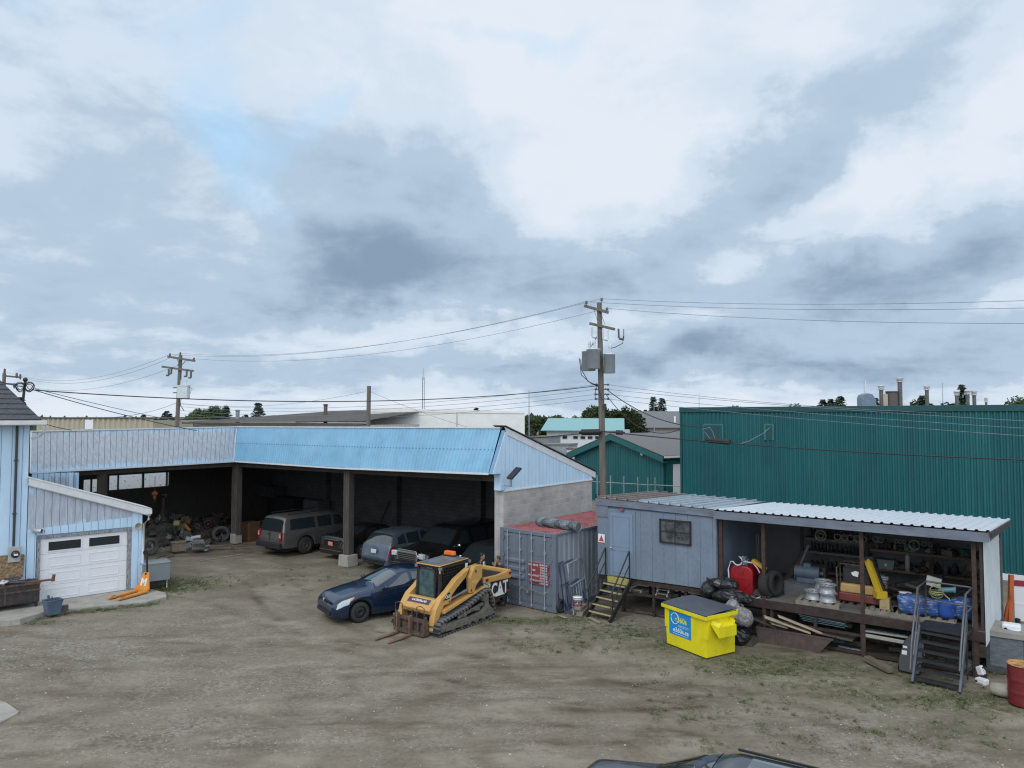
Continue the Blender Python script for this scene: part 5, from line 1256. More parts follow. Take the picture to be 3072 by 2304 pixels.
# door, window, sign, light
x0, _ = SPX(1832, 1640, 0); x1, _ = SPX(1900, 1650, 0)
dr = thing('door', None, None, (x0, -.03, FZ + .02)); dr.parent = of
W_ = x1 - x0
b = MB(); b.box(-.09, W_ + .09, 0, .03, 0, 2.18); b.build('frame', m_ob, dr)
b = MB(); b.box(0, W_, -.025, 0, .03, 2.1)
b.build('leaf', mat('door_blue', (.19, .26, .36), r=.55, v=.06), dr, bev=.004)
b = MB()
for (za, zb_) in ((.12, .88), (.98, 2.0)):
    for (xa, xb, zc, zd) in ((.1, W_ - .1, za, za + .025), (.1, W_ - .1, zb_ - .025, zb_), (.1, .125, za, zb_), (W_ - .125, W_ - .1, za, zb_)): b.box(xa, xb, -.034, -.025, zc, zd)
b.build('moulding', m_ob, dr)
b = MB(); b.ball((.07, -.07, .93), .035, 10); b.build('handle', m_chrome, dr)
xa, za = SPX(1980, 1551, 0); xb, zb_ = SPX(2075, 1637, 0)
wd = thing('window', None, None, (xa, -.02, FZ + .0)); wd.parent = of
zl, zh = 2.42 - FZ, 3.20 - FZ
_, zt = SPX(2028, 1560, 0); _, zbm = SPX(2028, 1632, 0); zl, zh = zbm - FZ, zt - FZ
Wx = xb - xa
b = MB(); b.box(0, Wx, -.05, .01, zl, zl + .05); b.box(0, Wx, -.05, .01, zh - .05, zh); b.box(0, .05, -.05, .01, zl, zh); b.box(Wx - .05, Wx, -.05, .01, zl, zh); b.box(Wx / 2 - .015, Wx / 2 + .015, -.045, .0, zl, zh); b.box(0, Wx, -.045, 0, (zl + zh) / 2 - .012, (zl + zh) / 2 + .012)
b.build('frame', m_blackpl, wd)
b = MB(); b.box(.03, Wx - .03, -.025, -.015, zl + .03, zh - .03); b.build('pane', mat('dusty_glass', (.10, .115, .125), r=.12, spec=.6, v=.5, s=2, c2=(.03, .035, .04)), wd)
xs_, zs_ = SPX(1806, 1614, 0)
sg = thing('warning_sign', 'white sign with a red triangle on the office trailer wall left of its door', 'sign', SW(xs_, -.03, zs_), SA)
b = MB(); b.prism([(-.115, -.14), (.115, -.14), (.125, -.13), (.125, .13), (.115, .14), (-.115, .14), (-.125, .13), (-.125, -.13)], -.008, 0, 'y'); b.build('plate', m_whitep, sg)
b = MB(); b.prism([(-.10, -.105), (.10, -.105), (0, .10)], -.012, -.008, 'y'); b.build('triangle', mat('sign_red', (.55, .05, .04), r=.5), sg)
xl, zl_ = SPX(1868, 1529, 0)
b = MB(); b.ob((xl, -.06, zl_), (.13, .09, .08)); q = b.build('door_light', mat('faded_red', ), of, bev=.01)
# chassis and rack below
b = MB(SHR)
b.box(0, OXR, .05, .15, FZ - .16, FZ - .01); b.box(0, OXR, 2.2, 2.3, FZ - .16, FZ - .01)
for x in (.9, 2.0, 3.1, 4.05): b.box(x - .04, x + .04, .1, .2, 0, FZ - .16); b.box(x - .03, x + .03, 1.9, 2., 0, FZ - .16)
b.box(.9, OXR, .1, .18, .62, .69); b.box(.9, OXR, 1.0, 1.08, .62, .69); b.box(.9, OXR, .1, .18, .12, .19)
m_rust2 = mat('dark_rust', (.042, .028, .024), r=.85, s=6, v=.4)
b.build('chassis', m_rust2, of)
m_galv = mat('galv')
def ladder_jack(x, z, label):
    o = thing('staging_bracket', label, 'bracket', SW(x, .15, z), SA, 'folded staging brackets on the rack under the office')
    b = MB()
    b.box(-.2, .2, 0, .5, .03, .06); b.build('deck', mat('bracket_grey', (.17, .165, .155), r=.6), o)
    b = MB()
    for xx in (-.19, .19):
        b.bar((xx, 0, 0), (xx, .55, 0), .03, .05); b.cyl((xx - .02, -.04, .01), (xx + .02, -.04, .01), .035, n=8); b.bar((xx, 0, 0), (xx, 0, .1), .02)
    b.build('leg', mat('worn_steel', (.35, .34, .33), r=.5, m=.4), o)
for i, (x, z) in enumerate(((1.35, .72), (2.28, .72), (2.33, .86), (2.30, 1.0 - .01), (3.15, .72), (3.5, .72))):
    if i == 3: continue
    ladder_jack(x, z, ['grey staging bracket nearest the yellow steps under the office', 'lower grey staging bracket under the office window', 'upper grey staging bracket under the office window', '', 'grey staging bracket left of the dumpster lid corner', 'grey staging bracket half hidden behind the dumpster'][i])

# steps with yellow treads
sb0, sb1 = G(1757, 1836), G(1826, 1858)
xd0, _ = SPX(1826, 1735, 0); xd1, _ = SPX(1896, 1745, 0)
st = thing('entry_steps', 'black steel steps with yellow treads leading to the office door', 'stairs', SW((xd0 + xd1) / 2, -.04), SA - .14)
hw = (xd1 - xd0) / 2 + .02; run = 1.18; n_ = 6
b = MB()
for sd in (-1, 1): b.bar((sd * hw, 0, FZ - .08), (sd * hw, -run, .0), .05, .16, up=(0, 0, 1))
b.build('stringer', m_blk, st)
for k in range(n_ - 1):
    t = (k + 1) / n_; b = MB(); b.box(-hw + .02, hw - .02, -run * t - .10, -run * t + .12, FZ * (1 - t) - .03, FZ * (1 - t)); b.build('tread', mat('dark_tread', (.05, .05, .05)), st)
    b = MB(); b.box(-hw + .02, hw - .02, -run * t - .125, -run * t - .10, FZ * (1 - t) - .035, FZ * (1 - t) + .008); q = b.build('tread_edge', mat('tread_yellow', (.44, .38, .17), r=.6, v=.12), st)
b = MB(); b.box(-hw + .02, hw - .02, -.10, 0.0, FZ - .2, FZ + .0); b.build('threshold', mat('thresh_yellow', (.44, .37, .11), r=.6, v=.15), st)
b = MB()
for sd in (-1, 1):
    x = sd * (hw + .03)
    b.cyl((x, -.12, FZ - .1), (x, -.12, FZ + .95), .025, n=8); b.cyl((x, -run + .12, .12), (x, -run + .12, .85), .022, n=8)
    b.cyl((x, -.12, FZ + .95), (x, -run - .02, .78), .025, n=8); b.cyl((x, -.12, FZ + .5), (x, -run - .0, .42), .02, n=8)
b.build('handrail', m_blk, st)

# ------------- storage shed
sh = thing('storage_shed', 'long open-fronted storage shed with white corrugated roof and rusty posts', 'shed', OS, SA)
X0, X1, SD = OXR + .04, 11.02, 4.0
zf = lambda x: 3.62
b = MB(SHR)
xs = []; x = X0; 
while x < X1 + .02: xs += [(x, 0), (x + .10, 0), (x + .12, .035), (x + .17, .035), (x + .19, 0)]; x += .235
vs = [(q, y, 3.66 - .02 * (q - X0) * 0 + h - .05 * y) for q, h in xs for y in (-.3, RY + .35)]
b.add(vs, [(2 * i, 2 * i + 2, 2 * i + 3, 2 * i + 1) for i in range(len(xs) - 1)])
b.build('roof', mat('white_tin', (.62, .67, .72), r=.4, v=.06, m=.1, c2=(.5, .52, .52), thr=(.6, .7)), sh)
b = MB(SHR); b.box(X0, X1 + .15, -.28, -.23, 3.40, 3.635); b.add([(X1 + .17, -.26, 3.64), (X1 + .17, RY + .3, 3.43), (X1 + .17, RY + .3, 3.28), (X1 + .17, -.26, 3.42)], [(0, 1, 2, 3)]); b.build('fascia', m_fas, sh, bev=.0)
b = MB(SHR)
for i in range(14): x = X0 + .25 + i * .52; b.bar((x, -.2, 3.56), (x, RY, 3.35), .05, .12)
b.build('rafter', m_darkwood, sh)
posts = []
for px, py in ((2163, 1650), (2291, 1700), (2586, 1700), (2922, 1700)):
    x, _ = SPX(px, py, .0); posts.append(x)
for i, x in enumerate(posts):
    b = MB(); b.box(x - .05, x + .05, -.03, .07, 0 if i else FZ, 3.5); b.build('post', mat('post_rust', (.06, .036, .028), r=.85, s=6, v=.4), sh)
b = MB(SHR); b.box(X0 - .04, X1, SD - .05, SD + .05, .2, 3.4); b.build('back_wall', mat('inner_panel', (.135, .138, .145), r=.7, s=2, v=.15), sh)
b = MB(SHR); b.box(X0 - .04, X1, -.02, SD - .05, FZ - .1, FZ); b.build('floor', mat('plank_floor', (.135, .122, .108), r=.9, s=3, v=.3, st=(1, 3, 1)), sh)
b = MB(SHR)
b.box(X0, X1, -.06, -.02, FZ - .26, FZ - .02); b.box(X0, X1, .0, .06, .50, .57); b.box(X0, X1, 1.2, 1.3, .50, .57); b.box(X0, X1, .0, .08, .02, .10)
for x in (5.8, 7.0, 8.2, 9.5): b.box(x - .04, x + .04, -.015, .06, 0, FZ - .1)
for x in (5.8, 8.2, 10.4): b.box(x - .04, x + .04, 2.2, 2.3, 0, FZ - .1)
b.build('floor_beam', m_rust2, sh)
# end wall of ribbed white metal, open below
b = MB(SHR @ Matrix.Translation((X1 - .0, -.02, 0)) @ Matrix.Rotation(PI / 2, 4, 'Z')); corr(b, 0, 3.3, .78, 3.5, .115, .014, 0)
vs_keep = b.build('end_wall', mat('ribbed_white', (.55, .60, .62), r=.5, s=2, v=.08, dirt=.12), sh)
b = MB(SHR); b.box(X1 - .09, X1 - .02, 0, 3.3, .85, 3.45); b.build('end_wall_inner', m_darkwood, sh)
# inner uprights dividing the shelves
m_shelf = mat('shelf_steel', (.14, .13, .12), r=.7, s=4, v=.25); m_shelfw = mat('shelf_wood', (.16, .10, .06), r=.85, s=4, v=.3, st=(.5, 3, 3))
def shelf(x0, x1, y0, y1, z, label, m): 
    b = MB(SHR); b.box(x0, x1, y0, y1, z - .07, z); o = b.build('shelf', m, sh); return o
SHL = []       # (x0, x1, front y, z)
for z in (1.5, 2.12, 2.55, 2.98): SHL.append((5.75, 7.6, 3.2, z)); 
for a_ in SHL: shelf(a_[0], a_[1], a_[2], SD - .05, a_[3], '', m_shelf)
for z in (1.85, 2.42, 2.98): 
    SHL.append((7.75, 11.0, 3.0, z)); shelf(7.75, 11.0, 3.0, SD - .05, z, '', m_shelfw)
for x in (5.72, 7.65, 9.4, 10.9): b = MB(SHR); b.box(x - .04, x + .04, 3.0, 3.08, FZ, 3.45); b.build('shelf_upright', m_darkwood, sh)
# ================================================================ THINGS IN AND ROUND THE SHED
def at(px, py, y):
    "point in the shed frame seen at this pixel, at depth y into the shed"
    x, z = SPX(px, py, y); return SW(x, y, z), x, z
def onfloor(px, y, dz=0.): x, _ = SPX(px, 1800, y); return SW(x, y, FZ + dz)
m_rubr = mat('worn_rubber', (.05, .048, .045), r=.8, v=.5, s=8); m_iron = mat('greasy_iron', (.075, .065, .055), r=.65, v=.5, s=9, c2=(.14, .08, .045), thr=(.55, .65))
m_dull = mat('dull_metal', (.20, .195, .185), r=.55, m=.3, v=.3)
# --- red fuel tank with hose and nozzle
p, tx, _ = at(2224, 1778, .15)
tk = thing('fuel_tank', 'red plastic fuel tank with a pale looped hose at the front of the shed floor', 'tank', SW(tx, .15, FZ), SA)
m_rd = mat('tank_red', (.30, .010, .015), r=.4, v=.08)
def arch(w_, h, r, n=6): 
    pts = [(-w_ / 2, .0), (w_ / 2, .0)]
    for i in range(n + 1): a = PI / 2 * i / n; pts.append((w_ / 2 - r + r * math.cos(a), h - r + r * math.sin(a)))
    for i in range(n + 1): a = PI / 2 * (1 + i / n); pts.append((-w_ / 2 + r + r * math.cos(a), h - r + r * math.sin(a)))
    return pts
b = MB(); b.prism(arch(.70, .84, .22), 0, 1.0, 'y'); b.build('shell', m_rd, tk, bev=.04)
b = MB(); b.box(-.36, .36, -.015, .0, .46, .48); b.bar((.0, -.01, .08), (.3, -.01, .38), .02, .015); b.bar((.3, -.01, .08), (.05, -.01, .3), .02, .015); b.build('moulded_rib', m_rd, tk)
b = MB(); b.prism(arch(.15, .1, .04), -.02, .0, 'y'); b.T = None; q = b.build('recess', mat('tank_dark', (.2, .01, .012)), tk); q.location.z = .58
b = MB(); b.ob((.08, .2, .93), (.18, .2, .16)); b.cyl((.0, .2, .86), (.0, .2, 1.1), .05); b.cyl((.05, .1, 1.04), (.05, .32, 1.04), .04); b.build('pump', mat('pump_blue', (.05, .09, .16), c2=(.35, .33, .28), thr=(.5, .55), s=20), tk, bev=.01)
b = MB(); ar = [(.02, -.05, 1.08)] + [(-.08 + .14 * math.cos(a), -.06, 1.0 + .14 * math.sin(a)) for a in [1.2 - i * .5 for i in range(9)]] + [(-.28, -.08, .95), (-.36, -.1, .72), (-.33, -.12, .45), (-.15, -.15, .15), (.15, -.18, -.04), (.45, -.18, -.06), (.62, -.12, .04)]
b.tube(ar, .022, 8); b.tube([(.1, -.0, .98), (.35, .05, .96), (.5, 0, .82), (.56, .0, .7)], .02, 8); b.build('hose', mat('hose_pale', (.50, .53, .62), r=.4, v=.15), tk)
b = MB(); b.ob((.52, .1, .92), (.46, .2, .08), (0, R(32), 0)); b.build('yellow_tray', mat('old_yellow', (.50, .30, .03), r=.5, dirt=.4), tk, bev=.01)
# --- tyres beside the tank
for i, (px, y, r, w_, a, lb) in enumerate(((2322, .45, .38, .26, 8, 'large worn tyre standing right behind the second shed post'), (2300, .2, .36, .26, -6, 'dark tyre squeezed between the red fuel tank and the second shed post'))):
    p = onfloor(px, y, r); tyre(p, lb, r, w_, (R(84), R(a), SA + PI / 2 - .25 + i * .2), m=mat('grey_green_rubber', (.02, .023, .021), r=.9))
b = MB(); b.ob((0, 0, .12), (.3, .25, .12), (0, .2, 0)); b.ob((.2, .0, .1), (.2, .2, .1)); tag(b.build('folded_sack', m_rubr, loc=onfloor(2280, .1), rz=SA), 'dark folded sack at the foot of the red fuel tank', 'sack')
# --- rods and a strut leaning in the corner
for i, (px0, py0, px1, py1, y) in enumerate(((2269, 1603, 2275, 1688, 2.4), (2275, 1605, 2279, 1685, 2.45))):
    a, _, _ = at(px0, py0, y); c_, _, _ = at(px1, py1, y); c_.z = FZ + .02
    b = MB(); b.tube([(0, 0, 0), c_ - a], .018, 6); tag(b.build('pipe', m_dull, loc=a), ['thin pale pipe leaning in the back corner of the shed bay', 'second thin pipe leaning in the corner, nearer the post'][i], 'pipe')
a, _, _ = at(2426, 1636, 2.6); c_, _, _ = at(2373, 1736, 1.8); c_.z = FZ + .04
b = MB(); b.bar((0, 0, 0), c_ - a, .05, .05); tag(b.build('steel_strut', mat('bright_bar', (.42, .43, .42), r=.4, m=.4), loc=a), 'long pale steel bar leaning diagonally before the left shelves', 'steel bar')
b = MB(); b.bar((-.12, .05, -.2), c_ - a + Vector((-.22, .1, 0)), .22, .05); tag(b.build('dark_ramp', m_iron, loc=a), 'broad dark plank leaning behind the pale steel bar', 'plank')
# --- rows of discs on the left shelves
disc_lab = ['worn clutch disc in the row on the bottom left shelf', 'worn clutch disc in the row on the second left shelf', 'worn clutch disc in the row on the third left shelf', 'worn clutch disc in the row on the top left shelf']
protos = []
for r, w_ in ((.15, .03), (.13, .05), (.17, .025)):
    b = MB(); b.lathe((0, 0, 0), [(r * .35, -w_ / 2), (r * .92, -w_ / 2), (r, -w_ / 3), (r, w_ / 3), (r * .92, w_ / 2), (r * .35, w_ / 2)], 16, 'x')
    protos.append(b.v and b)
rnd = random.Random(11)
disc_mesh = [pb.build('clutch_disc', m_) for pb, m_ in zip(protos, (m_iron, m_rubr, m_dull))]
used = [False] * 3
for si in range(4):
    x0, x1, y0, z = SHL[si]; x = x0 + .14
    while x < x1 - .1:
        k = rnd.choice((0, 0, 1, 1, 2)); r = (.15, .13, .17)[k]; sc_ = .85 if si in (1, 2) else (1.15 if si == 0 else .75)
        p = SW(x, y0 + .25, z + r * sc_ + .0)
        if not used[k]: o = disc_mesh[k]; used[k] = True
        else: o = disc_mesh[k].copy(); COL.objects.link(o)
        o.location = p; o.rotation_euler = (0, rnd.uniform(-.12, .12), SA); o.scale = (sc_,) * 3
        tag(o, disc_lab[si], 'disc', 'discs in rows on the left shelves'); x += rnd.uniform(.09, .14) * (1.25 if si == 0 else 1)
# --- rings hung on the back wall
for i, (px, py, r) in enumerate(((2462, 1607, .16), (2512, 1611, .095), (2533, 1613, .095), (2552, 1615, .10), (2572, 1616, .10), (2590, 1618, .085), (2627, 1618, .08), (2642, 1620, .08), (2689, 1624, .055), (2701, 1625, .055), (2713, 1626, .05), (2743, 1635, .14), (2772, 1632, .06), (2790, 1634, .06))):
    p, x, z = at(px, py, 3.0)
    b = MB(); b.torus((0, 0, 0), r, r * .2, 'y', 18, 6)
    if i in (0, 2, 4): b.torus((0, 0, 0), r * .5, r * .14, 'y', 14, 5)
    labs = ['largest pale ring at the left end of the hanging row', 'pale ring second from the left in the hanging row', 'double pale ring third in the hanging row', 'thin pale ring fourth in the hanging row', 'double ring just left of the third shed post', 'ring half behind the third shed post', 'left one of the two pale rings right of the third post', 'right one of the two pale rings right of the third post',
            'leftmost of the three small rings above the shelf clutter', 'middle one of the three small rings above the shelf clutter', 'rightmost of the three small rings above the shelf clutter', 'large thin hoop hanging among the small rings', 'small dark ring right of the large thin hoop', 'last small ring at the right end of the hanging row']
    tag(b.build('metal_ring', mat('ring_grey', (.27, .25, .22), r=.6, v=.3), loc=p, rz=SA), labs[i], 'ring', 'rings hanging over the shelves')
# --- clutter on the right shelves
def junk(kind, rnd, m=None):
    b = MB(); s = rnd.uniform(.8, 1.25)
    if kind == 0: b.ob((0, 0, .07 * s), (.2 * s, .16, .14 * s)); b.cyl((-.05, -.09, .08), (-.05, -.14, .08), .045 * s, n=10); b.cyl((.05, 0, .1 * s), (.05, 0, .22 * s), .03, n=8); nm = 'gear_housing'
    elif kind == 1: b.lathe((0, 0, 0), [(.001, 0), (.06 * s, 0), (.06 * s, .16 * s), (.025, .2 * s), (.025, .24 * s), (.001, .24 * s)], 12); nm = 'canister'
    elif kind == 2: b.torus((0, 0, .09 * s), .085 * s, .02, 'y', 14, 6); b.cyl((0, -.05, .09 * s), (0, .05, .09 * s), .035, n=10); b.bar((-.08 * s, 0, .09 * s), (.08 * s, 0, .09 * s), .02); nm = 'pulley'
    elif kind == 3: b.cyl((-.14 * s, 0, .05), (.12 * s, 0, .05), .05, n=10); b.cyl((.1 * s, 0, .05), (.16 * s, 0, .06), .03, n=8); b.ob((0, 0, .1), (.08, .08, .06)); nm = 'starter_motor'
    elif kind == 4:
        b.tube([(-.12, 0, .02), (-.08, .02, .12 * s), (0, 0, .16 * s), (.08, -.03, .1 * s), (.13, 0, .03)], .02, 6); b.tube([(-.1, .04, .02), (0, .05, .08), (.1, .04, .02)], .02, 6); b.ob((0, 0, .02), (.2, .12, .04)); nm = 'pipe_elbow'
    else: b.ob((0, 0, .06), (.26 * s, .18, .12)); b.ob((0, 0, .125), (.28 * s, .2, .02)); b.ob((.03, 0, .15), (.08, .05, .05)); nm = 'parts_box'
    return b, nm
KM = [mat('iron_part', (.13, .115, .10), r=.6, v=.5, s=9), mat('rubber_part', (.08, .078, .075), v=.5), m_dull, mat('dull_brown', (.17, .10, .055), v=.4), mat('dull_green', (.07, .13, .11), v=.4), mat('dull_grey', (.20, .205, .21), v=.4), mat('dull_dark', (.03, .03, .032), v=.5)]
base = {}
SLAB = {4: 'lowest right shelf', 5: 'middle right shelf', 6: 'top right shelf'}
NM = {'gear_housing': 'greasy gear housing', 'canister': 'dull canister', 'pulley': 'old spoked pulley', 'starter_motor': 'old starter motor', 'pipe_elbow': 'tangle of bent pipe', 'parts_box': 'small lidded parts box'}
rnd = random.Random(21)
for si in (4, 5, 6):
    x0, x1, y0, z = SHL[si]; x = x0 + .12
    while x < x1 - .15:
        for row in range(2 if si != 6 else 1):
            k = rnd.randrange(6); mi_ = rnd.choice((0, 0, 1, 2, 3, 4, 5, 6, 6)) if si != 4 else rnd.choice((0, 1, 3, 6, 6))
            if (k, mi_) in base: o = base[(k, mi_)].copy(); COL.objects.link(o)
            else:
                b, nm = junk(k, rnd); o = b.build(nm, KM[mi_]); base[(k, mi_)] = o
            nm = o.name.split('.')[0]
            o.location = SW(x + rnd.uniform(-.03, .03), y0 + .2 + row * .32, z + .0); o.rotation_euler = (0, 0, SA + rnd.uniform(-.8, .8)); o.scale = (rnd.uniform(.9, 1.3),) * 3
            tag(o, '%s in the dark clutter on the %s' % (NM[nm], SLAB[si]), 'machine part', 'clutter on the right shelves')
        x += rnd.uniform(.19, .27)
# --- wooden crates and sheet goods between the bays
def crate_pile():
    for i, (px, y, w_, d, h, lb, m) in enumerate(((2410, 1.2, .95, .6, .36, 'ribbed grey steel coil crate on the shed floor', mat('ribbed_grey', (.10, .105, .115), r=.6, v=.4, s=20)), (2455, 1.9, .5, .5, .75, 'tall dark cardboard box behind the grey crate', mat('dark_card', (.10, .085, .06))), (2510, 2.2, .8, .4, .35, 'low grey wooden crate behind the steel wheel rims', mat('grey_crate', (.13, .12, .105))))):
        p = onfloor(px, y); b = MB(); b.box(-w_ / 2, w_ / 2, -d / 2, d / 2, 0, h)
        for k in range(int(w_ / .07)): b.box(-w_ / 2 + k * .07, -w_ / 2 + k * .07 + .03, -d / 2 - .012, -d / 2, 0.01, h - .01)
        b.box(-w_ / 2 - .01, w_ / 2 + .01, -d / 2 - .02, d / 2 + .01, h, h + .02)
        tag(b.build('crate', m, loc=p, rz=SA + .1 * i), lb, 'crate')
crate_pile()
b = MB(); b.cyl((-.35, 0, .28), (.35, 0, .28), .2, n=14); b.box(-.3, .3, -.12, .12, 0, .12); b.cyl((.35, 0, .28), (.45, 0, .28), .06); b.box(-.1, .1, -.1, .1, .4, .56); tag(b.build('electric_motor', mat('motor_blue', (.09, .12, .16), r=.5, v=.3), loc=onfloor(2425, 1.3, .38), rz=SA), 'blue grey electric motor lying on top of the ribbed crate', 'motor')
def pallet(name_lab, p, rz, w_=1.1, d=.9, m=None):
    o = thing('pallet', name_lab, 'pallet', p, rz); m = m or mat('pallet_wood', (.22, .195, .155), r=.9, s=4, v=.3)
    b = MB()
    for k in range(6): b.box(-w_ / 2 + k * (w_ / 5.6), -w_ / 2 + k * (w_ / 5.6) + .12, -d / 2, d / 2, .10, .12)
    b.build('deck_board', m, o)
    b = MB()
    for y in (-d / 2, -.05, d / 2 - .1): b.box(-w_ / 2, w_ / 2, y, y + .1, .015, .10)
    for y in (-d / 2, d / 2 - .1): b.box(-w_ / 2, w_ / 2, y, y + .1, 0, .015)
    b.build('stringer', m, o); return o
pallet('weathered pallet carrying four steel wheel rims on the shed floor', onfloor(2460, .35), SA + .02, 1.15, .8)
# wheel rims
m_rm = mat('steel_rim', (.34, .36, .39), r=.35, m=.35, v=.25, s=8)
rims = [(2441, .35, .13, 'steel truck rim lying alone at the left front of the pallet'), (2484, .28, .13, 'lower rim of the stacked pair at the right front of the pallet'), (2482, .28, .37, 'upper rim of the stacked pair at the right front of the pallet'), (2470, .75, .37, 'steel truck rim at the back of the pallet')]
for px, y, dz, lb in rims + [(2471, .75, .13, 'steel truck rim at the back of the pallet, under another rim')]:
    o = thing('wheel_rim', lb, 'wheel rim', onfloor(px, y, dz), 0, 'steel rims on the pallet')
    b = MB(); b.lathe((0, 0, 0), [(.25, 0), (.255, .015), (.22, .03), (.205, .11), (.205, .14), (.22, .20), (.255, .22), (.25, .235), (.235, .225), (.20, .20), (.19, .16), (.12, .19), (.07, .19), (.07, .14)], 24); b.build('barrel', m_rm, o)
    b = MB()
    for k in range(5): a = k * 1.256; b.cyl((.135 * math.cos(a), .135 * math.sin(a), .178), (.135 * math.cos(a), .135 * math.sin(a), .195), .022, n=8)
    b.build('hand_hole', m_under, o)
# plate compactor
p = onfloor(2580, .75, .13)
pallet('dark pallet under the yellow and red plate compactor', onfloor(2600, .8), SA, 1.25, .95, mat('dark_pallet', (.09, .08, .07)))
pc = thing('plate_compactor', 'yellow and red plate compactor with black engine guard on a pallet in the shed', 'compactor', p, SA)
b = MB(); b.prism([(-.52, .02), (.60, .02), (.64, .24), (-.52, .26)], -.25, .3, 'y'); b.build('base_plate', mat('comp_red', (.17, .035, .03), r=.5, dirt=.3), pc, bev=.03)
b = MB(); b.prism([(-.48, .26), (.50, .26), (.44, .5), (-.46, .5)], -.22, .27, 'y'); b.build('cowl', mat('comp_yellow', (.46, .30, .12), r=.5, dirt=.2), pc, bev=.03)
b = MB(); b.prism([(-.42, .5), (.30, .5), (.28, .9), (.18, 1.0), (-.35, 1.0), (-.42, .92)], -.1, .22, 'y'); b.build('engine', m_blk, pc, bev=.03)
b = MB(); b.tube([(-.55, -.2, .25), (-.56, -.2, .92), (-.46, -.2, 1.05), (.10, -.2, 1.04), (.3, -.2, .92), (.48, -.2, .5), (.58, -.2, .3)], .02, 8); b.tube([(-.55, .25, .25), (-.56, .25, .92), (-.46, .25, 1.05), (.10, .25, 1.04), (.3, .25, .92), (.5, .25, .5)], .02, 8); b.build('guard_bar', m_steel, pc)
b = MB(); b.prism([(-.15, .72), (-.02, .70), (0, .84), (-.09, .86), (-.2, .80)], -.104, -.10, 'y'); b.build('decal', wm, pc)
# folding crane boom behind it
a, _, _ = at(2602, 1678, .55); c_, _, _ = at(2642, 1786, .45)
bm_ = thing('loader_boom', 'yellow and black folding boom leaning behind the plate compactor', 'boom', c_)
d = a - c_
b = MB(); b.bar((0, 0, 0), d, .16, .14); b.ob(d * .02, (.3, .2, .2)); b.build('arm', mat('boom_yellow', (.54, .36, .02), r=.4, v=.08, dirt=.15), bm_, bev=.01)
b = MB(); sd_ = Vector((math.cos(SA), math.sin(SA), 0)); b.bar(sd_ * .17 + d * .02 + Vector((0, .1, 0)), sd_ * .15 + d + Vector((0, .1, 0)), .08, .10); b.cyl(d * 1.0, d * 1.04, .08); b.ob(d * 1.03, (.24, .15, .1)); b.build('cylinder', m_blk, bm_)
b = MB(); b.box(-.15, .2, -.08, .1, -.1, .02); b.build('foot', m_blk, bm_)
b = MB(); b.box(-.12, .12, -.1, .1, 0, .22); b.prism([(-.12, .22), (.12, .22), (.12, .3)], -.1, .1, 'y'); b.cyl((0, -.11, .1), (0, -.13, .1), .04); tag(b.build('bracket_block', mat('beige_iron', (.38, .30, .15), r=.6, dirt=.3), loc=onfloor(2655, .35, .13), rz=SA), 'beige iron bracket standing right of the yellow boom', 'bracket')
pallet('pale pallet projecting at the shed edge right of the compactor', onfloor(2640, .45), SA + .15, .8, .8)
pallet('pallet under the blue plastic bags in the right bay', onfloor(2770, .42), SA, 1.5, .75)
# totes, cylinders on the right
b = MB(); b.prism([(-.2, 0), (.2, 0), (.24, .26), (-.24, .26)], -.15, .15, 'y'); b.ob((0, 0, .27), (.5, .34, .03)); 
o = b.build('storage_tote', mat('tote_grey', (.16, .19, .19), r=.5), loc=SW(SPX(2660, 1710, 3.1)[0], 3.1, 1.85), rz=SA); tag(o, 'grey green plastic tote on the lowest right shelf', 'tote')
b = MB(); b.ob((0, -.162, .13), (.06, .006, .08)); b.build('tote_label', m_plate, o)
b = MB(); b.lathe((0, 0, 0), [(.001, 0), (.07, 0), (.07, .40), (.03, .48), (.03, .52), (.001, .52)], 14); o = b.build('gas_cylinder', mat('pale_grey_tin', (.38, .37, .36), r=.5, v=.2), loc=SW(SPX(2723, 1700, 3.05)[0], 3.05, 1.85)); tag(o, 'pale grey gas cylinder standing on the lowest right shelf', 'cylinder')
b = MB(); b.ball((0, 0, .06), (.1, .1, .06), 10, .2); b.ball((.1, .05, .09), (.16, .14, .1), 10, .2); b.ball((-.12, .02, .06), (.14, .12, .08), 10, .2); tag(b.build('cloth_heap', m_rubr, loc=SW(SPX(2765, 1700, 3.05)[0], 3.05, 1.85)), 'black cloth heap right of the gas cylinder', 'cloth')
b = MB(); b.box(-.17, .17, -.05, .05, 0, .24); q = b.build('tool_case', mat('pale_case', (.42, .44, .43), r=.5), loc=at(2798, 1758, .55)[0] , rot=(0, R(12), SA)); tag(q, 'pale tool case tilted on the platform handrail', 'case')
b = MB(); b.box(-.1, .1, -.06, -.05, .10, .12); b.build('handle', m_blk, q)
for px, y, lb, r, h, c_ in ((2640, 1.9, 'white pail behind the yellow boom', .13, .3, 0), (2650, 1.6, 'second white pail lower behind the yellow boom', .14, .32, 0), (2716, .9, 'pale green tub at the left of the blue bags', .15, .36, 1)): 
    o = pail(onfloor(px, y, .15 if c_ else .4), lb, r, h)
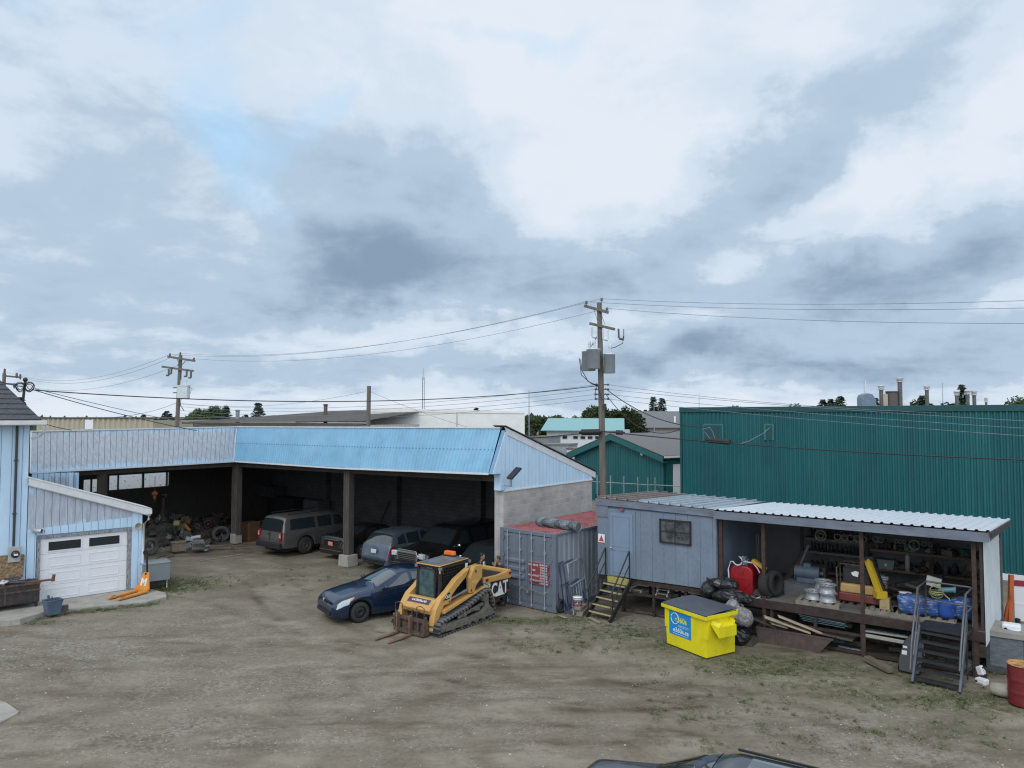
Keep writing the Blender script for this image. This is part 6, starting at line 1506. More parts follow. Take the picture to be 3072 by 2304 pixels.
# blue plastic bags
m_bag = mat('blue_plastic', (.04, .10, .30), r=.35, v=.35, s=6, c2=(.30, .38, .55), thr=(.52, .62), st=(.6, 1, 3))
for i, (px, y, w_, h, lb) in enumerate(((2725, .30, .26, .5, 'blue plastic wrapped bundle at the left end of the bag row'), (2762, .34, .25, .48, 'second blue plastic bundle, behind the handrail'), (2800, .40, .24, .46, 'third blue plastic bundle with pale wrinkles'), (2840, .34, .22, .5, 'bright blue tub with yellow rope on its rim'), (2892, .55, .30, .55, 'crumpled deep blue bag in the right corner of the shed'))):
    b = MB(); rr_ = random.Random(i)
    n = 16; prof = [(.001, 0), (w_ * .8, .0), (w_, h * .25), (w_ * 1.02, h * .6), (w_ * 1.08, h * .8), (w_ * .8, h * .92), (.001, h * .9)]
    b.lathe((0, 0, 0), prof, n); b.v = [(v[0] * (1 + rr_.uniform(-.07, .07)), v[1] * (.8 + rr_.uniform(-.07, .07)), v[2] + (rr_.uniform(-.02, .02) if v[2] > .05 else 0)) for v in b.v]
    tag(b.build('plastic_bag', m_bag if i != 3 else mat('bright_blue', (.03, .10, .38), r=.4), loc=onfloor(px, y, .13)), lb, 'bag', 'blue bags and tubs in the right bay')
b = MB()
for k in range(4): b.torus((0, 0, .02 * k), .17 - .01 * k, .014, 'y' if k % 2 else 'z', 16, 5)
b.tube([(.15, 0, 0), (.3, -.1, -.1), (.36, -.16, -.35), (.42, -.12, -.5)], .016, 6)
tag(b.build('rope_coil', mat('green_yellow_rope', (.34, .36, .16), r=.7), loc=onfloor(2810, .4, .72), rz=SA), 'yellow green rope coil lying on the blue bags', 'rope')
b = MB(); b.cyl((0, 0, 0), (.35, .05, .05), .07); b.cyl((.35, .05, .05), (.4, .05, .05), .09); tag(b.build('pump_motor', mat('turquoise', (.12, .28, .34), r=.5), loc=onfloor(2815, .6, .75), rz=SA), 'turquoise pump lying on top of the blue bags', 'pump')
for i, (px, y, dz, s_) in enumerate(((2770, 1.6, .0, .5), (2830, 1.7, .2, .6), (2880, 1.6, .1, .55), (2700, 2.0, 0, .5))):
    b = MB(); rr_ = random.Random(i + 40)
    for k in range(6): b.ob((rr_.uniform(-.4, .4), rr_.uniform(-.2, .2), .1 + .1 * k), (rr_.uniform(.3, .8), .2, .08), (rr_.uniform(-.3, .3), rr_.uniform(-.3, .3), rr_.uniform(-.5, .5)))
    tag(b.build('scrap_heap', [m_iron, m_rubr, m_darkwood, m_iron][i], loc=onfloor(px, y, dz), rz=SA), ['heap of greasy iron behind the blue bags', 'black rubber scrap heap behind the rope coil', 'dark board heap in the right back corner', 'iron scrap heap behind the yellow boom'][i], 'scrap')
# --- goods under the floor
def sub(px0, py0, px1, py1, y, w_, h, lb, m, name='steel_bar', cat='bar', g=None):
    a = at(px0, py0, y)[0]; c_ = at(px1, py1, y)[0]; return timber(name, lb, a, c_, w_, h, m, cat, g)
m_pipe = mat('grey_pipe', (.20, .23, .24), r=.5, v=.2); m_teal = mat('teal_sheet', (.05, .10, .11), r=.6)
for i in range(7):
    sub(2385 + i * 4, 1826 + i * 5.5, 2537 + (i % 3) * 4, 1858 + i * 4.2, .10 + .0 * i, .12, .02, 'long %s strip in the sheaf under the shed floor, number %s from the top' % (['grey steel', 'pale steel', 'dark steel', 'grey steel', 'teal', 'teal', 'dark teal'][i], ['one', 'two', 'three', 'four', 'five', 'six', 'seven'][i]), [m_pipe, m_dull, m_iron, m_pipe, m_teal, m_teal, m_teal][i], 'steel_strip', 'steel strip', 'strips stored under the shed floor')
sub(2614, 1868, 2745, 1888, .12, .1, .04, 'bright blue plastic strip under the right bay', mat('strip_blue', (.10, .17, .52), r=.4), 'plastic_strip', 'strip')
sub(2583, 1890, 2725, 1912, .05, .12, .04, 'pale weathered board under the blue strip', mat('pale_board', (.30, .28, .25)), 'board', 'board')
sub(2583, 1903, 2720, 1928, .02, .05, .09, 'white painted board on the lower rack beam', mat('painted_board', (.36, .35, .33)), 'board', 'board')
sub(2590, 1878, 2720, 1900, .5, .5, .05, 'dark sheet lying behind the blue strip', m_teal, 'dark_sheet', 'sheet')
sub(2455, 1890, 2565, 1915, .25, .7, .03, 'thin grey board lying flat under the middle bay', m_wood, 'board', 'board')
for i, (a, c_, r) in enumerate((((2500, 1928), (2594, 1944), .065), ((2516, 1946), (2584, 1962), .055))):
    p, q = G(*a) + Vector((0, 0, r)), G(*c_) + Vector((0, 0, r)); b = MB(); b.cyl((0, 0, 0), q - p, r, n=14); tag(b.build('duct_pipe', mat('blue_grey_pipe', (.19, .23, .26), r=.5), loc=p), ['upper grey blue pipe lying on the grass beside the steel trough', 'lower grey blue pipe lying on the grass'][i], 'pipe')
rnd = random.Random(77)
for i in range(26):
    x = rnd.uniform(4.4, 10.6); y = rnd.uniform(.3, 1.6); z = rnd.choice((.05, .05, .62)); L = rnd.uniform(.3, .9)
    b = MB(); b.ob((0, 0, 0), (L, rnd.uniform(.05, .25), rnd.uniform(.04, .14)), (rnd.uniform(-.1, .1), rnd.uniform(-.08, .08), rnd.uniform(-.4, .4)))
    b.ob((L * .2, 0, .06), (L * .4, .08, .06), (0, .1, .3))
    side = 'left' if x < 6.6 else ('middle' if x < 8.6 else 'right')
    tag(b.build('scrap_piece', rnd.choice((m_iron, m_darkwood, m_rubr, m_wood)), loc=SW(x, y, z + .06), rz=SA), 'dark scrap piece stored in the shade under the %s bay' % side, 'scrap', 'scrap under the shed floor')

# --- steel trough full of boards
ta, tb = G(2275, 1925), G(2500, 1965)
td = (tb - ta); TL = td.length; tang = math.atan2(td.y, td.x)
tr = thing('steel_trough', 'rusty brown open steel trough full of broken boards before the shed', 'trough', ta, tang)
m_tro = mat('trough_brown', (.085, .06, .055), r=.75, s=4, v=.3, c2=(.14, .075, .045), thr=(.55, .68))
b = MB(); x1_ = TL
b.prism([(0, 0), (x1_ - .35, 0), (x1_, .42), (-.06, .42)], -.02, .02, 'y'); b.prism([(0, 0), (x1_ - .35, 0), (x1_, .42), (-.06, .42)], .62, .66, 'y'); b.box(0, x1_ - .3, 0, .64, 0, .03)
b.add([(0, 0, 0), (0, .65, 0), (-.06, .65, .42), (-.06, 0, .42)], [(0, 1, 2, 3)]); b.add([(x1_ - .35, 0, 0), (x1_ - .35, .65, 0), (x1_, .65, .42), (x1_, 0, .42)], [(0, 1, 2, 3)]); b.box(-.06, x1_, -.035, .03, .39, .43)
b.box(.5, .56, -.045, -.02, 0, .4)
b.build('shell', m_tro, tr)
def tb_(x, y, z): c_, s_ = math.cos(tang), math.sin(tang); return ta + Vector((c_ * x - s_ * y, s_ * x + c_ * y, z))
for i, (px0, py0, z0, px1, py1, z1, w_, lb) in enumerate(((2293, 1850, .80, 2430, 1898, .42, .22, 'longest pale split board lying across the trough'), (2335, 1848, .85, 2465, 1900, .42, .18, 'notched pale board at the back of the trough'), (2312, 1868, .62, 2360, 1882, .5, .2, 'short broken board in the middle of the trough'), (2245, 1850, .6, 2330, 1885, .45, .08, 'thin grey pole sticking out at the left of the trough'), (2380, 1868, .6, 2440, 1890, .45, .1, 'small pale offcut on the trough boards'))):
    timber('board', lb, G(px0, py0, z0), G(px1, py1, z1), w_, .045, mat('split_wood', (.40, .33, .24), r=.9, s=5, v=.25, st=(.5, 4, 4)) if i != 3 else m_wood, 'board', 'boards in the trough')
timber('timber', 'heavy weathered timber lying on the gravel left of the steel platform stairs', G(2600, 1985) + Vector((0, 0, .09)), G(2672, 2021) + Vector((0, 0, .09)), .17, .14, mat('old_timber', (.17, .14, .10), s=4, v=.35, st=(.5, 4, 4)))

# ================================================================ DUMPSTER
A0, AL, AR = G(2119, 1978), G(1999, 1930.5), G(2207, 1963)
da = math.atan2((A0 - AL).y, (A0 - AL).x)       # +x from left corner to the near corner
DW, DD = (A0 - AL).length, 1.10
dm = thing('dumpster', 'bright yellow dumpster with dark lid and blue sticker in front of the shed', 'dumpster', A0, da)
m_dy = mat('dump_yellow', (.76, .66, .010), r=.45, s=3, v=.08, dirt=.24, c2=(.25, .17, .03), thr=(.67, .70), s2=14)
hb, hf = 1.14, 1.14
b = MB()
xl0, xl1 = -DW, 0
vs = [(-DW + .03, 0, .02), (0, 0, .02), (0, DD, .02), (-DW + .03, DD, .02), (-DW - .06, -.0, 1.10), (0.0, -.0, 1.10), (0, DD, 1.18), (-DW - .06, DD, 1.18)]
b.add(vs, [(0, 3, 2, 1), (0, 1, 5, 4), (1, 2, 6, 5), (2, 3, 7, 6), (3, 0, 4, 7)])
b.build('bin_body', m_dy, dm, bev=.012)
b = MB(); b.box(-DW - .13, .07, -.07, 0.0, 1.03, 1.13); b.box(0.0, .07, 0, DD + .05, 1.04, 1.15); b.box(-DW - .13, -DW - .06, 0, DD + .05, 1.04, 1.15); b.box(-DW - .13, .07, DD + .0, DD + .07, 1.1, 1.18); b.build('rim', m_dy, dm, bev=.01)
b = MB(); b.box(-.06, .0, -.03, 0, .50, .98) ; b.box(-DW - .02, -DW + .05, -.03, 0, .50, 1.03); b.box(0, .03, .0, .09, .50, .98); b.build('corner_post', m_dy, dm)
b = MB()
NX, NY = 40, 6
vs = []
for i in range(NX + 1):
    for j in range(NY + 1):
        x = lerp(-DW - .12, .06, i / NX); y = lerp(-.06, DD + .06, j / NY); vs.append((x, y, 1.155 + .06 * j / NY * 1 + .02 * math.sin(PI * j / NY) + (.010 if i % 2 else 0)))
b.add(vs, [(i * (NY + 1) + j, (i + 1) * (NY + 1) + j, (i + 1) * (NY + 1) + j + 1, i * (NY + 1) + j + 1) for i in range(NX) for j in range(NY)], sm=False)
b.box(-DW - .12, .06, -.06, -.04, 1.12, 1.158); b.box(.04, .06, -.06, DD + .06, 1.12, 1.165)
b.build('lid', mat('lid_slate', (.075, .085, .105), r=.5, s=3, v=.12), dm)
b = MB(); x_ = .0
b.add([(.0, .16, .92), (.26, .22, .86), (.26, .88, .86), (.0, .94, .92), (.0, .16, .90), (.26, .22, .58), (.26, .88, .58), (.0, .94, .56)], [(0, 1, 2, 3), (1, 5, 6, 2), (4, 5, 1, 0)[::-1], (5, 4, 7, 6)])
b.add([(.0, .16, .92), (.26, .22, .86), (.26, .30, .96), (.02, .2, 1.0)], [(0, 1, 2, 3)]); b.add([(.02, .9, 1.0), (.26, .84, .97), (.26, .80, .87), (.02, .86, .92)], [(0, 1, 2, 3)])
b.build('lift_pocket', m_dy, dm)
s0_ = -DW + .13; sw_ = .86
b = MB(); b.box(s0_, s0_ + sw_, -.006, -.002, .34, 1.0)
stk = b.build('sticker', mat('sticker_blue', (.02, .25, .62), r=.35, v=.06), dm)
m_sy = mat('sticker_yellow', (.65, .66, .10), r=.5); m_sw = mat('sticker_pale', (.65, .78, .72), r=.5)
b = MB(); b.torus((s0_ + .24, -.01, .80), .15, .012, 'y', 30, 5); b.build('ring_mark', m_sw, stk)
b = MB(); b.box(s0_ + .36, s0_ + sw_ - .08, -.010, -.007, .632, .64); b.box(s0_ + .36, s0_ + sw_ - .1, -.010, -.007, .60, .606); b.box(s0_ + .16, s0_ + sw_ - .1, -.010, -.007, .385, .395); b.build('rule_line', m_sw, stk)
DUMP_S0 = s0_
text('lettering', 'e360s', .20, m_sy, stk, (s0_ + .47, -.012, .785), (PI / 2, 0, 0), .006, sx=1.0)
text('lettering', 'e360s.ca', .17, m_sw, stk, (s0_ + .47, -.010, .49), (PI / 2, 0, 0), .003, sx=1.05)

# rubbish bags by the dumpster
m_bk = mat('black_bag', (.014, .015, .017), r=.28, v=.4, s=9, b=.6, bs=7); m_cl = mat('clear_bag', (.22, .22, .235), r=.25, v=.35, s=7, c2=(.30, .22, .19), thr=(.56, .7), b=.6, bs=6)
def bag(px, py, y, s, lb, m, g, seed):
    rr_ = random.Random(seed); b = MB(); b.ball((0, 0, 0), s, 34, .03, rr_); b.lathe((0, 0, s[2] * .85), [(.05, 0), (.02, .06), (.06, .12)], 8)
    b.v = [(x * (1 + .14 * noise.noise((x * 6, y_ * 6, z_ * 6 + seed))), y_ * (1 + .12 * noise.noise((y_ * 6, x * 6, z_ * 5))), max(-s[2] * .85, z_ + .05 * noise.noise((x * 9, y_ * 9, seed)))) for x, y_, z_ in b.v]
    b.v = [tuple(Vector(v) * (1 + .16 * noise.noise(Vector(v) * 5 + Vector((seed, 0, 0))) + .10 * abs(noise.noise(Vector(v) * 11 + Vector((0, seed, 0)))))) for v in b.v]; b.sm = [False] * len(b.sm)
    return tag(b.build('rubbish_bag', m, loc=at(px, py, y)[0], rz=SA), lb, 'bag', g)
bag(2125, 1772, -.40, (.24, .24, .26), 'black rubbish bag leaning at the lower corner of the office wall', m_bk, 'black bags behind the dumpster', 1)
bag(2172, 1752, -.28, (.46, .26, .19), 'black rubbish bag on top of the heap, just left of the red fuel tank', m_bk, 'black bags behind the dumpster', 2)
bag(2195, 1790, -.55, (.55, .3, .20), 'long black rubbish bag in the middle of the heap', m_bk, 'black bags behind the dumpster', 3)
bag(2165, 1826, -.6, (.6, .35, .26), 'black rubbish bag at the bottom of the heap', m_bk, 'black bags behind the dumpster', 4)
bag(2198, 1818, -.95, (.20, .18, .17), 'small clear bag lying on the larger clear bag', m_cl, 'clear bags behind the dumpster', 5)
bag(2228, 1852, -.9, (.29, .27, .27), 'large clear bag of mixed rubbish behind the dumpster corner', m_cl, 'clear bags behind the dumpster', 6)
bag(2214, 1905, -.9, (.34, .3, .28), 'black bag under the large clear bag', m_bk, 'black bags behind the dumpster', 7)
for k in range(6):
    p_ = SW(SPX(2165, 1850, -.55)[0], -.55, .02 + .1 * k); b = MB(); b.box(-.75, .75, -.4, .4, 0, .03); b.box(-.7, -.6, -.38, .38, .03, .1); b.box(.6, .7, -.38, .38, .03, .1); b.box(-.05, .05, -.38, .38, .03, .1)
    if k < 4: tag(b.build('old_pallet', m_darkwood, loc=p_, rz=SA + .05 * k), 'dark pallet in the stack under the black bags', 'pallet', 'dark pallets under the bags')
b = MB(); b.box(-.4, .4, -.3, .3, 0, .12)
for k in range(4): b.ob((-.3 + .2 * k, 0, .14), (.12, .6, .03), (0, 0, .1))
tag(b.build('dark_pallet_stack', m_iron, loc=G(2225, 1925), rz=SA), 'dark low pile of plates between dumpster and trough', 'plate pile')

# ================================================================ PLATFORM STAIRS
f0, f1 = G(2752, 2052), G(2866, 2078)
pdv = (f1 - f0); pang = math.atan2(pdv.y, pdv.x); PW = 1.0
ps = thing('platform_stairs', 'grey steel rolling platform stairs with handrails in front of the right bay', 'stairs', f0.lerp(f1, .5), pang)
m_pst = mat('platform_steel', (.045, .048, .055), r=.5, m=.4, v=.3, s=7)
PH, PR, PD = 1.22, .78, .75
h_ = PW / 2
b = MB()
for sd in (-1, 1): b.bar((sd * h_, 0, .02), (sd * h_, PR, PH), .05, .12)
b.build('stringer', mat('platform_blue', (.085, .105, .13), r=.5, m=.3), ps)
for k in range(6):
    t = (k + .6) / 6.2; b = MB(); b.box(-h_ + .03, h_ - .03, PR * t - .02, PR * t + .14, PH * t - .02, PH * t); b.box(-h_ + .03, h_ - .03, PR * t - .03, PR * t - .02, PH * t - .05, PH * t + .005); b.build('tread', m_pst, ps)
b = MB(); b.box(-h_, h_, PR, PR + PD, PH - .03, PH); 
for y in (PR, PR + PD): b.bar((-h_, y, PH - .04), (h_, y, PH - .04), .05, .08)
for x in (-h_, h_): b.bar((x, PR, PH - .04), (x, PR + PD, PH - .04), .05, .08)
b.build('platform', m_pst, ps)
b = MB()
for x in (-h_, h_): b.cyl((x, PR + PD, 0), (x, PR + PD, PH), .025, n=8); b.cyl((x, PR + .05, PH), (x, PR + .05, .1), .02, n=8)
for x in (-h_, h_): b.cyl((x, PR + PD, .3), (x, .2, .3), .018, n=8)
b.build('leg', m_pst, ps)
for sd in (-1, 1):
    x = sd * (h_ + .02); b = MB(); b.tube([(x, -.12, .35) if sd < 0 else (x, -.1, .55), (x, .05, .95), (x, PR - .05, PH + .95), (x, PR + PD, PH + .98), (x, PR + PD, PH)], .024, 8)
    b.tube([(x, .2, .62), (x, PR, PH + .5), (x, PR + PD, PH + .5)], .02, 8); b.tube([(x, PR, PH), (x, PR, PH + .95)], .022, 8); b.build('handrail', mat('rail_grey', (.12, .125, .135), r=.4, m=.4), ps)
b = MB(); b.tube([(-h_, PR + PD, PH + .98), (h_, PR + PD, PH + .98)], .024, 8); b.build('back_rail', mat('rail_grey'), ps); b = MB(); b.tube([(-h_, PR + PD, PH + .5), (h_, PR + PD, PH + .5)], .02, 8); b.build('back_rail', mat('rail_grey'), ps)
# black bonnet leaning beside it
b = MB(); b.prism([(0, 0), (.5, 0), (.62, .5), (.5, 1.0), (.35, 1.05), (.12, .75), (.0, .3)], -.05, .05, 'y'); o = b.build('car_bumper', mat('gloss_black', (.012, .013, .015), r=.15, coat=.5), loc=G(2694, 2012), rot=(R(-12), 0, pang), bev=.03); tag(o, 'glossy black car body panel leaning left of the platform stairs', 'car panel')
b = MB(); b.ob((.16, -.06, .62), (.10, .012, .05)); b.ob((.15, -.06, .48), (.12, .012, .10)); b.build('panel_label', m_plate, o)
# ================================================================ RIGHT EDGE
hv_a = G(2960, 2010)
hx = thing('equipment_cabinet', 'dark grey wooden equipment cabinet with a dusty top right of the shed', 'cabinet', hv_a, SA + .02)
b = MB(); b.box(0, 2.6, 0, 1.1, .06, .98); b.build('box', mat('cabinet_dark', (.085, .095, .105), r=.7, s=5, v=.35, st=(1, 1, 4)), hx)
b = MB(); b.box(.08, .78, -.02, 0, .14, .9); b.box(.85, 1.6, -.02, 0, .14, .9); b.build('door_panel', mat('cabinet_panel', (.13, .15, .17), r=.6, s=6, v=.4, st=(1, 1, 5)), hx)
b = MB(); b.box(-.06, 2.7, -.07, 1.15, .98, 1.03); b.box(-.06, 2.7, -.07, -.04, .9, .98); b.build('top', mat('cabinet_top', (.30, .285, .26), r=.85, s=4, v=.25, dirt=.3), hx)
b = MB(); b.box(-.1, 2.7, -.12, 1.2, 0, .06); b.build('skid', m_wood, hx)
def jug(loc, lb, rot, s=1.):
    o = thing('plastic_jug', lb, 'jug', loc); o.rotation_euler = rot; o.scale = (s, s, s)
    b = MB(); b.box(-.17, .17, -.10, .10, .0, .26); b.build('bottle', m_whitep, o, bev=.04)
    b = MB(); b.cyl((-.10, 0, .26), (-.10, 0, .30), .03); b.build('cap', m_blackpl, o)
    b = MB(); b.tube([(.14, 0, .25), (.12, 0, .31), (-.0, 0, .31), (-.04, 0, .25)], .016, 6); b.build('handle', m_whitep, o); return o
pj = G(3035, 1880, 1.03); jug(pj, 'white plastic jug lying on top of the dark cabinet', (R(90), 0, SA), 1.2)
jug(G(2928, 2010, .15), 'white plastic jug standing tilted against the shed post', (R(20), R(75), SA), .66)
jug(G(2953, 2042, .05), 'white plastic jug lying flat on the grass by the red barrel', (R(90), 0, SA - .5), .72)
b = MB(); b.lathe((0, 0, 0), [(.04, -.28), (.13, -.24), (.15, -.05), (.14, .2), (.10, .3), (.03, .34)], 14, 'x'); b.v = [(x, y * (1 + .1 * noise.noise((x * 9, y * 9, z))), z + .02 * noise.noise((x * 8, y * 8, z * 8))) for x, y, z in b.v]
tag(b.build('sack', mat('sack_beige', (.36, .34, .27), r=.8, v=.2, b=.5), loc=G(3012, 2090) + Vector((0, 0, .14)), rz=SA), 'beige sack lying on the grass left of the red barrel', 'sack')
bl = thing('steel_barrel', 'dark red steel barrel with a rusty orange top at the right edge', 'barrel', G(3072, 2112))
b = MB(); Rr = .30; pr = [(.001, 0), (Rr, 0)]
for z in [i * .04 for i in range(1, 23)]: pr.append((Rr + (.012 if min(abs(z - .28), abs(z - .56)) < .025 else 0), z))
pr += [(Rr + .008, .88), (Rr - .01, .89), (Rr - .02, .86), (.001, .86)]; b.lathe((0, 0, 0), pr[:-2], 30); b.build('shell', mat('barrel_red', (.17, .018, .022), r=.45, v=.15, dirt=.2), bl)
b = MB(); b.lathe((0, 0, 0), [(Rr - .01, .885), (Rr - .02, .862), (.001, .86)], 30); b.torus((0, 0, .885), Rr, .012, 'z', 30, 6); b.cyl((.1, .05, .86), (.1, .05, .88), .03); b.build('lid', mat('barrel_rust', (.45, .24, .08), r=.7, v=.3, s=5, c2=(.2, .09, .03)), bl)
# orange frames and white door leaning by the fence strip
o = thing('hoist_stand', 'orange steel hoist legs with black base standing by the white shed wall', 'hoist', G(3010, 1900))
b = MB(); b.bar((-.02, 0, .1), (-.10, .3, 1.68), .07, .10); b.bar((.12, -.1, .05), (.36, .1, 1.72), .09, .12); b.prism([(.0, .3), (.22, .2), (.34, .9), (.26, 1.15), (.10, .8)], -.04, .02, 'y'); b.build('leg', mat('hoist_orange', (.42, .10, .025), r=.55, v=.15, dirt=.25), o)
b = MB(); b.box(-.35, .7, -.1, .4, .0, .06); b.box(-.34, -.28, -.1, -.04, .06, .95); b.box(-.2, -.14, .2, .26, .06, 1.0); b.box(.5, .6, .1, .2, .0, .4); b.build('base', m_blk, o)
b = MB(); b.box(0, .9, -.05, .05, .3, 1.35); b.box(0, .9, -.06, -.05, .78, .84); o = b.build('white_locker', m_whitep, loc=G(3045, 1890), rz=SA + .2); tag(o, 'white locker with a dark red cap at the right edge', 'locker')
b = MB(); b.box(-.02, .92, -.07, .07, 1.35, 1.5); b.build('cap', mat('cap_red', (.28, .02, .05)), o)
b = MB(); b.ball((0, 0, .1), (.22, .2, .14), 12, .15); b.ob((.1, .05, .2), (.2, .1, .08), (.2, .3, .4)); b.tube([(-.2, 0, 0), (-.1, .05, .3), (.1, 0, .26), (.2, 0, 0)], .015, 5)
tag(b.build('tangled_wire', mat('tangle_grey', (.12, .13, .13), v=.5, s=20), loc=G(2895, 2010)), 'grey tangle of wire under the platform stairs', 'wire tangle')
# ================================================================ LEFT SIDE OBJECTS
ta_ = G0 + gu * -1.9 - gv * .55
bn = thing('scrap_bin', 'black steel scrap bin on legs heaped with rusty boards beside the garage door', 'bin', G0 + gu * -.12 - gv * .95 + Vector((0, 0, .17)), GA)
b = MB(); b.box(-2.4, 0, 0, .8, .18, .80); b.build('shell', mat('bin_black', (.028, .026, .028), r=.7, s=4, v=.4, c2=(.06, .04, .03)), bn)
b = MB(); b.box(-2.42, .02, -.03, .0, .55, .60); b.box(-2.42, .02, -.03, 0, .76, .82); b.box(-.98, -.93, -.025, 0, .2, .78); b.build('rail', m_steel, bn)
b = MB()
for x in (-2.3, -.12): b.box(x, x + .08, .05, .13, 0, .2); b.box(x, x + .08, .65, .73, 0, .2)
b.build('leg', m_blk, bn)
def bnp(x, y, z): return G0 + gu * (-.12 + x) + gv * (-.95 + y) + Vector((0, 0, .17 + z))
b = MB(); b.ob((0, 0, 0), (1.6, .04, .72)); b.ob((0, -.0, .36), (1.6, .06, .06)); b.ob((.80, 0, 0), (.05, .06, .74))
tag(b.build('chipboard_sheet', mat('osb_brown', (.30, .21, .12), r=.9, s=9, v=.4, c2=(.16, .10, .055), thr=(.45, .6)), loc=bnp(-1.18, .84, 1.30), rot=(R(-6), R(3), GA)), 'brown chipboard lid standing up behind the black scrap bin', 'board')
rnd = random.Random(9)
for i in range(12):
    a = bnp(rnd.uniform(-2.2, -.9), rnd.uniform(.05, .7), .78 + rnd.uniform(0, .15)); c_ = a + gu * rnd.uniform(.5, 1.0) + gv * rnd.uniform(-.2, .2) + Vector((0, 0, rnd.uniform(-.06, .08)))
    timber('scrap_board', 'rusty or dark board in the heap on the black scrap bin', a, c_, rnd.uniform(.05, .14), .04, rnd.choice((m_iron, m_darkwood, m_wood, mat('rusty_brown', (.16, .085, .05)))), 'board', 'boards heaped on the scrap bin')
b = MB(); b.cyl((0, 0, 0), gu * .75, .035); b.cyl(gu * .75, gu * .78 + Vector((0, 0, .16)), .05); b.cyl(gu * .75 - Vector((0, 0, .06)), gu * .75 + Vector((0, 0, .02)), .06)
tag(b.build('rusty_hitch', mat('rusty_red', (.17, .06, .045)), loc=bnp(-.35, .2, .80)), 'rusty red bar with bent end sticking out of the scrap bin', 'bar')
b = MB(); b.lathe((0, 0, 0), [(.001, .02), (.12, .0), (.16, .015), (.12, .03), (.001, .04)], 18); b.cyl((0, 0, -.08), (0, 0, .08), .045); tag(b.build('fan_hub', mat('pale_alloy', (.5, .5, .52), r=.4), loc=bnp(-1.0, .1, .92), rot=(.2, 0, 0)), 'pale round hub lying on the heap of the scrap bin', 'hub')
# bucket
p = G(157, 1842, .09)
bk = thing('plastic_bin', 'blue grey square plastic bin with handles sticking out by the garage door', 'bin', p, GA + .2)
b = MB(); h = .46
o4 = lambda s, z: [(-s, -s * .9, z), (s, -s * .9, z), (s, s * .9, z), (-s, s * .9, z)]
b.add(o4(.17, 0) + o4(.235, h) + o4(.215, h) + o4(.16, .03), [(0, 3, 2, 1)] + [(i, (i + 1) % 4, 4 + (i + 1) % 4, 4 + i) for i in range(4)] + [(4 + i, 4 + (i + 1) % 4, 8 + (i + 1) % 4, 8 + i) for i in range(4)] + [(8 + i, 8 + (i + 1) % 4, 12 + (i + 1) % 4, 12 + i) for i in range(4)] + [(12, 13, 14, 15)])
b.build('tub', mat('bin_blue', (.085, .125, .19), r=.5, v=.12), bk); b = MB(); b.tube(o4(.242, h) , .014, 6, True); b.build('rim', mat('bin_blue'), bk)
b = MB(); b.bar((-.06, 0, .1), (-.12, .04, .62), .035, .06); b.build('handle', mat('stick_blue', (.07, .10, .14)), bk); b = MB(); b.bar((.03, .05, .1), (.0, .06, .56), .025); b.build('handle', mat('stick_blue'), bk)
b = MB(); b.box(-.13, .13, -.08, .08, 0, .16); b.box(-.08, .08, -.085, -.08, .03, .13); b.box(-.14, .14, -.09, .09, .16, .175); tag(b.build('brown_block', mat('block_brown', (.11, .085, .08)), loc=G(190, 1832, .09), rz=GA), 'small brown block behind the blue grey bin', 'block')
# pallet jack
pj0 = G(428, 1790, .09)
fkd = (G(325, 1800, .09) - G(412, 1776, .09)); pa = math.atan2(fkd.y, fkd.x)
pj = thing('pallet_jack', 'orange pallet jack with black handle parked on the garage apron', 'pallet jack', G(425, 1778, .09), pa); pj.scale = (1.12, 1.12, 1.12)
m_or = mat('jack_orange', (.66, .26, .035), r=.45, v=.1, dirt=.2)
for y in (-.2, .2):
    b = MB(); b.prism([(0, -.08), (.9, -.08), (1.08, -.05), (1.08, .05), (.9, .08), (0, .08)], .03, .085, 'z'); q = b.build('fork', m_or, pj, bev=.008); q.location.y = y
    b = MB(); b.box(.82, .95, y - .035, y + .035, .086, .09); b.cyl((.88, y - .05, .035), (.88, y + .05, .035), .035); b.build('roller', m_blackpl, pj)
b = MB(); b.box(-.02, .06, -.29, .29, .03, .13); 
b.add([(.0, -.28, .1), (.0, .28, .1), (-.16, .11, .62), (-.16, -.11, .62), (-.06, -.28, .1), (-.06, .28, .1), (-.2, .11, .62), (-.2, -.11, .62)], [(0, 1, 2, 3), (7, 6, 5, 4), (1, 5, 6, 2), (0, 3, 7, 4), (3, 2, 6, 7)])
fr_ = b.build('front_plate', m_or, pj, bev=.006)
q = text('lettering', 'M', .34, wm, fr_, (-.068, 0, .32), (0, 0, 0), .008); q.rotation_euler = (Matrix.Rotation(R(17), 3, 'Y').inverted() @ Matrix.Rotation(PI / 2, 3, 'Z') @ Matrix.Rotation(PI / 2, 3, 'X')).to_euler()
b = MB(); b.cyl((-.2, 0, .1), (-.2, 0, .6), .07); b.cyl((-.2, -.08, .09), (-.2, .08, .09), .09); b.build('pump', m_blackpl, pj)
b = MB(); b.bar((-.2, 0, .6), (-.17, 0, 1.16), .05, .035); pts = [(-.17, .15 * math.cos(a), 1.25 + .09 * math.sin(a)) for a in [i * PI / 6 for i in range(12)]]; b.tube(pts, .018, 7, True); b.bar((-.17, 0, 1.14), (-.17, 0, 1.33), .03); b.build('handle', m_blackpl, pj)
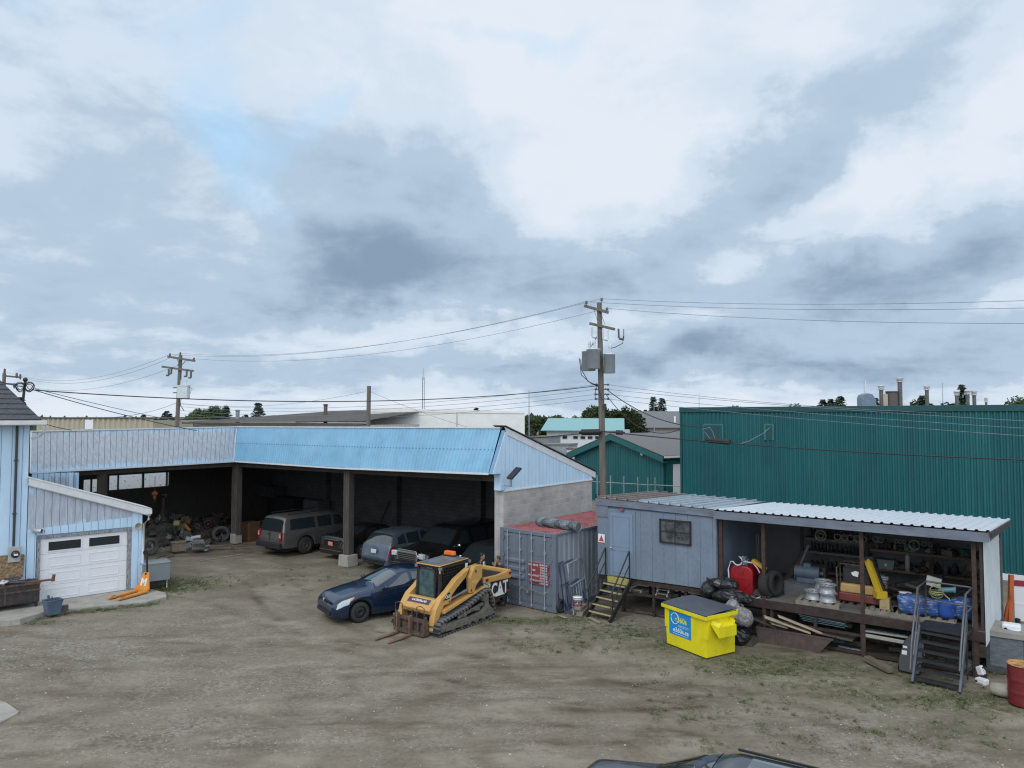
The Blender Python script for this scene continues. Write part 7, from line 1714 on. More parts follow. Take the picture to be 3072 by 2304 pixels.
# grey metal box on a small cart
gb = thing('utility_cart', 'grey sheet metal box cart on small wheels beside the garage corner', 'cart', G(466, 1764, 0), R(36))
b = MB(); b.prism([(-.52, .34), (.42, .34), (.44, .98), (-.5, 1.0)], -.42, .42, 'y'); b.build('box', mat('cart_grey', (.20, .225, .235), r=.45, v=.08, s=2), gb, bev=.015)
b = MB(); b.box(-.54, .46, -.44, .44, .985, 1.01); b.build('lid', mat('cart_lid', (.25, .27, .28), r=.5), gb, bev=.01)
b = MB(); b.box(-.4, .3, -.3, .3, .2, .34); b.cyl((-.35, -.36, .14), (-.35, -.3, .14), .14); b.cyl((-.35, .3, .14), (-.35, .36, .14), .14); b.build('axle', m_blk, gb)
b = MB(); b.cyl((.36, -.2, .34), (.36, -.2, .0), .02, n=8); b.build('prop', m_whitep, gb)
b = MB(); b.tube([(.1, .42, .8), (.5, .7, .95), (.8, .8, 1.0)], .018, 6); b.tube([(-.2, .42, .8), (.25, .95, .98), (.55, 1.05, 1.02)], .018, 6); b.build('handle', m_blk, gb)
# ================================================================ SCRAP PILE IN THE LEFT WING
pallet('pale pallet on the ground at the edge of the scrap pile, nearest the yard', G(565, 1652), R(35), 1.35, .8)
pallet('pallet half hidden behind the grey box cart', G(480, 1652), R(35), 1.2, .9)
b = MB(); b.box(-.3, .3, -.22, .22, 0, .42); b.box(-.33, .33, -.25, .25, .40, .43); tag(b.build('crate', mat('plank_box', (.20, .16, .11), s=5, v=.3), loc=G(535, 1652, .12), rz=R(35)), 'wooden crate on the pale pallet in front of the scrap pile', 'crate')
def engine(loc, lb, rz, s=1., m=None):
    m = m or m_iron; o = thing('engine_block', lb, 'engine', loc, rz, None); o.scale = (s, s, s)
    b = MB(); b.box(-.3, .3, -.2, .2, .05, .4); b.box(-.26, .26, -.16, .16, .4, .5); b.box(-.2, .2, -.12, .12, -.0, .06); b.build('casting', m, o, bev=.02)
    b = MB(); b.cyl((.3, 0, .2), (.38, 0, .2), .12); b.cyl((.3, .12, .38), (.37, .12, .38), .06); b.cyl((.3, -.13, .36), (.36, -.13, .36), .05); b.build('pulley', m_dull, o)
    b = MB()
    for k in range(4): b.tube([(-.2 + k * .13, .2, .36), (-.2 + k * .13, .3, .38), (-.18 + k * .13, .32, .22)], .03, 6)
    b.build('manifold', m_steel, o); return o
engine(G(596, 1650, .12), 'grey engine block with pulleys on the pale pallet', R(200), .95, m_dull); engine(G(560, 1620, .35), 'brownish engine block behind the wooden crate', R(120), .9); engine(G(640, 1580, .3), 'dark engine block in the back of the scrap pile near the post', R(150), 1.1); engine(G(480, 1640, .1), 'dark engine block at the left of the scrap pile', R(60), .9)
tyre(G(663, 1622, 0) + Vector((0, 0, .32)), 'large muddy tyre leaning at the right end of the scrap pile', .46, .28, (R(58), 0, R(20)), m=mat('mud_tyre', (.085, .08, .072), r=.9)); tyre(G(449, 1640, .4), 'dusty tyre standing at the garage end of the scrap pile', .42, .25, (R(85), 0, R(60)), m=mat('mud_tyre'))
tyre(G(700, 1592, .34), 'thin bare wheel leaning behind the left carport post', .34, .12, (R(80), 0, R(10)))
o = thing('wheel_rim', 'bright steel wheel rim lying on the ground beside the muddy tyre', 'wheel rim', G(615, 1652, 0)); b = MB(); b.lathe((0, 0, 0), [(.16, 0), (.19, .02), (.17, .05), (.17, .16), (.21, .2), (.27, .24), (.26, .25), (.2, .22), (.14, .18), (.06, .2), (.001, .2)], 22); b.build('barrel', m_rm, o)
m_pb_ = mat('pale_cast', (.36, .38, .40), r=.5, v=.3)
b = MB(); b.cyl((0, 0, 0), (.4, .1, .05), .09); b.ob((-.1, 0, -.05), (.35, .25, .12), (.2, .2, .3)); b.cyl((-.1, -.14, -.05), (-.1, -.16, -.05), .06); tag(b.build('gearbox', m_pb_, loc=G(575, 1614, .55)), 'pale blue grey gearbox on top of the scrap pile', 'gearbox')
b = MB(); b.ob((0, 0, 0), (.45, .3, .05), (.3, .15, .2)); b.ob((0, 0, .05), (.3, .2, .06), (.3, .15, .2)); b.cyl((0, 0, .05), (0, 0, .12), .05); tag(b.build('valve_cover', m_pb_, loc=G(555, 1604, .6)), 'flat pale engine cover on the scrap pile left of the gearbox', 'engine cover')
b = MB(); b.box(-.3, .3, -.2, .2, 0, .3); b.box(-.2, .2, -.1, .1, .3, .36); tag(b.build('tool_box', mat('olive_box', (.10, .11, .055)), loc=G(535, 1590, .55), rz=R(20)), 'olive green box behind the gearbox', 'box')
b = MB(); b.box(-.14, .14, -.12, .12, 0, .22); b.box(-.15, .15, -.13, .13, .19, .23); tag(b.build('cardboard_box', mat('card_yellow', (.42, .30, .14)), loc=G(531, 1575, .9), rz=R(10)), 'small tan carton standing on the olive green box', 'box')
timber('orange_rail', 'orange bar leaning at the right side of the tan carton', G(553, 1572, 1.0), G(570, 1592, .7), .12, .08, mat('orange_bar', (.45, .15, .05)), 'bar')
hi = thing('engine_hoist', 'brown steel A-frame hoist standing in the scrap pile', 'hoist', G(490, 1610, 0))
b = MB(); b.bar((0, 0, 0), (0, 0, 2.2), .16); b.bar((0, 0, 1.5), (-.9, -.2, 0), .1); b.bar((0, 0, 1.5), (.85, -.6, 0), .12); b.bar((-.1, 0, 2.2), (.2, 0, 2.2), .16); b.build('mast', mat('hoist_brown', (.055, .038, .032)), hi)
b = MB(); b.ball((0, 0, .1), (.16, .1, .12), 10); b.cyl((0, 0, -.15), (0, 0, .0), .07); b.tube([(0, 0, -.15), (.04, 0, -.25), (0, 0, -.3), (-.04, 0, -.27)], .015, 5); b.tube([(0, 0, .2), (0, 0, .9)], .012, 5)
tag(b.build('chain_hoist', mat('hoist_red_orange', (.20, .055, .02)), loc=GY(464, 1487, 34.5)), 'small orange chain hoist hanging above the scrap pile', 'hoist')
rnd = random.Random(31)
SP = ['left part of the scrap pile by the garage corner', 'middle of the scrap pile', 'right part of the scrap pile by the post']
def heap_z(x, y):
    return max(0, sum(h_ * math.exp(-((x - q.x) ** 2 + (y - q.y) ** 2) / w_) for q, h_, w_ in ((G(520, 1612), .75, 1.6), (G(470, 1620), .6, 1.2), (G(590, 1600), .55, 1.), (G(655, 1585), .6, .9), (G(560, 1570), .8, 1.8))) - .08)
hv = MB(); hx0, hy0 = G(430, 1600).x - 2, G(560, 1660).y - 1
NX_ = 46
hv.add([(hx0 + i * .2, hy0 + j * .2, heap_z(hx0 + i * .2, hy0 + j * .2) * (1 + .5 * noise.noise((i * .7, j * .7, 2))) - .03) for i in range(NX_) for j in range(NX_)], [(i * NX_ + j, (i + 1) * NX_ + j, (i + 1) * NX_ + j + 1, i * NX_ + j + 1) for i in range(NX_ - 1) for j in range(NX_ - 1)])
tag(hv.build('scrap_rubble', m_iron), 'dark mound of greasy scrap under the loose machine parts', 'scrap', kind='stuff')
for i in range(150):
    px = rnd.uniform(445, 705); py = rnd.uniform(1572, 1650) - (0 if px < 600 else (px - 600) * .35); g_ = G(px, py); hgt = heap_z(g_.x, g_.y) + rnd.uniform(0, .12); k = rnd.randrange(6)
    b, nm = junk(k, rnd); s = rnd.uniform(1.1, 2.2); o = b.build(nm, rnd.choice((m_iron, m_rubr, m_dull, KM[3], KM[5], KM[6], m_wood)), loc=(g_.x, g_.y, hgt), rot=(rnd.uniform(-.5, .5), rnd.uniform(-.5, .5), rnd.uniform(0, 6))); o.scale = (s,) * 3
    tag(o, '%s in the %s' % (NM[nm], SP[min(2, int((px - 452) / 83))]), 'machine part', 'machine parts in the scrap pile')
for i in range(16):
    p = G(rnd.uniform(455, 620), rnd.uniform(1590, 1645), rnd.uniform(0, .5)); a = rnd.uniform(-.4, 1.2); d = Vector((math.cos(a), math.sin(a), rnd.uniform(-.2, .3))) * rnd.uniform(.6, 1.6)
    timber('scrap_board', 'broken board or bar sticking out of the scrap pile', p - d * .5, p + d * .5, rnd.uniform(.05, .12), .05, rnd.choice((m_wood, m_darkwood, m_iron)), 'board', 'boards in the scrap pile')
timber('white_batten', 'long pale batten lying on the ground left of the first post', G(600, 1684) + Vector((0, 0, .02)), G(730, 1663) + Vector((0, 0, .02)), .05, .03, mat('pale_board'), 'batten')
# shelves and tanks at the back wall
def bw(px, py, off):  # point on the plane 'off' metres in front of the back wall of the right wing
    A_ = C + V * (DP - off); s, z = GL(px, py, Z(A_, 0), angU); return A_ + U * s + Vector((0, 0, z))
b = MB(); b.cyl((-.75, 0, 0), (.75, 0, 0), .48, n=18); b.box(-.75, .75, -.3, .3, -.56, -.48); tag(b.build('drum_tank', m_under, loc=bw(668, 1462, .8), rz=angU), 'big black horizontal tank on the high shelf left of the first post', 'tank')
bp = bw(620, 1500, .6); rk_ = thing('storage_rack', 'dark steel rack along the back wall of the carport', 'rack', (bp.x, bp.y, 0), angU)
b = MB()
for x in (-1.6, 1.8): b.bar((x, -.3, 0), (x, -.3, 2.6), .07); b.bar((x, .3, 0), (x, .3, 2.6), .07)
for z in (1.0, 1.72, 2.55): b.box(-1.6, 1.8, -.35, .35, z - .06, z)
b.build('frame', mat('rack_grey', (.07, .075, .08)), rk_)
for i in range(7):
    b, nm = junk(i % 6, rnd); o = b.build(nm, m_rubr, loc=rk_.location + U * (-1.3 + i * .45) + Vector((0, 0, 1.0 if i % 2 else 1.72)), rz=rnd.random()); o.scale = (2, 2, 2); tag(o, '%s on the dark rack at the back wall of the carport' % NM[nm], 'machine part', 'parts on the carport rack')
b = MB(); b.cyl((-.6, 0, 0), (.6, 0, 0), .02, n=6); b.ob((0, 0, .04), (1.3, .05, .03)); tag(b.build('strip_lamp', mat('white_tube', (.6, .6, .6)), loc=bw(598, 1536, 1.2), rz=angU), 'thin white tube on the rack above the scrap pile', 'tube')
for i, (px, py, w_, h, lb) in enumerate(((860, 1512, 2.4, .9, 'dark covered machine behind the silver vehicle'), (800, 1470, 2.6, .55, 'dark rolled tarpaulin high on the rack right of the first post'), (950, 1520, 1.4, .8, 'dark mesh cage against the back wall behind the silver vehicle'))):
    b = MB(); b.box(-w_ / 2, w_ / 2, -.4, .4, -h / 2, h / 2)
    for k in range(5): b.box(-w_ / 2 + k * w_ / 4.5, -w_ / 2 + k * w_ / 4.5 + .06, -.44, -.4, -h / 2, h / 2)
    b.box(-w_ / 2 - .04, w_ / 2 + .04, -.44, .44, -h / 2 - .06, -h / 2)
    for x in (-w_ / 2, w_ / 2 - .06): 
        zl_ = bw(px, py, .6).z - h / 2; b.box(x, x + .06, -.4, -.34, -h / 2 - zl_, -h / 2)
    tag(b.build(['machine', 'rolled_tarpaulin', 'mesh_cage'][i], [m_under, m_rubr, mat('rack_grey')][i], loc=bw(px, py, .6), rz=angU), lb, ['machine', 'tarpaulin', 'cage'][i])
b = MB(); b.box(-.35, .35, -.3, .3, 0, .95); b.box(-.37, .37, -.32, .32, .95, .98); b.box(-.33, -.01, -.31, -.3, .05, .9); b.box(.01, .33, -.31, -.3, .05, .9)
tag(b.build('wooden_cabinet', mat('cabinet_wood', (.12, .065, .032), r=.6), loc=G(752, 1622), rz=angU), 'brown wooden cabinet between the first post and the silver vehicle', 'cabinet')
timber('pole', 'dark pole leaning on the back wall behind the black sedan', bw(1168, 1503, .1), bw(1140, 1575, .4), .06, .06, m_under, 'pole')
# ================================================================ FAR SIDE: fences, buildings
m_grn = mat('green_steel', (.008, .112, .122), r=.5, s=1.5, v=.12, st=(1, 1, .25)); m_grnd = mat('green_dark', (.008, .072, .078), r=.55)
GB0 = Vector((19.9, 28.5, 0)); gba = math.atan2(-.6, .8); GBL = Vector((8.75, 36.85, 0))
gl_ = (GB0 - GBL); gba = math.atan2(gl_.y, gl_.x); GLN = gl_.length + 14
gbd = thing('green_warehouse', 'large dark green ribbed steel warehouse filling the right side behind the shed', 'building', GBL, gba)
b = MB(); corr(b, 0, GLN, .25, 6.72, .205, .06, 0, .28); b.mi = [(0, 1, 0, 2, 1, 0, 2, 0, 1)[(i // 20) % 9] for i in range(len(b.f))]; b.build('front_cladding', [m_grn, mat('green_steel_b', (.010, .104, .116), r=.52, s=1.5, v=.14, st=(1, 1, .25)), mat('green_steel_c', (.012, .120, .126), r=.5, s=1.5, v=.14, st=(1, 1, .25))], gbd)
b = MB(); b.box(0.02, GLN, .05, 22, 0, 6.75); b.build('wall', m_grnd, gbd)
b = MB(); b.box(-.06, GLN, -.1, .02, 6.72, 6.98); b.box(-.06, .04, -.06, 22, 6.72, 6.98); b.box(-.05, .06, -.07, .02, .1, 6.72); b.build('cornice', m_grnd, gbd, bev=.01)
b = MB(); b.box(0, GLN, .05, 22, 6.76, 6.9); b.build('roof', mat('flat_roof', (.2, .2, .2)), gbd)
b = MB(); b.box(0, GLN, -.09, .0, 0, .26); b.build('base_flashing', m_white, gbd)
def gbp(px, py): return GL(px, py, GBL, gba)
for i, (xa, xb, ya, yb) in enumerate(((2113, 2168, 1276, 1324), (2297, 2319, 1276, 1320))):
    s0, zt = gbp(xa, ya); s1, _ = gbp(xb, ya); _, zb_ = gbp((xa + xb) / 2, yb)
    b = MB(); b.box(s0 - .06, s1 + .06, -.08, -.05, zt, zt + .08); b.box(s0 - .06, s0 + .02, -.08, -.05, zb_, zt); b.box(s1 - .02, s1 + .06, -.08, -.05, zb_, zt); f = b.build('hatch_frame', mat('teal_trim', (.03, .16, .16), r=.5), gbd)
    b = MB(); b.box(s0, s1, -.065, -.05, zb_, zt); b.build('hatch_panel', m_grnd, f)
def stack(px, pyt, Y, r, lb, base=1212):
    p = GY(px, pyt, Y); h = p.z - 6.9; o = thing('roof_stack', lb, 'roof vent', (p.x, p.y, 6.9), 0, 'exhaust stacks on the green warehouse')
    b = MB(); b.cyl((0, 0, 0), (0, 0, h - .25), r, n=14); b.build('flue', mat('stack_grey', (.11, .11, .10), r=.6, v=.2), o)
    b = MB()
    for z in (.28, .18): b.lathe((0, 0, h - z), [(r * 1.0, 0), (r * 1.55, .02), (r * 1.55, .06), (r * 1.0, .08)], 14)
    b.lathe((0, 0, h - .1), [(r * 1.0, 0), (r * 1.75, .02), (r * 1.7, .07), (r * .6, .12), (.001, .12)], 14); b.build('cap', mat('stack_cap', (.50, .50, .49), r=.4, m=.3), o)
for px, pyt, r, lb in ((2643, 1156, .11, 'dark roof stack with pale cap left of the cooling unit'), (2699, 1133, .125, 'tallest roof stack on the green warehouse'), (2780, 1157, .105, 'lone roof stack right of the tallest one'), (2870, 1173, .10, 'left stack of the far group of three'), (2902, 1170, .10, 'middle stack of the far group of three'), (2922, 1172, .10, 'right stack of the far group of three'), (2958, 1193, .06, 'tiny vent right of the three stacks')): stack(px, pyt, 42, r, lb)
p = GY(2670, 1175, 42); o = thing('cooling_unit', 'brown cylindrical cooling unit between two roof stacks', 'cooling unit', (p.x, p.y, 6.9)); b = MB(); b.cyl((.1, 0, 0), (.1, 0, p.z - 6.95), .32, n=20); b.build('drum', mat('unit_brown', (.10, .085, .075), v=.3, s=20), o); b = MB(); b.cyl((.1, 0, p.z - 6.95), (.1, 0, p.z - 6.88), .34, n=20); b.build('fan_guard', m_blk, o); b = MB(); b.box(-.5, -.24, -.2, .2, 0, p.z - 7.05); b.build('side_box', mat('unit_beige', (.38, .35, .28)), o)
p = GY(2600, 1180, 42); o = thing('roof_hood', 'grey rounded exhaust hood with antennas on the warehouse roof', 'roof hood', (p.x, p.y, 6.9)); H_ = p.z - 6.9; b = MB(); b.prism([(-.45, 0), (.4, 0), (.42, H_ * .6), (.2, H_ * .95), (-.1, H_), (-.38, H_ * .9), (-.45, H_ * .7)], -.3, .3, 'y'); b.build('hood', mat('hood_blue_grey', (.15, .20, .26), r=.4), o, bev=.03); b = MB(); b.cyl((-.05, 0, H_), (-.05, 0, H_ + .75), .02, n=6); b.cyl((.14, 0, H_), (.14, 0, H_ + .35), .04, n=6); b.build('antenna', m_whitep, o)
# small green gabled building
sg0 = GY(1722, 1488, 58); sg1 = GY(1990, 1488, 50); sgl = Vector((sg1.x - sg0.x, sg1.y - sg0.y, 0)); sa_ = math.atan2(sgl.y, sgl.x); SL = sgl.length
gs = thing('green_shop', 'small dark green gabled building with grey shingle roof behind the fence', 'building', (sg0.x, sg0.y, 0), sa_)
def sgp(px, py): return GL(px, py, sg0, sa_)
pk_, pz = sgp(1843, 1306); _, el = sgp(1716, 1356); _, er = sgp(1988, 1364)
b = MB(); b.prism([(0, 0), (SL, 0), (SL, er), (pk_, pz - .1), (0, el)], .08, 14, 'y'); b.build('wall', m_grnd, gs)
b = MB()
x = 0
while x < SL - .1:
    top = (lambda q: el + (pz - el) * q / pk_ if q < pk_ else pz - (pz - er) * (q - pk_) / (SL - pk_))
    b.add([(x, .06, 0), (x + .1, .02, 0), (x + .2, .02, 0), (x + .26, .06, 0), (x, .06, top(x) - .12), (x + .1, .02, top(x + .1) - .12), (x + .2, .02, top(x + .2) - .12), (x + .26, .06, top(x + .26) - .12)], [(0, 1, 5, 4), (1, 2, 6, 5), (2, 3, 7, 6)]); x += .27
b.build('cladding', m_grn, gs)
b = MB(); quadslab(b, [(-.5, -.35, el - .2), (-.5, -.3, el - .2 + .0), (pk_, -.3, pz + .05), (pk_, -.35, pz + .05)], 0)
for (xa, za, xb, zb_) in ((-.5, el - .15, pk_, pz + .08), (pk_, pz + .08, SL + .4, er - .12)): b.add([(xa, -.4, za), (xb, -.4, zb_), (xb, -.4, zb_ - .42), (xa, -.4, za - .42), (xa, .0, za), (xb, .0, zb_), (xb, .0, zb_ - .42), (xa, .0, za - .42)], [(0, 3, 2, 1), (4, 5, 6, 7), (0, 1, 5, 4), (3, 7, 6, 2)])
b.build('rake_board', mat('green_trim', (.012, .115, .12), r=.5), gs)
b = MB(); quadslab(b, [(-.5, -.4, el - .12), (-.5, 14, el - .12), (pk_, 14, pz + .12), (pk_, -.4, pz + .12)], -.04); quadslab(b, [(pk_, -.4, pz + .12), (pk_, 14, pz + .12), (SL + .4, 14, er - .08), (SL + .4, -.4, er - .08)], -.04)
b.build('roof', mat('grey_shingle', (.155, .16, .165), r=.85, s=9, v=.25, c2=(.20, .155, .11), thr=(.55, .62), s2=5), gs)
b = MB(); b.box(SL + .36, SL + .48, -.3, 14, er - .22, er - .08); b.build('gutter', m_white, gs)
b = MB(); b.box(SL, SL + .1, .3, 13, 0, er - .1); b.build('side_wall', mat('green_trim'), gs)
b = MB(); b.box(SL + .1, SL + .16, .9, 4.2, 0, er - .7); b.build('side_door', m_whitep, gs)
sx_, sz_ = sgp(1929, 1361); b = MB(); b.ball((sx_, -.1, sz_), (.13, .12, .16), 10); b.build('wall_lamp', m_whitep, gs)
sx_, sz_ = sgp(1852, 1336); b = MB(); b.box(sx_ - .4, sx_ + .4, -.01, .02, sz_ - .06, sz_); b.build('vent', mat('teal_trim'), gs)
b = MB(); b.box(0, .0 + .6, -.01, .0, .05, .7); b.box(2.8, 5.0, -.2, 0, .1, .5)
o = b.build('dark_bench', m_under, loc=(sg0.x, sg0.y, 0), rz=sa_); tag(o, 'dark low stack lying at the foot of the green gabled building', 'stack')
# chain link fence in front
fp = [(1762, 1490, 47), (1792, 1490, 46), (1832, 1488, 45.5), (1872, 1484, 45), (1914, 1478, 44.5), (1944, 1476, 44), (1966, 1474, 44)]
f0_ = GY(1745, 1488, 47.5)
cf = thing('chain_link_fence', 'galvanised chain link fence between the block wall and the green buildings', 'fence', (f0_.x, f0_.y, 0))
fpts = [GY(px, 1470, Y) for px, _, Y in [(1745, 0, 47.5)] + fp + [(2060, 0, 43)]]
fm = mat('fence_galv', (.33, .38, .40), r=.4, m=.4)
for p in fpts: b = MB(); b.cyl(Z(p, 0) - Z(f0_, 0), Z(p, 2.75) - Z(f0_, 0), .045, n=8); b.build('post', fm, cf)
b = MB()
for p, q in zip(fpts, fpts[1:]):
    for z in (.9, 2.3): b.cyl(Z(p, z) - Z(f0_, 0), Z(q, z) - Z(f0_, 0), .03, n=6)
b.build('rail', fm, cf)
b = MB()
for p, q in zip(fpts, fpts[1:]):
    L = (q - p).length; n = int(L / .28); 
    for k in range(n + 8):
        for sg_ in (1, -1):
            u0, u1 = k / n, (k + sg_ * 6.5) / n
            if 0 <= u0 <= 1 and 0 <= u1 <= 1: b.bar(Z(p.lerp(q, u0), .45) - Z(f0_, 0), Z(p.lerp(q, u1), 2.3) - Z(f0_, 0), .009)
b.build('wire_mesh', fm, cf)
# white long building, brown roofed building, beige hall, teal roofed building, house, trailers
def building(name, lb, a, c_, depth, z0, z1, m, roof=None, over=.3, holes=()):
    o = thing(name, lb, 'building', (a.x, a.y, 0), math.atan2((c_ - a).y, (c_ - a).x)); L = math.hypot(c_.x - a.x, c_.y - a.y)
    b = MB(); b.box(0, L, 0, depth, 0, z1); b.build('wall', m, o)
    if roof: b = MB(); b.box(-over, L + over, -over, depth + over, z1, z1 + .15); b.build('roof', roof, o)
    return o, L
a, c_ = GY(1110, 1222, 58), GY(1574, 1239.5, 58)
o, L = building('white_warehouse', 'long plain white flat-roofed warehouse behind the blue carport', a, c_, 20, 0, 6.9, mat('stucco_white', (.80, .80, .77), r=.8, s=1.2, v=.06, dirt=.08))
b = MB(); b.prism([(0, 6.9), (L, 6.75), (L, 6.9), (0, 7.25)], -.05, .2, 'y'); b.build('parapet', mat('stucco_white'), o); b = MB(); b.box(L * .56, L * .56 + .05, -.06, -.0, 0, 6.9); b.build('joint', mat('joint_grey', (.35, .35, .34)), o)
a, c_ = GY(579, 1280, 60), GY(1105, 1280, 52)
o, L = building('brown_roofed_shop', 'low pale building with a sloping dark brown roof behind the carport', a, c_, 16, 0, 5.9, mat('pale_wall', (.46, .45, .41), r=.85, s=2, v=.12))
b = MB(); zt0, zt1 = GY(579, 1266, 60).z, GY(1105, 1263, 52).z
b.add([(-.6, -.6, zt0 - .02), (L, -.6, zt1), (L, 9, zt1 + .95), (L * .42, 9, zt1 + .85), (-.6, 3, zt0 + .1)], [(0, 1, 2), (0, 2, 3), (0, 3, 4)]); b.box(-.6, L, -.62, -.55, zt0 - .15, zt0 - .02); b.build('roof', mat('brown_roof', (.085, .078, .07), r=.9, s=1, v=.3, st=(1, .3, 1)), o)
for i, (px, pyt) in enumerate(((977, 1215), (713, 1232))):
    p = GY(px, pyt, 60); b = MB(); b.cyl((0, 0, 0), (0, 0, p.z - 5.5), .16, n=10); b.lathe((0, 0, p.z - 5.55), [(.16, 0), (.22, .03), (.22, .1), (.1, .14)], 10); tag(b.build('chimney_pipe', mat(['brown_pipe', 'grey_pipe2'][i], [(.12, .09, .06), (.25, .27, .29)][i]), loc=(p.x, p.y, 5.5)), ['brown chimney pipe with dark cap on the brown roof', 'grey vent pipe at the left end of the brown roof'][i], 'chimney')
a, c_ = GY(110, 1290, 72), GY(460, 1290, 66)
o, L = building('beige_hall', 'long beige ribbed metal hall beyond the left wing', a, c_, 20, 0, 6.2, mat('beige_metal', (.42, .38, .29), r=.6, s=1, v=.08))
b = MB(); corr(b, 0, L, 5.05, 6.35, .7, .12, -.02); b.build('upper_panel', mat('beige_metal'), o); b = MB(); b.box(-.3, L + .1, -.25, 20, 6.35, 6.45); b.build('roof_trim', mat('dark_trim', (.12, .11, .10)), o); b = MB(); b.box(0, L, -.16, 0, 4.9, 5.0); b.build('band', mat('dark_trim'), o)
b = MB(); b.box(L * .45, L * .45 + 1.1, -.2, -.12, 5.3, 6.2); b.build('window', m_whitep, o)
# teal roofed two storey building
a, c_ = GY(1640, 1292, 95), GY(1858, 1291, 92)
o, L = building('teal_roofed_building', 'white two-storey building with a bright teal metal roof beyond the yard', a, c_, 9, 0, 4.7, mat('white_siding', (.66, .67, .68), r=.7, s=1, v=.04))
zt = GY(1700, 1259, 98).z; m_tl = mat('teal_roof', (.20, .41, .42), r=.45, v=.06)
b = MB(); zr = GY(1700, 1293, 94).z; quadslab(b, [(-.6, -.8, zr), (L + .8, -.8, zr), (L - .3, 6, zt + .1), (-1.4, 6, zt + .1)], .1); b.prism([(-.6 + 0, 0), (0, 0)], 0, 0) if 0 else None; b.build('roof', m_tl, o)
b = MB(); b.add([(-.6, -.8, zr - .0), (-1.4, 6, zt), (-1.5, 12, zr)], [(0, 1, 2)]); b.build('gable', mat('teal_dark', (.02, .12, .12)), o)
for z0, xs_ in ((3.55, (1665, 1687, 1719, 1741, 1763, 1785)), (1.8, (1665, 1687, 1719, 1741))):
    for px in xs_:
        s, _ = GL(px, 1300, a, math.atan2((c_ - a).y, (c_ - a).x)); b = MB(); b.box(s, s + .7, -.06, 0, z0, z0 + .45); q = b.build('window', m_white, o); b = MB(); b.box(s + .04, s + .66, -.08, -.06, z0 + .04, z0 + .41); b.build('pane', mat('dark_glass'), q)
# grey roofed house
a, c_ = GY(1892, 1310, 112), GY(2044, 1310, 112)
o, L = building('grey_roofed_house', 'pale house with a wide grey roof behind the green buildings', a, c_, 9, 0, 4.9, mat('pale_siding', (.46, .44, .42), r=.8))
b = MB(); quadslab(b, [(-.8, -.8, 4.7), (L + 2, -.8, 4.7), (L + 2, 5, 7.3), (-.6, 5, 7.3)], .1); b.build('roof', mat('slate_grey', (.17, .175, .18), r=.85, v=.1), o)
for px in (1908, 1930): s, _ = GL(px, 1290, a, 0); b = MB(); b.box(s, s + .9, -.06, 0, 2.9, 4.3); q = b.build('window', m_white, o); b = MB(); b.box(s + .1, s + .8, -.08, -.06, 3.0, 4.2); b.build('pane', mat('dark_glass'), q)
b = MB(); b.box(12, 12.6, -.1, .2, 5.0, 6.2) if 0 else b.cyl((7.2, 1, 5), (7.2, 1, 6.6), .15, n=8); b.build('vent_pipe', m_whitep, o)
# grey containers / trailers between
for i, (x0, x1, yt, Y, lb, m) in enumerate(((1618, 1705, 1333, 66, 'grey blue ribbed trailer behind the carport gable', mat('trailer_grey', (.30, .34, .38), r=.6)), (1590, 1645, 1310, 74, 'grey shed with a dark side behind the carport gable', mat('shed_grey', (.26, .27, .27), r=.7)), (1700, 1732, 1345, 64, 'small white box trailer left of the green gabled building', m_white))):
    a, c_ = GY(x0, yt, Y), GY(x1, yt, Y - 1); o, L = building('box_trailer', lb, a, c_, 3, 0, a.z - .1, m, m_dull, .05); b = MB(); corr(b, .05, L - .05, .5, a.z - .2, .6, .05, -.01); b.build('side_panel', m, o)
a, c_ = GY(1560, 1300, 80), GY(1640, 1292, 92); o, L = building('low_green_shed', 'low green roofed shed left of the teal roofed building', a, c_, 6, 0, 3.6, mat('shed_pale', (.4, .41, .4)), mat('low_green', (.03, .13, .11)), .3)
# white wall added behind the left wing openings in place of bright frosted panes
a = WB - U * 3.5 - V * 3; c_ = WB - U * 3.5 + V * 12; o, L = building('pane_backing', 'white wall with dark marks standing in for frosted panes in the left wing openings', a, c_, 5, 0, 3.9, mat('marked_white', (.72, .74, .76), r=.7, v=.04, c2=(.04, .05, .06), thr=(.60, .62), s2=7))
# ================================================================ POLES AND WIRES
m_pole = mat('pole_wood', (.165, .145, .125), r=.9, s=2, v=.3, st=(4, 4, .3)); m_ins = mat('insulator', (.10, .095, .10), r=.3); m_tank = mat('transformer_grey', (.60, .66, .69), r=.4, v=.08)
m_wire = mat('wire_black', (.03, .03, .034), r=.6); m_wireg = mat('wire_grey', (.20, .22, .25), r=.5)
def pole(lb, base, top, r0, r1):
    o = thing('utility_pole', lb, 'utility pole', base); b = MB(); b.cyl((0, 0, -.2), top - base, r0, r1, n=14); b.build('shaft', m_pole, o); return o
Yp = 38.0
pb0 = GY(1812, 1520, Yp); pb0.z = 0; pt0 = GY(1798, 909, Yp)
bp_ = pole('tall wooden utility pole with three transformers beside the carport gable', pb0, pt0, .20, .13)
def rel(p): return p - pb0
ax_ = Vector((-.85, .53, 0)).normalized(); cx_ = Vector((.53, .85, 0))
def arm(o, base, a, c_, w_=.11):
    b = MB(); b.bar(a - base, c_ - base, w_, w_ * 1.2); b.build('crossarm', m_pole, o)
A1, A2 = GY(1752, 917, Yp - .2), GY(1826, 938, Yp - .2); arm(bp_, pb0, A1, A2)
B1, B2 = GY(1768, 970, Yp - .2), GY(1845, 988, Yp - .2); arm(bp_, pb0, B1, B2)
b = MB()
for p, q in ((A1.lerp(A2, .4), GY(1792, 962, Yp - .2)), (A1.lerp(A2, .65), GY(1815, 975, Yp - .2))): b.bar(rel(p), rel(q), .02)
b.build('brace', m_ins, bp_)
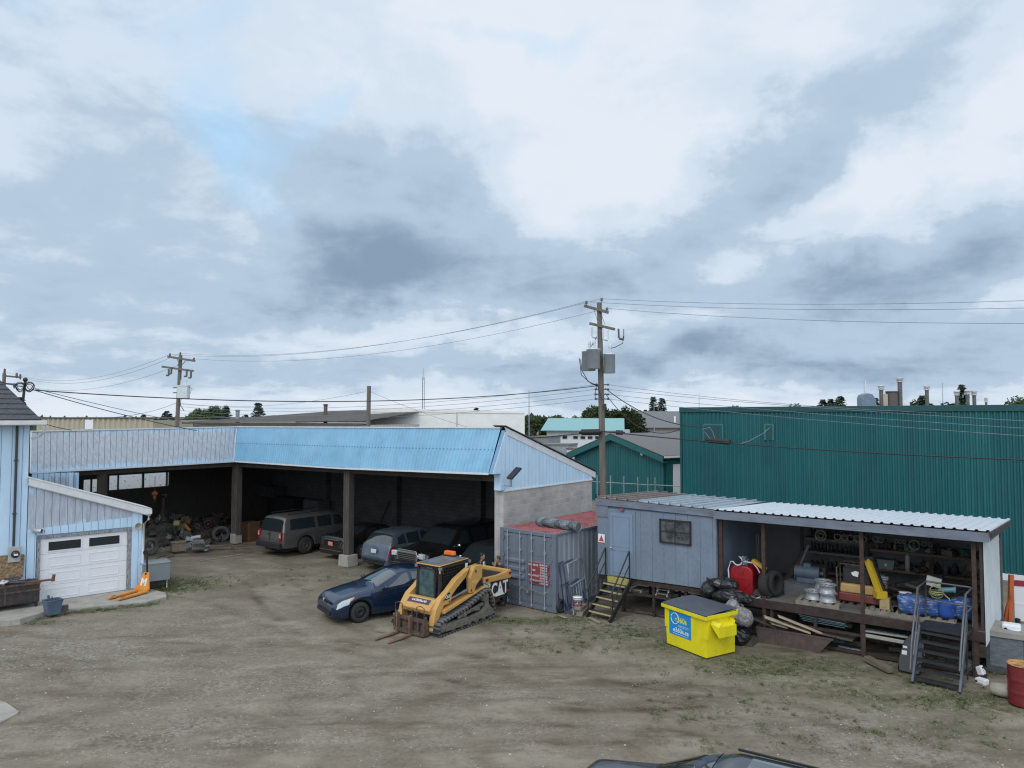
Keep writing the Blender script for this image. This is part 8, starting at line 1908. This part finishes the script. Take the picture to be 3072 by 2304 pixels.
INS = [GY(1759, 905, Yp - .2), GY(1805, 896, Yp - .2), GY(1821, 925, Yp - .2)]
for p in INS: b = MB(); b.lathe(rel(p) - Vector((0, 0, .12)), [(.02, -.1), (.02, 0), (.07, .02), (.08, .06), (.05, .09), (.07, .13), (.03, .17)], 10); b.build('insulator', m_ins, bp_)
for i, (px, py, h, r) in enumerate(((1766, 1084, 1.02, .37), (1780, 1078, 1.0, .36), (1828, 1092, .98, .31))):
    p = GY(px, py, Yp - (.35 if i != 0 else -.3)); o = thing('transformer', None, None, rel(p)); o.parent = bp_
    b = MB(); b.lathe((0, 0, -h / 2), [(.001, 0), (r, 0), (r, h), (r * 1.05, h), (r * 1.03, h + .05), (.001, h + .10)], 20); b.build('tank', m_tank, o)
    b = MB(); b.lathe((.05, 0, h / 2 + .05), [(.05, 0), (.09, .05), (.06, .12), (.09, .18), (.06, .24), (.10, .32), (.08, .5), (.02, .55)], 10); b.build('bushing', m_tank, o)
    b = MB(); b.bar((0, 0, h * .3), (.35 if i < 2 else -.35, .1, h * .3), .05, .1); b.bar((0, 0, -h * .2), (.35 if i < 2 else -.35, .1, -h * .2), .05, .1); b.build('bracket', m_ins, o)
for px, py in ((1780, 998), (1813, 1005), (1860, 1003)):
    p = GY(px, py, Yp - .25); b = MB(); b.cyl(rel(p) + Vector((-.08, 0, .3)), rel(p) + Vector((-.06, 0, -.2)), .05, n=8); b.cyl(rel(p) + Vector((-.06, 0, -.22)), rel(p) + Vector((.2, 0, -.28)), .06, n=8); b.cyl(rel(p) + Vector((.2, 0, -.25)), rel(p) + Vector((.2, 0, .28)), .025, n=6); b.build('cutout_fuse', m_tank if px < 1850 else m_ins, bp_)
b = MB()
for pts in ([(1870, 1008), (1868, 1030), (1845, 1042), (1832, 1045)], [(1790, 1010), (1780, 1028), (1774, 1040)], [(1742, 1078), (1745, 1110), (1765, 1145), (1790, 1155)], [(1738, 1075), (1744, 1125), (1775, 1152), (1795, 1157)], [(1790, 1150), (1800, 1180), (1805, 1198), (1812, 1200)], [(1790, 1158), (1785, 1180), (1786, 1200)]):
    b.tube([rel(GY(x, y, Yp - .4)) for x, y in pts], .022, 6)
b.build('jumper_cable', m_wire, bp_)
b = MB()
for py in (1154, 1168, 1183, 1197):
    p = GY(1806, py, Yp); b.bar(rel(p) + Vector((-.32, 0, 0)), rel(p) + Vector((.32, 0, 0)), .06); b.cyl(rel(p) + Vector((-.33, 0, -.05)), rel(p) + Vector((-.33, 0, .05)), .06, n=8); b.cyl(rel(p) + Vector((.33, 0, -.05)), rel(p) + Vector((.33, 0, .05)), .06, n=8)
b.build('spool_rack', m_ins, bp_)
b = MB(); p = GY(1815, 1219, Yp - .25); b.ob(rel(p), (.14, .12, .28)); b.build('meter_box', mat('rust_pipe'), bp_)
# left pole
Yq = 58.0; qb = GY(524, 1300, Yq); qb.z = 0; qt = GY(542, 1065, Yq)
lp = pole('leaning wooden utility pole with one transformer beyond the left wing', qb, qt, .2, .14)
for (x0, y0, x1, y1) in ((503, 1070, 585, 1083), (486, 1100, 580, 1113)): arm(lp, qb, GY(x0, y0, Yq - .2), GY(x1, y1, Yq - .2), .14)
b = MB()
for x0, y0, x1, y1 in ((530, 1074, 540, 1098), (558, 1079, 545, 1098), (532, 1098, 538, 1085)): b.bar(GY(x0, y0, Yq - .2) - qb, GY(x1, y1, Yq - .2) - qb, .03)
b.build('brace', m_ins, lp)
QI = [GY(510, 1063, Yq - .2), GY(541, 1060, Yq), GY(582, 1076, Yq - .2)]
for p in QI: b = MB(); b.lathe(p - qb - Vector((0, 0, .1)), [(.02, -.1), (.08, 0), (.06, .08), (.08, .14), (.03, .2)], 8); b.build('insulator', m_ins, lp)
for px, py in ((514, 1112), (506, 1117), (560, 1120), (573, 1124)): p = GY(px, py, Yq - .3); b = MB(); b.cyl(p - qb + Vector((0, 0, .25)), p - qb - Vector((0, 0, .25)), .08, n=8); b.cyl(p - qb - Vector((0, 0, .25)), p - qb + Vector((-.2, 0, -.25)), .07, n=8); b.build('cutout_fuse', m_ins, lp)
p = GY(551, 1175, Yq - .4); o = thing('transformer', None, None, p - qb); o.parent = lp
b = MB(); b.box(-.42, .42, -.3, .3, -.55, .5); b.build('tank', m_tank, o, bev=.05); b = MB(); b.cyl((.2, 0, .5), (.2, 0, 1.0), .07, n=8); b.cyl((-.2, 0, .5), (-.2, 0, .95), .07, n=8); b.box(-.45, .45, -.33, .33, .45, .52); b.build('bushing', m_tank, o)
b = MB(); b.tube([GY(x, y, Yq - .4) - qb for x, y in ((556, 1172), (545, 1190), (541, 1215), (552, 1232))], .03, 5); b.tube([GY(x, y, Yq - .4) - qb for x, y in ((562, 1160), (577, 1166), (570, 1180))], .02, 5); b.build('jumper_cable', m_wire, lp)
b = MB()
for py in (1163, 1178): p = GY(520, py, Yq); b.bar(p - qb, p - qb + Vector((.5, 0, 0)), .08)
b.build('spool_rack', m_ins, lp)
# short pole, mast pole at far left
p0 = GY(1102, 1300, 46); p0.z = 0; sp_ = pole('short brown pole rising behind the blue roof', p0, GY(1107, 1158, 46), .15, .13)
p0 = GY(8, 1190, 84); p0.z = 0; fp_ = pole('far grey utility pole above the shingle roof', p0, GY(13, 1118, 84), .26, .18)
for (x0, y0, x1, y1) in ((8, 1127, 60, 1132), (0, 1150, 46, 1153)): b = MB(); b.bar(GY(x0, y0, 84) - p0, GY(x1, y1, 84) - p0, .2); b.build('crossarm', m_ins, fp_)
for px, py in ((14, 1114), (50, 1127), (61, 1131), (43, 1158)): b = MB(); p = GY(px, py, 84); b.lathe(p - p0, [(.05, -.3), (.14, 0), (.1, .15), (.14, .25), (.03, .35)], 8); b.build('insulator', m_ins, fp_)
# thin masts
for i, (px, yt, yb, Y, r, lb) in enumerate(((1270, 1105, 1240, 120, .22, 'tall lattice radio mast on the skyline'), (1587, 1170, 1330, 70, .11, 'thin tapered mast beside the far trees'), (2097, 1180, 1240, 160, .12, 'needle thin mast left above the green warehouse'), (2827, 1148, 1215, 140, .12, 'thin mast among the roof stacks'), (2592, 1145, 1200, 150, .1, 'faint mast left of the roof hood'), (1962, 1205, 1300, 100, .12, 'slim lamp pole by the grey roofed house'))):
    t_ = GY(px, yt, Y); b_ = Vector((t_.x, t_.y, 0)); b = MB(); H_ = t_.z
    if i == 0:
        for a in (0, 2.09, 4.19): b.cyl((r * math.cos(a), r * math.sin(a), 0), (r * math.cos(a), r * math.sin(a), H_ - 1.5), .04, n=4)
        for k in range(int(H_ / .6)): b.bar((-r, 0, k * .6), (r, 0, k * .6 + .3), .03)
        b.cyl((0, 0, H_ - 2), (0, 0, H_), .03, n=5)
    else: b.cyl((0, 0, 0), (0, 0, H_), r, r * .3, n=6)
    tag(b.build('radio_mast', mat('mast_grey', (.28, .30, .33), r=.5), loc=b_), lb, 'mast')
def wire(lb, a, c_, sag, r, m=None, group=None, cat='wire', n=28, extra=None):
    a, c_ = Vector(a), Vector(c_); pts = []
    for i in range(n + 1):
        t = i / n; p = a.lerp(c_, t) - a; p.z -= sag * 4 * t * (1 - t); pts.append(p)
    b = MB(); b.tube(pts, r, 5)
    return tag(b.build('overhead_wire' if cat == 'wire' else 'overhead_cable', m or m_wire, loc=a), lb, cat, group)
# primaries: left pole -> big pole -> off right
RE = [GY(3072, y, 25.8) for y in (841, 863, 909)]
def ext(a, e, k=1.9): return a + (e - a) * k
NMW = ['top', 'middle', 'lowest']
for i in range(3):
    wire('%s of the three thin wires sagging between the two tall poles' % NMW[i], INS[(1, 0, 2)[i]], QI[(1, 0, 2)[i]], 1.15, .010, m_wireg, 'high wires between the poles')
    e = ext(INS[(1, 0, 2)[i]], RE[i]); wire('%s of the three wires running from the big pole to the upper right' % NMW[i], INS[(1, 0, 2)[i]], e, .75, .010, m_wireg, 'high wires to the right')
    f = GY((14, 50, 43)[i], (1114, 1127, 1150)[i], 84); wire('%s faint wire from the left pole to the far pole' % ['top', 'middle', 'lower'][i], QI[i], f, 1.6, .013, m_wireg, 'faint wires at the far left')
# service lines at the spool racks
for k, (yl, yr) in enumerate(((1154, 1154), (1168, 1168), (1183, 1183), (1197, 1197))):
    pl = GY(1806, yl, Yp)
    wire('%s low wire from the big pole toward the left pole' % ['top', 'second', 'third', 'bottom'][k], pl + Vector((-.33, 0, 0)), GY(530, (1211, 1219, 1230, 1240)[k], Yq), .75, .011, m_wireg, 'low wires to the left pole')
    e = GY(2530 if k == 0 else 3072, (1206, 1240, 1262, 1285)[k], 31.8 if k == 0 else 25.8); wire('%s low wire passing before the green warehouse' % ['top', 'second', 'third', 'bottom'][k], pl + Vector((.33, 0, 0)), ext(pl, e, 1.6), .30, .010, m_wireg, 'low wires to the right')
# twisted service cable mast -> pole
wire('thick twisted cable from the house mast to the big pole', GY(100, 1170, 26.3), GY(1795, 1157, Yp), .62, .021, None, None, 'cable', 40)
wire('pair of cables dropping from the house mast behind the white ridge', GY(95, 1168, 26.3), GY(590, 1292, 33), .1, .016, None, 'cables dropping from the house mast', 'cable'); wire('thinner cable dropping from the house mast behind the brown building', GY(105, 1166, 26.3), GY(640, 1282, 40), .1, .014, m_wireg, None, 'cable')
wire('cable from the house mast toward the upper left', GY(68, 1160, 26.3), GY(-160, 1080, 18), .1, .017, None, None, 'cable')
wire('cable running from the eave of the blue house behind the beige hall', GY(112, 1263, 27), GY(215, 1290, 30), .05, .016, None, None, 'cable')
wire('low cable from the left pole to the house eave', GY(528, 1209, Yq), GY(110, 1250, 30), .5, .014, None, None, 'cable')
wire('cable from the short brown pole to the left pole', GY(1096, 1175, 46), GY(530, 1208, Yq), .6, .010, m_wireg, None, 'cable'); wire('guy wire sloping right from the short brown pole', GY(1112, 1175, 46), GY(1402, 1281, 42), .12, .010, m_wireg, None, 'wire')
# heavy low communication cable with sleeves, passing the pole
cA, cM, cE = GY(1545, 1306, 41), GY(1808, 1294, Yp - .3), ext(GY(1808, 1294, Yp - .3), GY(3072, 1358, 25.8), 1.4)
wire('heavy low black cable left of the big pole', cM, ext(cM, cA, 3), .25, .03, None, None, 'cable'); wire('heavy low black cable crossing before the green warehouse', cM, cE, .32, .028, None, None, 'cable', 40)
def sleeve(lb, a, c_, r, m=None):
    b = MB(); b.cyl((0, 0, 0), c_ - a, r, n=12); d = (c_ - a).normalized(); b.cyl(-d * .12, Vector((0, 0, 0)), r * .4, n=8); b.cyl(c_ - a, c_ - a + d * .12, r * .4, n=8); return tag(b.build('splice_sleeve', m or m_blackpl, loc=a), lb, 'cable sleeve')
sleeve('long black cable sleeve just left of the big pole', GY(1744, 1297, Yp - .3), GY(1799, 1296, Yp - .3), .16); sleeve('short black and white cable sleeve just right of the big pole', GY(1848, 1297, Yp - .8), GY(1868, 1298, Yp - .9), .12)
s1 = sleeve('black splice box hanging on the cable before the green warehouse', GY(2126, 1320, 33.9), GY(2190, 1326, 33.3), .13)
b = MB(); b.tube([GY(x, y, 33.6) - s1.location for x, y in ((2190, 1328), (2215, 1334), (2250, 1322), (2290, 1300), (2309, 1283))], .018, 5); b.tube([GY(x, y, 33.6) - s1.location for x, y in ((2130, 1316), (2118, 1300), (2105, 1288), (2130, 1282))], .018, 5); b.tube([GY(x, y, 33.6) - s1.location for x, y in ((2145, 1316), (2138, 1295), (2130, 1284))], .018, 5); b.build('loop_cable', m_wireg, s1)
wire('cable sagging from the big pole onto the green warehouse wall', GY(1816, 1165, Yp), GY(2130, 1281, 34.3), .55, .024, None, None, 'cable'); wire('second thin cable beside the sagging one at the warehouse corner', GY(1816, 1180, Yp), GY(2040, 1288, 35.5), .9, .02, None, None, 'cable')
# ================================================================ TREES
m_con = mat('conifer_green', (.022, .038, .024), r=.9, v=.3); m_con2 = mat('conifer_light', (.035, .055, .03), r=.9); m_dec = mat('leaf_green', (.055, .085, .028), r=.9, v=.3); m_dec2 = mat('leaf_dark', (.035, .058, .022), r=.9); m_brk = mat('bark', (.06, .05, .04), r=.9)
def conifer(h, seed, w_=.22):
    rnd = random.Random(seed); cr = MB(); 
    for i in range(int(60)):
        t = i / 60; z = h * (.08 + .92 * t); rad = h * w_ * (1 - t) ** .8 * rnd.uniform(.65, 1.15) + .06
        for k in range(8):
            a = rnd.random() * 6.28; L = rad * rnd.uniform(.7, 1.1); n = max(2, int(L / .35))
            for j in range(n):
                r_ = L * (j + .6) / n; x, y, zz_ = r_ * math.cos(a), r_ * math.sin(a), z - r_ * .22 + rnd.uniform(-.05, .05) * h * .1; s = rnd.uniform(.14, .3) * h * .09 + .10; a2 = a + rnd.uniform(-1, 1)
                cr.add([(x - s * math.sin(a2), y + s * math.cos(a2), zz_), (x + s * math.sin(a2), y - s * math.cos(a2), zz_ + s * .3), (x + s * 1.6 * math.cos(a), y + s * 1.6 * math.sin(a), zz_ - s * .5)], [(0, 1, 2)], mi=rnd.choice((0, 0, 1)))
    tk = MB(); tk.cyl((0, 0, 0), (0, 0, h * .97), h * .02, h * .004, n=7); return cr, tk
def deciduous(h, wd, seed):
    rnd = random.Random(seed); cr, tk = MB(), MB(); tk.cyl((0, 0, 0), (0, 0, h * .45), h * .028, h * .018, n=8); cl = []
    for i in range(16):
        a = rnd.random() * 6.28; r_ = wd / 2 * math.sqrt(rnd.random()) * .8; z = h * rnd.uniform(.38, .88); p = Vector((r_ * math.cos(a), r_ * math.sin(a), z)); cl.append((p, h * rnd.uniform(.10, .19))); tk.cyl((0, 0, h * .35), p, h * .009, h * .003, n=5)
    for p, r_ in cl:
        for k in range(420):
            d = Vector((rnd.gauss(0, 1), rnd.gauss(0, 1), rnd.gauss(0, .8))).normalized() * (r_ * rnd.random() ** .4); q = p + d; s = rnd.uniform(.02, .042) * h; e1 = Vector((rnd.gauss(0, 1), rnd.gauss(0, 1), rnd.gauss(0, 1))).normalized() * s; e2 = e1.orthogonal().normalized() * s
            cr.add([q - e1, q + e2, q + e1], [(0, 1, 2)], mi=rnd.choice((0, 0, 1)))
    return cr, tk
def mk_tree(kind, px, yt, Y, lb, seed, wd=None, grp='trees on the skyline'):
    t_ = GY(px, yt, Y); h = t_.z
    cr, tk = conifer(h, seed, (wd or .2) * 1.5) if kind == 'c' else deciduous(h, wd, seed)
    o = thing('spruce_tree' if kind == 'c' else 'leafy_tree', lb, 'tree', (t_.x, t_.y, 0), seed, grp)
    cr.build('crown', [m_con, m_con2] if kind == 'c' else [m_dec, m_dec2], o); tk.build('trunk', m_brk, o)
for i, a in enumerate([('d', 622, 1214, 105, 'broad dark tree on the skyline right of the left pole', 7.0), ('c', 678, 1216, 110, 'slender spruce right of the broad dark tree', .22), ('c', 775, 1207, 105, 'tall pointed spruce above the brown roof', .24), ('c', 738, 1243, 130, 'tiny spruce tip left of the tall pointed spruce', .2),
    ('c', 500, 1232, 110, 'dark spruce just left of the leaning pole', .26), ('c', 508, 1240, 100, 'lower spruce against the left pole', .28), ('c', 561, 1247, 110, 'small spruce right of the leaning pole', .28), ('c', 430, 1243, 130, 'spruce tip above the beige hall', .3), ('c', 60, 1190, 110, 'dark tree top above the shingle roof', .25), ('c', 470, 1262, 120, 'short spruce at the right end of the beige hall', .3),
    ('c', 1960, 1189, 135, 'left one of the two tall dark spruces behind the grey roof', .18), ('c', 1985, 1193, 138, 'right one of the two tall dark spruces behind the grey roof', .24), ('c', 1918, 1230, 160, 'small spruce left of the two tall ones', .2), ('c', 1937, 1228, 160, 'thin spruce next to the two tall ones', .2),
    ('d', 1785, 1213, 110, 'leafy tree behind the teal roof at the big pole', 6.5), ('d', 1872, 1222, 104, 'round leafy tree right of the teal roof', 7.5), ('d', 1840, 1225, 125, 'pale tree between the teal roof and the round tree', 6), ('d', 1625, 1243, 120, 'low bushy tree left of the teal roof', 9), ('d', 1690, 1247, 130, 'wide bushy tree top above the teal roof', 9), ('d', 1583, 1250, 118, 'thin leafy tree beside the white warehouse', 4.5), ('d', 1735, 1252, 140, 'hazy tree behind the teal roof centre', 8), ('d', 1655, 1252, 118, 'second bushy tree above the teal roof corner', 6),
    ('c', 2468, 1197, 120, 'left pair of trees above the warehouse, first', .28), ('c', 2492, 1196, 122, 'left pair of trees above the warehouse, second', .3), ('c', 2520, 1187, 118, 'spruce above the warehouse right of the pair', .26), ('c', 2885, 1152, 118, 'tallest spruce among the roof stacks', .16), ('c', 2766, 1185, 118, 'spruce left of the lone roof stack', .26), ('d', 2815, 1190, 120, 'round tree right of the lone roof stack', 5), ('d', 2790, 1200, 130, 'low tree behind the lone roof stack', 6), ('c', 2625, 1192, 120, 'small spruce right of the roof hood', .25),
    ('d', 3065, 1195, 120, 'tree top at the right edge above the warehouse', 4), ('d', 2368, 1213, 130, 'tree tip at the left above the warehouse roof', 3), ('c', 1430, 1222, 120, 'small dark tree tip above the white warehouse', .35), ('d', 2205, 1216, 140, 'low tree tip above the warehouse corner', 3)]):
    mk_tree(a[0], a[1], a[2], a[3], a[4], i + 1, a[5])
# far low treeline so the horizon is closed
rnd = random.Random(99); v, f = [], []
for k in range(2600):
    az = rnd.uniform(-1.1, 1.1); Rr = rnd.uniform(330, 420); x, y = Rr * math.sin(az), Rr * math.cos(az); h = 5.2 + 2.2 * noise.noise((az * 14, 0, 0)) + rnd.uniform(-2, .6); s = rnd.uniform(1.2, 3.0); bb = len(v)
    z = rnd.uniform(0, 1) * h
    v += [(x - s, y, z - s * .4), (x + s, y + rnd.uniform(-1, 1), z - s * .4), (x + rnd.uniform(-.5, .5) * s, y, z + s * .9)]; f.append((bb, bb + 1, bb + 2))
for k in range(160):
    az = -1.12 + k * .014; x, y = 425 * math.sin(az), 425 * math.cos(az); bb = len(v); h = 4.5 + 1.5 * noise.noise((az * 20, 3, 0)); v += [(x - 4, y, 0), (x + 4, y, 0), (x + 4, y + 3, h), (x - 4, y + 3, h)]; f.append((bb, bb + 1, bb + 2, bb + 3))
me = bpy.data.meshes.new('far_woods'); me.from_pydata(v, [], f); me.materials.append(mat('far_green', (.05, .07, .05), r=.95)); o = bpy.data.objects.new('far_woods', me); COL.objects.link(o); tag(o, 'far low line of trees along the horizon', 'woods', kind='stuff')
